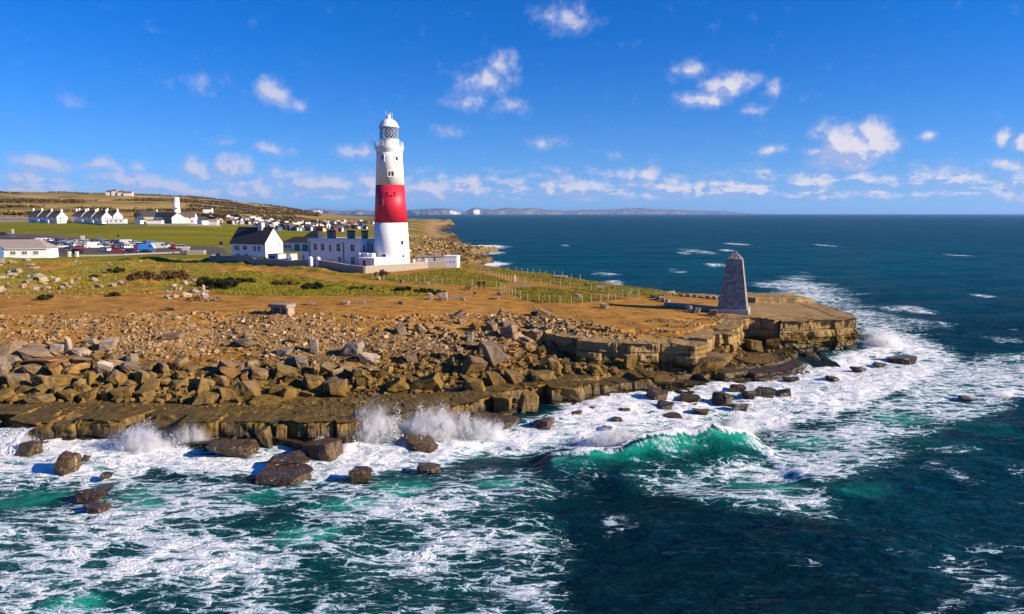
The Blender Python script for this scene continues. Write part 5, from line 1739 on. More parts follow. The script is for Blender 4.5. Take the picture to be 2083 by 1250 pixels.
far_house(241, 448, 10, 5, 2.5, 2.8, 'low white flat-roofed building in front of the eastern terrace', R(8), kind='flat', roof='cream', wins=[('f', -3, 1, .9, .9), ('f', 0, 1, .9, .9), ('f', 3, 1, .9, .9)])
far_house(287, 446, 4.2, 4, 2.4, 4.6, 'tiny white gabled cottage by the roadside wall', R(75), wins=[('r', -.9, .8, .6, 1), ('r', .9, .8, .6, 1)])
far_house(300, 466, 11, 8, 4.2, 8.0, 'grey stone gable house west of the old tower', R(60), wall='stone', wins=[('r', -1.2, 3.4, .7, 1), ('r', .8, 3.4, .7, 1)])
far_house(335, 468, 14, 7, 4.0, 7.0, 'long slate-roofed house in the middle of the observatory row', chims=[(-6.4, 0, .9, .7, 1.5, 7.6)])
far_house(352, 464, 9, 7, 4.0, 6.9, 'slate-roofed house beside the shaded white gable', wall='stone')
far_house(366, 460, 8, 8, 4.0, 7.0, 'white house with shaded gable and dark arched windows', R(-70), wins=[('l', -1.6, .6, 1, 1.7), ('l', 1.2, .6, 1, 1.7), ('l', 0, 3.4, .8, 1)])
far_house(386, 462, 9, 7, 4.2, 7.2, 'sunlit white house with brown roof east of the old tower', R(12), roof='tile', wins=[('f', -2.4, 3, .9, 1.1), ('f', 1.4, 3, .9, 1.1), ('f', -2.4, .8, 1, 1.2), ('f', 2.6, .8, 1, 1.2)])
far_house(414, 452, 5, 5, 2.6, 4.8, 'small white gabled hut east of the observatory houses', R(60))
far_house(432, 455, 8, 4, 2.4, 3.4, 'low pale chalet with flat grey roof', R(5), wall='cream', roof='greyroof')
far_house(30, 480, 26, 5, 2.6, 3.6, 'long low stone outbuilding west of the terraces', R(4), wall='stone', roof='greyroof')
far_house(318, 448, 9, 4, 2.2, 2.6, 'low white lean-to below the slate-roofed houses', R(6), kind='flat')
far_house(425, 760, 9, 7, 4, 6, 'lone white hut on the hillside pasture', R(10), dz=.3)
for i, (px, L, hh) in enumerate(((229, 14, 6), (238, 10, 8), (251, 12, 6), (265, 16, 5))):
    far_house(px, 1380, L, 9, hh, hh + 3.5, ['westernmost hilltop house on the skyline', 'tall hilltop house on the skyline', 'third hilltop house on the skyline', 'easternmost long hilltop house on the skyline'][i], R(10), wall='cream', roof='tile', group='hilltop houses', dz=.5)
# old lower lighthouse
ox, oy = at(362.5, 520), 520.0
oz = Hs(ox, oy)
ot = empty('old_tower', (ox, oy, oz))
tag(ot, 'slim old white tower rising behind the village houses', 'tower')
hh = 18 + 33 / FPX * 520 - oz
MB().lathe([(2.75, -.5), (2.6, 2), (2.0, hh - 3.2)], 32).build('shaft', M['white'], ot, smooth=True)
MB().lathe([(2.0, hh - 3.2), (2.35, hh - 2.8), (2.35, hh - 2.5)], 32).build('gallery', M['white'], ot)
MB().lathe([(2.2, hh - 2.5), (2.2, hh - .6), (1.7, hh - .2), (.3, hh)], 24).build('cap', M['cream'], ot)
for z in (3.0, 5.0, 9.5):
    a = R(-70)
    fm = lambda u, o, zz: ((2.35 + o) * math.cos(a) - u * math.sin(a), (2.35 + o) * math.sin(a) + u * math.cos(a), zz)
    mb = MB(); fbox(mb, fm, -.4, .4, -.5, .2, z, z + 1.1); mb.build('window', M['glass'], ot)
wall_run('field_wall', [tuple(G(a, b)[:2]) for a, b in ((214, 459), (300, 460), (380, 460), (450, 462))], 1.1, .5, 'stone', 'pale dry-stone wall between the field and the village')
wall_run('field_wall', [tuple(G(a, b)[:2]) for a, b in ((60, 453), (120, 453), (214, 459))], .9, .5, 'stone', 'shaded stone wall in front of the western terrace')
wall_run('kerb_wall', [tuple(G(a, b)[:2]) for a, b in ((160, 522), (250, 520), (290, 518), (365, 515))], .45, .5, 'stone', 'low row of kerb stones edging the car park')

# ------------------------------------------------------------------ cars
def paint(name, col, rough=.25):
    m, t = new_mat(name)
    b = t.bsdf(Base_Color=col, Roughness=rough)
    b.inputs['Coat Weight'].default_value = .6
    t.out(b)
    return m


PAINT = {k: paint(k + '_car_paint', c) for k, c in dict(white=(.80, .80, .78), silver=(.50, .51, .52), black=(.012, .012, .014), grey=(.14, .145, .15), red=(.52, .02, .02), blue=(.02, .07, .27), navy=(.012, .02, .07), brightblue=(.02, .17, .55), teal=(.03, .16, .18)).items()}


def car_proto(kind):
    L, Wd, H_ = dict(hatch=(4.1, 1.75, 1.5), estate=(4.6, 1.82, 1.62), van=(5.3, 2.0, 2.45))[kind]
    e = empty('parked_car' if kind != 'van' else 'parked_van', (0, 0, 0))
    x0, x1 = -L / 2, L / 2
    sill, belt = .28, (.92 if kind != 'van' else 1.15)
    # body: lower hull with rounded bonnet and boot (front = +x)
    if kind == 'van':
        prof = [(x0, .35), (x0 + .1, sill), (x1 - .1, sill), (x1, .45), (x1 - .02, .9), (x1 - .55, 1.12), (x1 - 1.15, 2.0), (x1 - 1.5, H_ - .08), (x1 - 2.0, H_), (x0 + .12, H_), (x0, H_ - .2)]
    else:
        prof = [(x0, .45), (x0 + .12, sill), (x1 - .15, sill), (x1, .45), (x1 - .02, .68), (x1 - .25, .82), (x1 - 1.15, belt), (x0 + .15, belt + .06), (x0, .85)]
    b = MB().prism(prof, -Wd / 2, Wd / 2).build('body', PAINT['white'], e, bevel=.05)
    if kind == 'van':
        wi = MB(); 
        for s in (-1, 1): wi.add([(x1 - 1.9, s * (Wd / 2 + .006), 1.3), (x1 - .78, s * (Wd / 2 + .006), 1.3), (x1 - 1.2, s * (Wd / 2 + .006), 1.95), (x1 - 1.9, s * (Wd / 2 + .006), 1.95)], [(0, 1, 2, 3)])
        wi.build('side_window', M['glass'], e)
        ws_ = MB().add([(x1 - .56, -.85, 1.16), (x1 - .56, .85, 1.16), (x1 - 1.13, .8, 2.0), (x1 - 1.13, -.8, 2.0)], [(0, 1, 2, 3)])
        for i, v_ in enumerate(ws_.V): ws_.V[i] = (v_[0] + .03, v_[1], v_[2] + .02)
        ws_.build('windscreen', M['glass'], e)
    else:
        rx0, rx1 = (x0 + .75, x1 - 1.9) if kind == 'hatch' else (x0 + .35, x1 - 2.0)
        bx0, bx1 = x0 + .22, x1 - 1.18
        MB().frustum(bx0, bx1, -Wd / 2 + .04, Wd / 2 - .04, belt, rx0, rx1, -Wd / 2 + .24, Wd / 2 - .24, H_ - .06).build('windows', M['glass'], e)
        MB().frustum(rx0 - .06, rx1 + .06, -Wd / 2 + .22, Wd / 2 - .22, H_ - .065, rx0 + .1, rx1 - .1, -Wd / 2 + .3, Wd / 2 - .3, H_).build('roof', PAINT['white'], e)
        for s in (-1, 1):
            for (a, b_) in (((bx0 + .02), rx0), ((bx0 + bx1) / 2, (rx0 + rx1) / 2), (bx1 - .02, rx1)):
                MB().tube((a, s * (Wd / 2 - .035), belt), (b_, s * (Wd / 2 - .235), H_ - .06), .04, seg=4).build('pillar', PAINT['white'], e)
    for sx in (x0 + .82, x1 - .85):
        for s in (-1, 1):
            wv = MB(); n = 14
            vs = []
            for yy in (s * (Wd / 2 - .2), s * (Wd / 2 + .015)):
                vs += [(sx + .32 * math.cos(2 * math.pi * k / n), yy, .32 + .32 * math.sin(2 * math.pi * k / n)) for k in range(n)]
            wv.add(vs, [tuple(range(n)), tuple(range(n, 2 * n))] + [(k, (k + 1) % n, n + (k + 1) % n, n + k) for k in range(n)])
            wh = wv.build('wheel', M['tyre'], e)
            rim = MB().add([(sx + .19 * math.cos(2 * math.pi * k / 10), s * (Wd / 2 + .022), .32 + .19 * math.sin(2 * math.pi * k / 10)) for k in range(10)], [tuple(range(10))])
            rim.build('rim', M['steel'], wh)
    for s in (-1, 1):
        zf = .62 if kind != 'van' else .75
        MB().box(x1 - .14, x1 + .012, s * (Wd / 2 - .30) - .18, s * (Wd / 2 - .30) + .18, zf, zf + .16).build('headlight', M['lamp'], e)
        MB().box(x0 - .012, x0 + .1, s * (Wd / 2 - .16) - .1, s * (Wd / 2 - .16) + .1, .68, .9).build('tail_light', M['tail'], e)
    return e


PROTO = {k: car_proto(k) for k in ('hatch', 'estate', 'van')}
COLW = ['white'] * 7 + ['silver'] * 7 + ['black'] * 5 + ['grey'] * 5 + ['red'] * 2 + ['navy'] * 2 + ['blue'] * 2 + ['teal']
rc = random.Random(8)


def put_car(kind, x, y, rz, colr, label, group):
    c = copy_tree(PROTO[kind])
    c.location = (x, y, Hs(x, y) + .01); c.rotation_euler = (0, 0, rz)
    for ch in c.children:
        if ch.name.split('.')[0] in ('body', 'roof', 'pillar'):
            ch.material_slots[0].link = 'OBJECT'
            ch.material_slots[0].material = PAINT[colr]
    tag(c, label, 'van' if kind == 'van' else 'car', group)
    return c


CARS = []      # px, py of the nearest wheel line, kind, colour, heading, label
for (px, py, k, c, hd, lab) in [
    (154, 516, 'estate', 'black', 170, 'dark estate car at the car park entrance between gate posts'), (137, 512, 'estate', 'grey', 175, 'dark grey car in front of the silver cars, nearest the café'), (163, 508, 'hatch', 'red', 10, 'red hatchback in the front row behind the dark estate'),
    (195, 506, 'van', 'white', 20, 'white van-bodied car in the middle of the front row'), (213, 512, 'estate', 'white', 160, 'white car nose-on in the front row'), (241, 513, 'hatch', 'red', 5, 'red car nearest the kerb stones'),
    (267, 515, 'hatch', 'navy', 15, 'dark navy car at the east end of the front row'), (280, 509, 'hatch', 'red', 100, 'red car seen end-on beside the blue van'), (299, 511, 'van', 'brightblue', 20, 'bright blue van in the car park'),
    (300, 517, 'hatch', 'black', 10, 'black car below the bright blue van'), (355, 506, 'hatch', 'red', 95, 'red car standing apart at the east end of the car park'), (373, 507, 'estate', 'silver', 15, 'silver car beside the lone red car'),
    (260, 500, 'van', 'white', 10, 'white camper van standing above the rear row'), (325, 507, 'van', 'silver', 15, 'silver van east of the bright blue van'), (308, 503, 'van', 'blue', 60, 'dark blue van behind the bright blue van'), (106, 505, 'hatch', 'navy', 30, 'dark blue car behind the café corner'), (125, 505, 'hatch', 'silver', 60, 'silver car with bright bonnet behind the café corner'),
    (8, 479, 'estate', 'navy', 12, 'dark car on the road above the café'), (79, 450, 'hatch', 'red', 30, 'red parked car in front of the western terrace'), (88, 496, 'van', 'white', 8, 'white van in the back row beside the café roof')]:
    CARS.append((px, py, k, c, hd, lab, 'cars with their own look'))
rows = [((95, 492.5), (275, 497.5), 18, 'car in the rearmost row of the car park'), ((92, 497), (345, 503.5), 25, 'car in the second row of the car park'), ((110, 501), (330, 508.5), 20, 'car in the third row of the car park')]
for (a, b, n, lab) in rows:
    for k in range(n):
        t_ = (k + rc.uniform(-.2, .2)) / (n - 1)
        px, py = a[0] + (b[0] - a[0]) * t_, a[1] + (b[1] - a[1]) * t_
        if any(abs(px - q[0]) < 8 and abs(py - q[1]) < 3.2 for q in CARS[:20]): continue
        colr = rc.choice(COLW)
        CARS.append((px, py, rc.choice(['hatch', 'estate', 'estate', 'hatch']), colr, rc.choice([70, 80, 250, 260, 65]) + rc.uniform(-4, 4), colr + ' ' + lab, lab.replace('car in', 'cars in')))
for (px, py, k, c, hd, lab, gp) in CARS:
    p = G(px, py)
    put_car(k, p[0], p[1], R(hd), c, lab, gp)
for k in PROTO:
    for ch in list(PROTO[k].children):
        for g2 in list(ch.children): bpy.data.objects.remove(g2)
        bpy.data.objects.remove(ch)
    bpy.data.objects.remove(PROTO[k])
for i, px in enumerate((142, 157)):
    p = G(px, 523)
    e = empty('entrance_post', p); tag(e, ('western pale gate post of the car park entrance', 'eastern pale gate post of the car park entrance')[i], 'post', 'entrance posts')
    MB().box(-.35, .35, -.35, .35, -.3, 1.5).build('shaft', M['cream'], e); MB().frustum(-.42, .42, -.42, .42, 1.5, -.3, .3, -.3, .3, 1.65).build('cap', M['cream'], e)
for i, (px, py, w_, h, mt, lab) in enumerate(((169, 497, 1.6, 3.6, 'frame', 'white notice board on legs behind the parked cars'), (205, 498, 1.4, 3.6, 'steel', 'grey angled sign frame behind the parked cars'), (27, 484, 1.2, 4.2, 'frame', 'tall pale kiosk sign beside the road'), (450, 505, 1.4, 2.4, 'dark', 'dark notice board by the cottage corner'),
                                              (241, 488, .9, 2.4, 'dark', 'small dark sign at the field edge'), (378, 516, 2.4, 2.0, 'cream', 'pale square signboard at the car park exit'))):
    p = G(px, py)
    e = empty('sign_board', p); tag(e, lab, 'sign')
    for s in (-1, 1): MB().tube((s * w_ * .4, 0, -.2), (s * w_ * .4, 0, h * .6), .06, seg=5).build('leg', M['steel'], e)
    MB().box(-w_ / 2, w_ / 2, -.08, .08, h * .5, h).build('panel', M[mt], e)
p = G(400, 518)
e = empty('stone_shelter', p, R(10)); tag(e, 'small roofless stone enclosure at the car park exit', 'shelter')
for (a, b, c, d) in ((-2.5, 2.5, 1.4, 1.7), (-2.5, -2.2, -1.4, 1.39), (2.2, 2.5, -1.4, 1.39), (-2.19, 2.19, -1.4, -1.1)): MB().box(a, b, c, d, -.3, 1.3).build('wall', M['stone'], e)


# ------------------------------------------------------------------ beach huts
HUTC = {k: plain(k + '_hut_boards', c, .8, .15, 3, streak=True) for k, c in dict(white=(.72, .71, .68), blue=(.06, .16, .36), green=(.06, .15, .08), brown=(.12, .07, .04), black=(.025, .022, .02), cream=(.60, .52, .36), red=(.36, .05, .04), paleblue=(.32, .44, .56), grey=(.32, .31, .30)).items()}
HROOF = {'dark': M['slate'], 'brown': M['tile'], 'grey': M['greyroof'], 'pale': M['cream']}


def hut_proto():
    e = empty('beach_hut', (0, 0, 0))
    L, D, he, hr = 2.6, 3.0, 2.1, 3.0
    MB().prism([(-L / 2, -.3), (L / 2, -.3), (L / 2, he), (0, hr), (-L / 2, he)], -D / 2, D / 2).build('wall', HUTC['white'], e)
    a = L / 2 + .18; s = (hr - he) / (L / 2); zb = he - .18 * s + .02
    MB().prism([(-a, zb), (0, hr + .02), (a, zb), (a, zb + .09), (0, hr + .11), (-a, zb + .09)], -D / 2 - .2, D / 2 + .15).build('roof', M['slate'], e)
    MB().box(-.55, .55, -D / 2 - .03, -D / 2 + .02, .05, 1.8).build('door', HUTC['white'], e)
    MB().box(L / 2 - .02, L / 2 + .02, -.5, .4, 1.0, 1.6).build('window', M['glass'], e)
    MB().box(-L / 2 - .1, L / 2 + .1, -D / 2 - .9, -D / 2 - .02, -.2, .03).build('deck', M['post'], e)
    return e


hp = hut_proto()
rh = random.Random(21)
hut_rows = [((405, 447), (560, 451), 15), ((440, 452), (640, 455), 17), ((470, 456), (700, 459), 19), ((520, 460), (735, 463), 17), ((560, 463.5), (745, 466.5), 15), ((540, 468), (690, 471.5), 13), ((600, 450), (760, 456), 12)]
rowname = ['rearmost', 'second', 'third', 'fourth', 'fifth', 'front', 'clifftop']
for ri, (a, b, n) in enumerate(hut_rows):
    for k in range(n):
        t_ = (k + rh.uniform(-.3, .3)) / (n - 1)
        px, py = a[0] + (b[0] - a[0]) * t_, a[1] + (b[1] - a[1]) * t_ + rh.uniform(-.5, .5)
        p = G(px, py)
        c = copy_tree(hp)
        s = rh.uniform(.9, 1.35)
        c.location = (p[0], p[1], p[2]); c.scale = (s, s * rh.uniform(.9, 1.3), s * rh.uniform(.85, 1.1)); c.rotation_euler = (0, 0, rh.choice([R(-25), R(65), R(20), R(-60)]) + rh.uniform(-.1, .1))
        wc = rh.choice(['white', 'white', 'blue', 'green', 'brown', 'black', 'cream', 'red', 'paleblue', 'grey', 'white', 'black']) if ri != 5 else rh.choice(['black', 'black', 'brown', 'blue', 'red'])
        rcn = rh.choice(['dark', 'dark', 'brown', 'grey', 'pale'])
        for ch in c.children:
            nm = ch.name.split('.')[0]
            if nm in ('wall', 'roof', 'door'):
                ch.material_slots[0].link = 'OBJECT'
                ch.material_slots[0].material = HUTC[wc] if nm == 'wall' else HROOF[rcn] if nm == 'roof' else HUTC['black' if wc in ('white', 'cream') else 'white']
        tag(c, '%s beach hut with %s roof in the %s row of huts' % (wc, rcn, rowname[ri]), 'beach hut', 'beach huts, %s row' % rowname[ri])
for ch in list(hp.children): bpy.data.objects.remove(ch)
bpy.data.objects.remove(hp)


# ------------------------------------------------------------------ obelisk and its kerb
op = G(1491, 639)
OX, OY = at(1491, 93.2), 93.2
OZ = Hs(OX, OY)
m_, t = new_mat('obelisk_rubble_stone')
pos = t.n('ShaderNodeNewGeometry').outputs['Position']
loc = t.n('ShaderNodeTexCoord').outputs['Object']
nn_ = t.noise(pos, 2.2, 6, .68)
wv_ = t.v('MULTIPLY_ADD', t.noisec(loc, 2.0, 3), (.25, .25, .18), t.v('MULTIPLY', loc, (1.0, 1.0, 1.9)))
ce_ = t.n('ShaderNodeTexVoronoi', {'Vector': wv_, 'Scale': 2.1, 'Randomness': .75}, feature='F1').outputs['Color']
ed_ = t.voro(wv_, 2.1, rnd=.75)
tone_ = t.xyz(ce_)[0]
oc = t.mix(tone_, (.19, .175, .165), (.42, .385, .355))
oc = t.mix(t.mr(ed_, .10, .02, 0, .75), oc, (.17, .155, .14))
oc = t.mix(t.mr(nn_, .5, .68, 0, .7), oc, (.15, .135, .125))
oc = t.mix(t.mr(t.noise(pos, 7.0, 4, .6), .55, .72, 0, .6), oc, (.62, .58, .54))
t.out(t.bsdf(Base_Color=oc, Roughness=.95, Specular_IOR_Level=.1, Normal=t.bump(t.m('ADD', nn_, t.mr(ed_, 0, .12)), .7, .1)))
M['obelisk'] = m_
ob = empty('obelisk', (OX, OY, OZ), R(-22))
ob.scale = (1.07, 1.07, 1.0)
tag(ob, 'weathered grey stone obelisk with pointed cap on the headland', 'obelisk')
OH = 8.35
zc = OH - 1.1


def obw(z): return 1.86 - (1.86 - .93) * (z / zc)


def ob_face(n=14, m=30):
    """the shaft as a finely divided, slightly uneven masonry skin"""
    V = []; F = []
    from mathutils import noise as mn
    ring = []
    for j in range(m + 1):
        z = .55 + (zc - .55) * j / m
        w_ = obw(z); row = []
        for s in range(4):
            for i in range(n):
                u = -1 + 2 * i / n
                x, y = [(u, -1), (1, u), (-u, 1), (-1, -u)][s]
                k = 1 + .012 * mn.noise(Vector((x * 5, y * 5 + s * 9, z * 4)))
                row.append(len(V)); V.append((x * w_ * k, y * w_ * k, z))
        ring.append(row)
    q = 4 * n
    for j in range(m):
        for i in range(q): F.append((ring[j][i], ring[j][(i + 1) % q], ring[j + 1][(i + 1) % q], ring[j + 1][i]))
    return MB().add(V, F)


ob_face().build('shaft', M['obelisk'], ob)
w1 = obw(zc)
MB().frustum(-w1, w1, -w1, w1, zc, -.06, .06, -.06, .06, OH).build('cap', M['obelisk'], ob, bevel=.03)
MB().box(-2.02, 2.02, -2.02, 2.02, -.1, .55).build('plinth', M['concrete'], ob, bevel=.04)
MB().box(-2.25, 2.25, -2.25, 2.25, -1.0, -.1).build('step', M['stone'], ob, bevel=.05)
kb_i = 0


def block_row(pts, n, h, lab, grp_, seed):
    r = random.Random(seed)
    pw = [G(a, b) for a, b in pts]
    for k in range(n):
        t_ = (k + .5) / n * (len(pw) - 1); i = min(int(t_), len(pw) - 2); f = t_ - i
        p = pw[i] * (1 - f) + pw[i + 1] * f
        p[2] = Hs(p[0], p[1])
        d = pw[i + 1] - pw[i]
        Ln = float(np.hypot(d[0], d[1])) * (len(pw) - 1) / n
        o = put_rock('kerb_block', p, (Ln * r.uniform(.8, .97), .55, h * r.uniform(.8, 1.15)), (0, r.uniform(-.05, .05), math.atan2(d[1], d[0]) + r.uniform(-.06, .06)), ROCKS[(4 * k + 3) % 28], .15, M_PALE)
        nth = ['first', 'second', 'third', 'fourth', 'fifth', 'sixth', 'seventh', 'eighth', 'ninth', 'tenth', 'eleventh', 'twelfth'][k]
        tag(o, '%s %s, counted from the west' % (nth, lab), 'stone block', grp_)


block_row([(1342, 602), (1380, 603), (1460, 609)], 12, .55, 'squared kerb block in the row behind the obelisk', 'rear kerb of the obelisk', 3)
block_row([(1325, 604), (1345, 612), (1362, 616)], 4, .6, 'kerb block at the western corner of the obelisk ground', 'corner kerb of the obelisk', 5)
wall_run('kerb_wall', [wp(1352, 622), wp(1470, 634)], .55, .5, 'stone', 'low stone kerb running west from the obelisk plinth')

# stone slab table
sp = G(570, 641)
sx, sy = sp[0], sp[1] + 1.0
tb = empty('stone_table', (sx, sy, Hs(sx, sy)), R(-22))
tag(tb, 'rough stone slab table on block legs at the top of the scree', 'stone table')


def rough_box(name, x0, x1, y0, y1, z0, z1, seed, parent):
    me = rock_mesh(seed, .93, 2, .03, .04)
    o = link(name, me, parent)
    o.location = ((x0 + x1) / 2, (y0 + y1) / 2, z0); o.scale = (x1 - x0, y1 - y0, z1 - z0)
    o.material_slots[0].link = 'OBJECT'; o.material_slots[0].material = M_PALE
    return o


rough_box('slab', -1.75, 1.35, -.9, .9, .78, 1.25, 301, tb)
rough_box('leg', -1.35, -.8, -.6, .6, -.2, .82, 302, tb); rough_box('leg', -.1, .25, -.5, .6, -.2, .82, 303, tb); rough_box('leg', .8, 1.3, -.65, .6, -.2, .9, 304, tb)
# cairn
cp = G(411, 613)
cn = empty('cairn', (cp[0], cp[1] + .6, Hs(cp[0], cp[1] + .6)))
tag(cn, 'stacked stone cairn standing on its heap of stones', 'cairn')
r5 = random.Random(5)
for k in range(6):
    s = .95 - .1 * k
    o = link('stone', rng.choice(ROCKS), cn); o.location = (r5.uniform(-.08, .08), r5.uniform(-.08, .08), .02 + .36 * k); o.scale = (s, s * .9, .42); o.rotation_euler = (0, 0, r5.uniform(0, 6))
    o.material_slots[0].link = 'OBJECT'; o.material_slots[0].material = M_PALE
for k in range(26):
    a, d = r5.uniform(0, 6.28), r5.uniform(.7, 1.9); s = r5.uniform(.25, .6)
    o = link('stone', rng.choice(ROCKS), cn); o.location = (d * math.cos(a) * 1.3, d * math.sin(a), .02); o.scale = (s, s * .8, s * .6); o.rotation_euler = (0, r5.uniform(-.3, .3), r5.uniform(0, 6))

# ------------------------------------------------------------------ post and wire fences
post_me = MB().lathe([(.062, -.35), (.058, 1.08), (.03, 1.14)], 7).mesh('post')
post_me.materials.append(M['post'])


def fence(pts, spacing, label, h=1.0, wires=(.35, .7, 1.0)):
    pw = [G(a, b) for a, b in pts]
    line = []
    for i in range(len(pw) - 1):
        d = float(np.hypot(*(pw[i + 1] - pw[i])[:2])); n = max(1, round(d / spacing))
        for k in range(n): line.append(pw[i] + (pw[i + 1] - pw[i]) * k / n)
    line.append(pw[-1])
    o3 = line[0].copy(); o3[2] = Hs(o3[0], o3[1])
    e = empty('post_fence', o3); tag(e, label, 'fence', 'post and wire fences')
    r = random.Random(len(line))
    tops = []
    for p in line:
        z = Hs(p[0], p[1])
        o = link('post', post_me, e); o.location = (p[0] - o3[0], p[1] - o3[1], z - o3[2]); o.rotation_euler = (r.uniform(-.05, .05), r.uniform(-.05, .05), r.uniform(0, 6)); o.scale = (1, 1, h * r.uniform(.92, 1.08))
        tops.append((p[0] - o3[0], p[1] - o3[1], z - o3[2]))
    for wz in wires:
        mb = MB()
        for a, b in zip(tops[:-1], tops[1:]): mb.tube((a[0], a[1], a[2] + wz * h), (b[0], b[1], b[2] + wz * h), .011, seg=3)
        mb.build('wire', M['wire'], e)


fence([(1018, 588), (1026, 593), (1036, 598), (1048, 604), (1058, 608), (1073, 612), (1096, 614), (1139, 617), (1184, 616), (1221, 614), (1252, 611), (1280, 606), (1296, 603)], 1.85, 'curving post fence in front of the grass patch facing the dirt')
fence([(960, 549), (985, 556), (1040, 573)], 2.1, 'post fence along the near side of the gravel path')
fence([(980, 548), (1050, 553), (1110, 561), (1180, 570), (1240, 577), (1300, 584), (1345, 589), (1372, 593)], 2.6, 'long post fence along the eastern cliff edge')
fence([(1052, 574), (1100, 580), (1180, 588), (1250, 596), (1300, 603)], 2.4, 'post fence along the seaward side of the gravel path')
fence([(758, 568), (830, 571), (900, 577), (960, 582), (1010, 584)], 2.7, 'post fence along the lighthouse lawn')
for (px, py, lab) in ((1047, 574, 'wooden gate post where the gravel path meets the dirt'),):
    p = G(px, py); e = empty('gate_post', p); tag(e, lab, 'post'); MB().lathe([(.14, -.3), (.13, 1.3), (.05, 1.4)], 8).build('shaft', M['cream'], e)
p = G(1222, 592)
e = empty('notice_frame', p, R(-5)); tag(e, 'wooden notice frame on two posts inside the front fence', 'sign')
for x in (-.75, .75): MB().box(x - .06, x + .06, -.06, .06, -.3, 1.0).build('leg', M['post'], e)
MB().box(-.69, .69, -.04, .04, .55, .95).build('panel', M['grey'], e)
p = G(1141, 567)
e = empty('bench', p, R(-12)); tag(e, 'pale concrete bench at the cliff edge fence', 'bench')
MB().box(-1.3, 1.3, -.3, .3, .42, .6).build('seat', M['cream'], e)
for x in (-1, 1): MB().box(x - .16, x + .16, -.26, .26, -.2, .42).build('leg', M['concrete'], e)

# ------------------------------------------------------------------ derrick on the far rocks
p = G(985, 499)
cz_ = Hs(p[0], p[1])
e = empty('derrick_crane', (p[0], p[1], cz_)); tag(e, 'black timber derrick crane on the far rock ledge', 'crane')
MB().tube((0, 0, -.5), (0, 0, 4.6), .22, .14).build('mast', M['black'], e)
MB().tube((-.2, -.2, .5), (-6.8, -1, 5.2), .15, .09).build('jib', M['black'], e)
MB().tube((0, 0, 4.5), (4.2, .5, .2), .10).build('stay', M['black'], e); MB().tube((0, 0, 4.5), (1.5, 4, .2), .10).build('stay', M['black'], e)
MB().tube((0, 0, 4.5), (-6.8, -1, 5.2), .03).build('cable', M['black'], e)
MB().box(-.6, .6, -.5, .5, .1, 1.0).build('winch', M['black'], e)


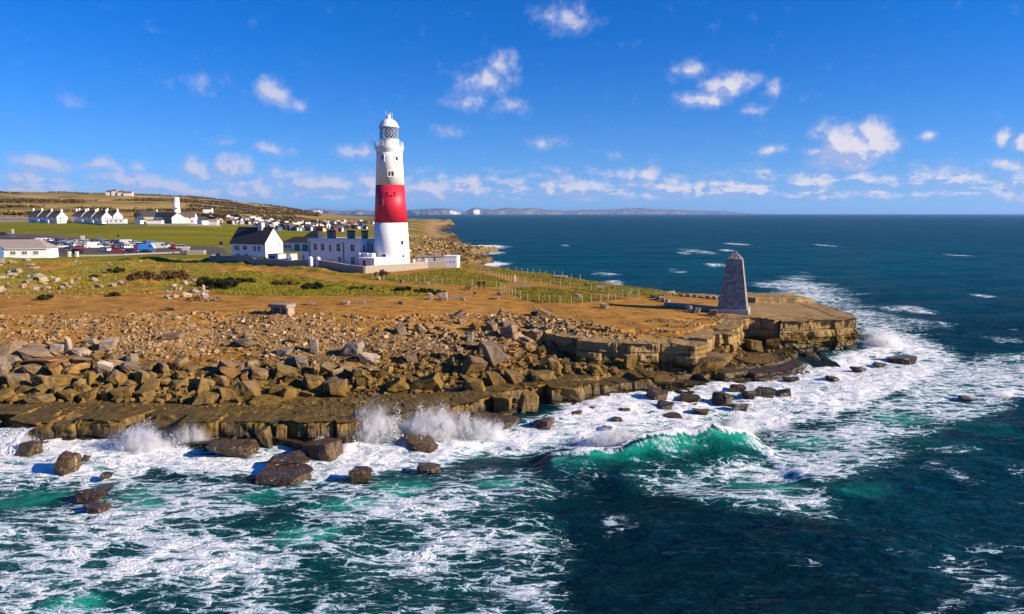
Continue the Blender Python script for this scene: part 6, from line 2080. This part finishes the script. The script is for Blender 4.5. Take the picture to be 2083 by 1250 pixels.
# ------------------------------------------------------------------ two walkers
def walker(px, py, jacket, trousers, hair, label, stride, seed):
    p = G(px, py)
    z = Hs(p[0], p[1])
    e = empty('person', (p[0], p[1], z), R(188 + seed * 7))
    tag(e, label, 'person', 'two walkers')
    me = bpy.data.meshes.new('body')
    s = stride
    J = [('pel', 0, 0, .95, .145, .11), ('waist', 0, 0, 1.1, .14, .10), ('chest', 0, .01, 1.33, .175, .125), ('neck0', 0, 0, 1.47, .08, .07), ('neck', 0, .01, 1.53, .055, .058), ('jaw', 0, .025, 1.59, .068, .082), ('head', 0, .01, 1.69, .08, .098), ('crown', 0, 0, 1.78, .055, .065),
         ('hipl', -.09, 0, .88, .09, .09), ('kneel', -.1, .03 + s * .12, .50, .062, .065), ('ankl', -.1, -.02 + s * .22, .10, .042, .045), ('toel', -.11, .15 + s * .22, .035, .045, .03),
         ('hipr', .09, 0, .88, .09, .09), ('kneer', .1, .05 - s * .08, .50, .062, .065), ('ankr', .1, -.06 - s * .18, .11, .042, .045), ('toer', .11, .10 - s * .18, .035, .045, .03),
         ('shl', -.19, 0, 1.42, .07, .07), ('ell', -.25, -.05 - s * .06, 1.14, .052, .052), ('wrl', -.24, .04 - s * .05, .90, .036, .036), ('hal', -.235, .07 - s * .05, .82, .040, .024), ('fil', -.23, .085 - s * .05, .75, .022, .018),
         ('shr', .19, 0, 1.42, .07, .07), ('elr', .25, -.03 + s * .06, 1.14, .052, .052), ('wrr', .24, .07 + s * .08, .91, .036, .036), ('har', .235, .10 + s * .09, .83, .040, .024), ('fir', .23, .12 + s * .09, .76, .022, .018)]
    ids = {j[0]: i for i, j in enumerate(J)}
    E = [('pel', 'waist'), ('waist', 'chest'), ('chest', 'neck0'), ('neck0', 'neck'), ('neck', 'jaw'), ('jaw', 'head'), ('head', 'crown'), ('pel', 'hipl'), ('hipl', 'kneel'), ('kneel', 'ankl'), ('ankl', 'toel'), ('pel', 'hipr'), ('hipr', 'kneer'), ('kneer', 'ankr'), ('ankr', 'toer'),
         ('chest', 'shl'), ('shl', 'ell'), ('ell', 'wrl'), ('wrl', 'hal'), ('hal', 'fil'), ('chest', 'shr'), ('shr', 'elr'), ('elr', 'wrr'), ('wrr', 'har'), ('har', 'fir')]
    me.from_pydata([(j[1], j[2], j[3]) for j in J], [(ids[a], ids[b]) for a, b in E], [])
    o = link('body', me, e)
    md = o.modifiers.new('skin', 'SKIN'); md.use_smooth_shade = True
    for i, j in enumerate(J):
        sv = me.skin_vertices[0].data[i]; sv.radius = (j[4], j[5]); sv.use_root = (i == 0)
    o.modifiers.new('sub', 'SUBSURF').levels = 2
    o.modifiers['sub'].render_levels = 2
    dg = bpy.context.evaluated_depsgraph_get()
    m2 = bpy.data.meshes.new_from_object(o.evaluated_get(dg))
    o.modifiers.clear()
    o.data = m2
    mats = [plain('trousers_%d' % seed, trousers, .9, .2, 6), plain('jacket_%d' % seed, jacket, .85, .2, 6), plain('skin_%d' % seed, (.48, .29, .2), .6, .1, 8), plain('hair_%d' % seed, hair, .8, .2, 20), M['black']]
    m2.materials.clear()
    for m_ in mats: m2.materials.append(m_)
    for pl in m2.polygons:
        c = pl.center
        if c.z < .09: k = 4
        elif c.z < .93 and abs(c.x) < .2: k = 0
        elif c.z < .87: k = 2
        elif c.z < 1.50: k = 1
        else: k = 3 if (c.z > 1.72 or c.y < -.01) else 2
        pl.material_index = k
    hm = MB().lathe([(.03, 1.55), (.092, 1.60), (.108, 1.70), (.088, 1.78), (.03, 1.82)], 12, 0, -.018).build('hair', mats[3], e, smooth=True)


walker(974.5, 590, (.016, .017, .02), (.02, .022, .03), (.03, .02, .015), 'walker in a dark coat and dark trousers on the dirt path', .9, 1)
walker(984.5, 590, (.012, .014, .03), (.03, .04, .07), (.05, .03, .02), 'walker in a dark blue jacket beside the other walker', -.8, 2)

# ------------------------------------------------------------------ bushes and scrub
def leaf_material(name, c0, c1, c2):
    m, t = new_mat(name)
    tn = t.attr('tone')
    pos = t.n('ShaderNodeNewGeometry').outputs['Position']
    c = t.ramp(t.m('ADD', t.m('MULTIPLY', tn, .6), t.m('MULTIPLY', t.noise(pos, .8, 4, .6), .4)), [(.2, c0), (.5, c1), (.8, c2)])
    d = t.bsdf(Base_Color=c, Roughness=.8, Specular_IOR_Level=.1)
    tr = t.n('ShaderNodeBsdfTranslucent', {'Color': c})
    t.out(t.n('ShaderNodeMixShader', {0: .25, 1: d.outputs[0], 2: tr.outputs[0]}))
    return m


LEAF = dict(green=leaf_material('garden_bush_leaves', (.05, .06, .01), (.12, .12, .02), (.22, .18, .03)), gorse=leaf_material('gorse_leaves', (.018, .022, .008), (.04, .045, .012), (.08, .075, .02)),
            bramble=leaf_material('bramble_twigs', (.06, .032, .014), (.15, .085, .035), (.25, .15, .06)), scrub=leaf_material('hill_scrub_leaves', (.04, .03, .010), (.10, .07, .02), (.19, .12, .035)))


def leaf_cloud(n, centres, radii, size, seed, flat=.75):
    """many small leaf-sized faces spread through a few lumpy volumes"""
    r = np.random.RandomState(seed)
    k = r.randint(0, len(centres), n)
    d = r.normal(size=(n, 3)); d /= np.linalg.norm(d, axis=1)[:, None]
    rad = r.random_sample(n) ** .45
    P = np.array(centres)[k] + d * (rad * np.array(radii)[k])[:, None] * np.array([1, 1, flat])
    P[:, 2] = np.maximum(P[:, 2], .02)
    a = r.normal(size=(n, 3)); a /= np.linalg.norm(a, axis=1)[:, None]
    b = np.cross(a, r.normal(size=(n, 3))); b /= np.linalg.norm(b, axis=1)[:, None] + 1e-9
    s = (size * r.uniform(.5, 1.3, n))[:, None]
    V = np.stack([P - a * s - b * s * .5, P + a * s * .3 - b * s * .6, P + a * s, P + b * s * .6], 1).reshape(-1, 3)
    F = np.arange(4 * n).reshape(-1, 4)
    return V, F, np.repeat(r.random_sample(n), 4)


def bush(px0, px1, py0, py1, mat, label, seed, name='bush', n=900, sz=.2):
    p = G(.5 * (px0 + px1), py1)
    s = math.hypot(p[1], 13) / FPX
    w_, h = (px1 - px0) * s, (py1 - py0) * s * .95
    r = random.Random(seed)
    cs, rs = [], []
    for k in range(9):
        x = r.uniform(-.5, .5) * w_ * .8
        cs.append((x, r.uniform(-.28, .28) * w_, h * r.uniform(.2, .62) * (1 - .5 * abs(x) / (w_ * .5)))); rs.append(max(.25, h * r.uniform(.25, .45)))
    V, F, tn = leaf_cloud(n, cs, rs, sz, seed)
    me = mesh_np(name, V, F, False); set_attr(me, 'tone', tn)
    p[1] += w_ * .25
    o = link(name, me, None, LEAF[mat])
    o.location = (p[0], p[1], Hs(p[0], p[1]) - .05)
    tag(o, label, 'bush')
    return o


bush(651, 690, 522, 543, 'green', 'rounded green garden bush in front of the keepers block', 1, n=2200, sz=.14)
bush(524, 543, 519, 531, 'bramble', 'brown shrub at the cottage corner', 2, sz=.13); bush(514, 527, 521, 531, 'gorse', 'dark shrub under the cottage windows', 3, sz=.13)
bush(400, 440, 556, 583, 'gorse', 'large dark gorse bush west of the bank', 4, 'gorse_bush', 2000); bush(430, 480, 560, 588, 'gorse', 'dark gorse bush on the shaded bank', 5, 'gorse_bush', 2000); bush(470, 515, 560, 576, 'gorse', 'low gorse on the bank above the green', 6, 'gorse_bush', 1300)
bush(610, 658, 568, 588, 'gorse', 'dark gorse clump on the green below the wall', 7, 'gorse_bush', 1800); bush(548, 612, 564, 582, 'scrub', 'olive scrub along the green bank', 8, 'scrub_bush', 1800)
bush(800, 846, 578, 593, 'gorse', 'low dark scrub beside the track bend', 9, 'gorse_bush', 1300); bush(842, 880, 582, 597, 'gorse', 'dark gorse near the end of the green', 10, 'gorse_bush', 1300); bush(880, 906, 587, 600, 'gorse', 'small gorse at the tip of the green', 11, 'gorse_bush', 900)
bush(255, 320, 545, 573, 'bramble', 'brown bramble thicket on the rough grass', 12, 'bramble', 2400); bush(310, 372, 540, 570, 'bramble', 'larger brown bramble thicket beside the quarry grass', 13, 'bramble', 2600)
bush(700, 760, 580, 592, 'scrub', 'olive scrub strip across the green', 14, 'scrub_bush', 1300); bush(205, 245, 540, 556, 'gorse', 'small dark gorse in the rough grass', 15, 'gorse_bush', 900); bush(180, 200, 556, 566, 'gorse', 'dark tuft near the row of stones', 16, 'gorse_bush', 500)
bush(760, 790, 545, 562, 'scrub', 'weedy shrub against the stone wall corner', 17, 'scrub_bush', 1100, .12); bush(70, 105, 596, 612, 'gorse', 'dark tuft beside the western path', 18, 'gorse_bush', 700); bush(216, 240, 592, 604, 'gorse', 'dark tuft on the dry grass mound', 19, 'gorse_bush', 700)
bush(268, 300, 430, 441, 'gorse', 'dark tree clump between terrace and observatory', 20, 'gorse_bush', 1500, .6); bush(462, 500, 433, 446, 'gorse', 'dark thicket above the beach huts', 21, 'gorse_bush', 1500, .6); bush(405, 455, 428, 448, 'scrub', 'brown thicket east of the observatory', 22, 'scrub_bush', 1800, .6)


def scrub_field():
    r = np.random.RandomState(61)
    y = r.uniform(520, 1650, 60000); a = r.uniform(-.85, -.28, 60000)
    x = a * y
    d = fbm(x / 150, y / 60, 4, 301)
    line = np.abs(((y + .12 * x + 25 * fbm(x / 200, y / 200, 2, 303)) % 165) - 82) < 3.5
    keep = ((d > .42) & (r.random_sample(60000) < .4)) | (line & (fbm(x / 90, y / 300, 2, 305) > .30) & (r.random_sample(60000) < .9)) | ((a > -.47) & (y > 600) & (fbm(x / 70, y / 45, 4, 307) > .22) & (r.random_sample(60000) < .4))
    x, y = x[keep][:9000], y[keep][:9000]
    z = H(x, y)
    n = len(x)
    cs = np.stack([x, y, z + .8], 1)
    V, F, tn = leaf_cloud(1, [(0, 0, 0)], [1], 1, 1)
    m_ = 10
    k = np.repeat(np.arange(n), m_)
    P = cs[k] + r.normal(size=(n * m_, 3)) * np.array([2.6, 2.2, .9])
    aa = r.normal(size=(n * m_, 3)); aa /= np.linalg.norm(aa, axis=1)[:, None]
    bb = np.cross(aa, r.normal(size=(n * m_, 3))); bb /= np.linalg.norm(bb, axis=1)[:, None] + 1e-9
    s = r.uniform(.6, 1.6, n * m_)[:, None]
    V = np.stack([P - aa * s, P - bb * s, P + aa * s, P + bb * s], 1).reshape(-1, 3)
    me = mesh_np('scrub', V, np.arange(len(V)).reshape(-1, 4), False)
    set_attr(me, 'tone', np.repeat(r.random_sample(n * m_), 4))
    tag(link('scrub', me, None, LEAF['scrub']), 'brown and olive scrub patches and hedges over the hillside', None, None, 'stuff')


scrub_field()


def tussocks():
    """blades of rough grass on the near green and the fenced lawns"""
    r = np.random.RandomState(71)
    out = []
    for k, n in (('grass_a', 7000), ('grass_b', 2500), ('grass_c', 5000), ('grass_d', 4000), ('grass_e', 4500), ('wild', 14000)):
        pl = np.array(POLY[k]); pl[:, 0] = np.clip(pl[:, 0], -125, 60)
        x = r.uniform(pl[:, 0].min(), pl[:, 0].max(), n * 4); y = r.uniform(pl[:, 1].min(), pl[:, 1].max(), n * 4)
        kk = (sdpoly(x, y, POLY[k]) < -.3) & (fbm(x / 3, y / 3, 3, 401) + .6 * r.random_sample(n * 4) > .28) & (sdline(x, y, TRACK) > 1.2) & (sdline(x, y, TRACK2) > 1.2)
        out.append(np.stack([x[kk], y[kk]], 1)[:n])
    xy = np.concatenate(out)
    z = Hq(xy[:, 0], xy[:, 1])
    n = len(xy); m_ = 3
    P = np.repeat(np.concatenate([xy, z[:, None]], 1), m_, 0) + np.concatenate([r.normal(size=(n * m_, 2)) * .14, np.zeros((n * m_, 1))], 1)
    a = r.uniform(0, 6.28, n * m_); h = r.uniform(.12, .34, n * m_); w_ = r.uniform(.05, .12, n * m_)
    d = np.stack([np.cos(a), np.sin(a), 0 * a], 1); ln = np.stack([r.normal(size=n * m_) * .1, r.normal(size=n * m_) * .1, h], 1)
    V = np.stack([P - d * w_[:, None] - [0, 0, .03], P + d * w_[:, None] - [0, 0, .03], P + ln], 1).reshape(-1, 3)
    me = mesh_np('grass', V, np.arange(len(V)).reshape(-1, 3), False)
    set_attr(me, 'tone', np.repeat(np.clip(r.normal(.5, .25, n * m_), 0, 1), 3))
    tag(link('grass', me, None, leaf_material('tussock_grass', (.11, .10, .008), (.26, .22, .02), (.44, .33, .07))), 'rough tussocky grass on the headland', None, None, 'stuff')


tussocks()


# ------------------------------------------------------------------ the coast far across the bay
def far_coast():
    sky_ = [(560, 429), (625, 427.5), (650, 424.5), (668, 427), (700, 430), (735, 427), (765, 429.5), (800, 428.5), (840, 427), (880, 424.5), (905, 424), (925, 425.5), (935, 430), (943, 432), (950, 431), (958, 425), (965, 422.5), (985, 424.5), (1005, 427), (1030, 422.5), (1060, 424.5), (1090, 423),
            (1110, 427), (1150, 429), (1190, 427), (1230, 427.5), (1270, 424), (1300, 423.5), (1330, 425.5), (1380, 427.5), (1430, 429), (1480, 430.5), (1515, 433.5), (1530, 435)]
    pxs = np.linspace(560, 1530, 420)
    py = np.interp(pxs, [a for a, b in sky_], [b for a, b in sky_])
    Y0 = np.interp(pxs, [560, 900, 1000, 1150, 1530], [11500, 12500, 13500, 15500, 18500])
    t_ = (pxs - CX) / FPX
    V = []; ch = []
    prof = [(0, -.1), (0, .02), (.05, .22), (.10, .45), (.16, .62), (.35, .78), (.7, .92), (1.0, 1.0), (1.5, .5)]
    r = np.random.RandomState(4)
    white = sstep(18, 4, np.abs(pxs - 905 - 22)) + sstep(10, 3, np.abs(pxs - 962 - 8)) + sstep(16, 5, np.abs(pxs - 650)) + .35 * sstep(40, 10, np.abs(pxs - 1080)) + .4 * sstep(12, 4, np.abs(pxs - 740))
    for j, (dd, hf) in enumerate(prof):
        yy = Y0 + dd * 900 + 140 * fbm(pxs / 14, 0 * pxs + j * .35, 4, 501)
        zt = 18 + (434.6 - py) / FPX * (Y0 + 900)
        n = 1 + .16 * fbm(pxs / 9, 0 * pxs + j * 1.7, 4, 503) * (0 < hf < 1)
        V.append(np.stack([t_ * yy, yy, np.maximum(zt * hf * n, -3 if hf <= 0 else 0.5)], 1)); ch.append(white * (hf < .7))
    V = np.array(V); nx = V.shape[1]
    idx = np.arange(V.shape[0] * nx).reshape(V.shape[0], nx)
    F = np.stack([idx[:-1, :-1], idx[:-1, 1:], idx[1:, 1:], idx[1:, :-1]], -1).reshape(-1, 4)
    me = mesh_np('far_coast', V.reshape(-1, 3), F, False)
    set_attr(me, 'chalk', np.array(ch).ravel())
    m, t = new_mat('far_coast_cliffs')
    pos = t.n('ShaderNodeNewGeometry').outputs['Position']
    c = t.mix(t.mr(t.noise(pos, .004, 5, .6), .4, .6), (.10, .09, .07), (.19, .16, .12))
    c = t.mix(t.mr(t.m('ADD', t.attr('chalk'), t.m('MULTIPLY_ADD', t.noise(pos, .008, 4, .6), .6, -.3)), .35, .7), c, (.62, .58, .52))
    t.out(t.bsdf(Base_Color=c, Roughness=1.0, Specular_IOR_Level=0.0))
    o = link('far_coast', me, None, m)
    tag(o, 'distant cliffs with white chalk faces across the bay', None, None, 'structure')


far_coast()


# ------------------------------------------------------------------ spray thrown up by the surf
m_, t = new_mat('sea_spray')
d_ = t.bsdf(Base_Color=(.90, .91, .92), Roughness=.7)
tr_ = t.n('ShaderNodeBsdfTranslucent', {'Color': (.9, .92, .94, 1)})
t.out(t.n('ShaderNodeMixShader', {0: .45, 1: d_.outputs[0], 2: tr_.outputs[0]}))
M['spray'] = m_


def spray(label, plumes, seed):
    """droplets of broken water: plume = pixel at its foot, half width and height in metres, number"""
    r = np.random.RandomState(seed)
    P = []; S = []
    for (px, py, w_, h, dep, n) in plumes:
        c = W(px, py, 0.1)
        t_ = r.random_sample(n) ** 1.7                       # how high
        ang = r.normal(size=n)
        jets = np.round(r.uniform(-2.5, 2.5, n)) * .4
        x = c[0] + w_ * (.55 * ang * (.6 + .5 * t_) + .35 * jets) - .5 * t_ * h
        y = c[1] + dep * r.normal(size=n) * .5 + .25 * t_ * h
        hh = h * (.35 + .65 * np.exp(-((x - c[0]) / (w_ * .9)) ** 2)) * (.65 + .5 * np.abs(np.sin(x * 1.9 + seed)))
        z = t_ * hh + .05 * r.normal(size=n)
        P.append(np.stack([x, y, z + .05], 1)); S.append(r.uniform(.007, .021, n) * (1.35 - .85 * t_) * (1 + 2.2 * (r.random_sample(n) < .08)))
    P = np.concatenate(P); S = np.concatenate(S)
    n = len(P)
    base = np.array([[1, 1, 1], [1, -1, -1], [-1, 1, -1], [-1, -1, 1]], float)
    V = P[:, None, :] + base[None] * S[:, None, None] * r.uniform(.6, 1.3, (n, 4, 3))
    q = np.array([[0, 1, 2], [0, 3, 1], [0, 2, 3], [1, 3, 2]])
    F = (q[None] + (np.arange(n) * 4)[:, None, None]).reshape(-1, 3)
    me = mesh_np('spray', V.reshape(-1, 3), F, True)
    tag(link('spray', me, None, M['spray']), label, None, None, 'stuff')




def mist_material(name, dens):
    m, t = new_mat(name)
    oc_ = t.n('ShaderNodeTexCoord').outputs['Object']
    pos = t.n('ShaderNodeNewGeometry').outputs['Position']
    x, y, z = t.xyz(oc_)
    wv = t.v('MULTIPLY_ADD', t.noisec(pos, .9, 3), (2.2, 2.0, 1.2), pos)
    n = t.noise(t.v('MULTIPLY', wv, (1.7, 1.7, .55)), 1.6, 8, .72)
    r2 = t.v('LENGTH', t.v('MULTIPLY', oc_, (1, 1, .95)), out=1)
    fall = t.mr(r2, 1.0, .12)
    up = t.mr(z, .0, 1.0, 1.0, .25, smooth=False)
    d = t.m('MULTIPLY', t.mr(t.m('ADD', n, t.m('MULTIPLY_ADD', fall, .34, -.34)), .36, .72), t.m('MULTIPLY', fall, up))
    vol = t.n('ShaderNodeVolumePrincipled', {'Color': (1.0, 1.0, 1.0, 1), 'Density': t.m('MULTIPLY', d, dens), 'Anisotropy': .3})
    om = t.n('ShaderNodeOutputMaterial')
    t.t.links.new(vol.outputs[0], om.inputs['Volume'])
    return m


MIST = mist_material('surf_mist', 12.0)


def mist(px, py, w_, h, dep, label):
    c = W(px, py, 0.0)
    bm = bmesh.new()
    bmesh.ops.create_icosphere(bm, subdivisions=3, radius=1.0)
    bmesh.ops.bisect_plane(bm, geom=bm.verts[:] + bm.edges[:] + bm.faces[:], plane_co=(0, 0, -.12), plane_no=(0, 0, -1), clear_outer=True)
    me = bpy.data.meshes.new('spray'); bm.to_mesh(me); bm.free()
    o = link('spray', me, None, MIST)
    o.location = (c[0], c[1], .15); o.scale = (w_, dep, h)
    o.visible_shadow = True
    tag(o, label, None, None, 'stuff')


mist(765, 894, 4.2, 5.4, 2.4, 'tall burst of white spray against the central ledge')
mist(885, 892, 6.4, 4.8, 2.3, 'wide veil of spray beside the tall burst')
mist(985, 892, 4.0, 3.0, 1.8, 'low spray over the sloping slab')
mist(290, 918, 4.8, 3.6, 2.0, 'surge of spray in front of the dark ledge recess')
mist(390, 908, 3.6, 3.2, 1.6, 'thin spray drifting before the ledge wall')
mist(40, 918, 3.4, 2.4, 1.8, 'spray at the western waterfall')
mist(655, 912, 1.5, 1.1, 1.0, 'little puff of spray by the wet slab')
mist(1500, 892, 3.4, 3.6, 1.7, 'spray leaping from the breaker shoulder')
mist(1255, 908, 5.6, 2.8, 1.7, 'spray along the western lip of the breaker')
mist(1800, 708, 5.4, 3.8, 3.6, 'spray bursting off the headland tip')
mist(1700, 772, 1.6, 1.2, 1.2, 'spray around the dark rock off the headland')
mist(2040, 806, 2.6, 1.0, 1.5, 'spray of a small wave in the eastern chop')
spray('flying drops above the central burst', [(740, 890, .7, 3.8, 1.0, 14000), (775, 890, .6, 3.0, 1.0, 9000), (810, 890, .8, 3.2, 1.2, 10000), (860, 886, .9, 2.6, 1.2, 10000), (905, 886, .8, 2.9, 1.0, 9000), (960, 886, 1.2, 2.0, 1.0, 9000)], 3)
spray('flying drops along the western surf', [(290, 908, 1.4, 2.0, .8, 8000), (380, 905, 1.2, 1.6, .8, 5000), (40, 908, 1.2, 1.3, .8, 4000), (655, 915, .7, 1.0, .6, 3000)], 5)
spray('drops blowing off the breaker', [(1505, 882, .9, 2.3, .7, 7000), (1270, 902, 1.8, 1.5, .6, 7000), (1800, 706, 2.2, 2.2, 1.8, 6000)], 7)


# ------------------------------------------------------------------ water pouring off the ledges
def pour_material():
    m, t = new_mat('pouring_water')
    pos = t.n('ShaderNodeNewGeometry').outputs['Position']
    n = t.noise(t.v('MULTIPLY', pos, (5.0, 5.0, .5)), 1.4, 5, .65)
    tr = t.n('ShaderNodeBsdfTransparent')
    d = t.bsdf(Base_Color=(.86, .88, .90), Roughness=.5, Normal=t.bump(n, .6, .1))
    t.out(t.n('ShaderNodeMixShader', {0: t.mr(n, .40, .58), 1: tr.outputs[0], 2: d.outputs[0]}))
    return m


M['pour'] = pour_material()


def pour(px0, px1, py0, py1, ztop, out, label, seed):
    a, b = W(px0, py0, ztop), W(px1, py0, ztop)
    nx, nz = 40, 14
    V = []
    for j in range(nz + 1):
        f = j / nz
        for i in range(nx + 1):
            u = i / nx
            p = a * (1 - u) + b * u
            e_ = .16 * float(fbm(np.array([u * 9 + seed]), np.array([f * 2.0]), 3, seed)[0])
            V.append((p[0] + .1 * e_, p[1] - out * f ** .7 + e_, ztop * (1 - f ** 1.6) + .05))
    F = [(j * (nx + 1) + i, j * (nx + 1) + i + 1, (j + 1) * (nx + 1) + i + 1, (j + 1) * (nx + 1) + i) for j in range(nz) for i in range(nx)]
    me = mesh_np('waterfall', np.array(V), np.array(F), True)
    tag(link('waterfall', me, None, M['pour']), label, None, None, 'stuff')


pour(-20, 70, 872, 950, 1.5, 2.4, 'white water pouring off the western ledge', 1)

# ------------------------------------------------------------------ the air over the bay
hz = MB().box(-60000, 60000, -4000, 38000, -6, 190).mesh('haze')
m_, t = new_mat('sea_haze')
vol = t.n('ShaderNodeVolumePrincipled', {'Color': (.34, .58, 1.0, 1), 'Density': 4.2e-5, 'Anisotropy': .2})
om = t.n('ShaderNodeOutputMaterial')
m_.node_tree.links.new(vol.outputs[0], om.inputs['Volume'])
tag(link('haze', hz, None, m_), 'thin sea haze over the whole bay', None, None, 'stuff')


# ------------------------------------------------------------------ look-alikes: say which one, counting from the left of its own kind
_same = {}
for o in list(scene.objects):
    if o.parent is None and 'label' in o and 'category' in o:
        _same.setdefault(o['label'], []).append(o)
_ord = ['leftmost', 'second-from-left', 'third-from-left', 'fourth-from-left', 'fifth-from-left', 'sixth-from-left', 'seventh-from-left', 'eighth-from-left', 'ninth-from-left', 'tenth-from-left', 'eleventh-from-left', 'twelfth-from-left']
for lab, lst in _same.items():
    if 1 < len(lst) <= len(_ord):
        lst.sort(key=lambda o: o.location.x / max(o.location.y, 1.0))
        for w_, o in zip(_ord, lst):
            o['label'] = ' '.join((w_ + ' ' + lab).split()[:16])
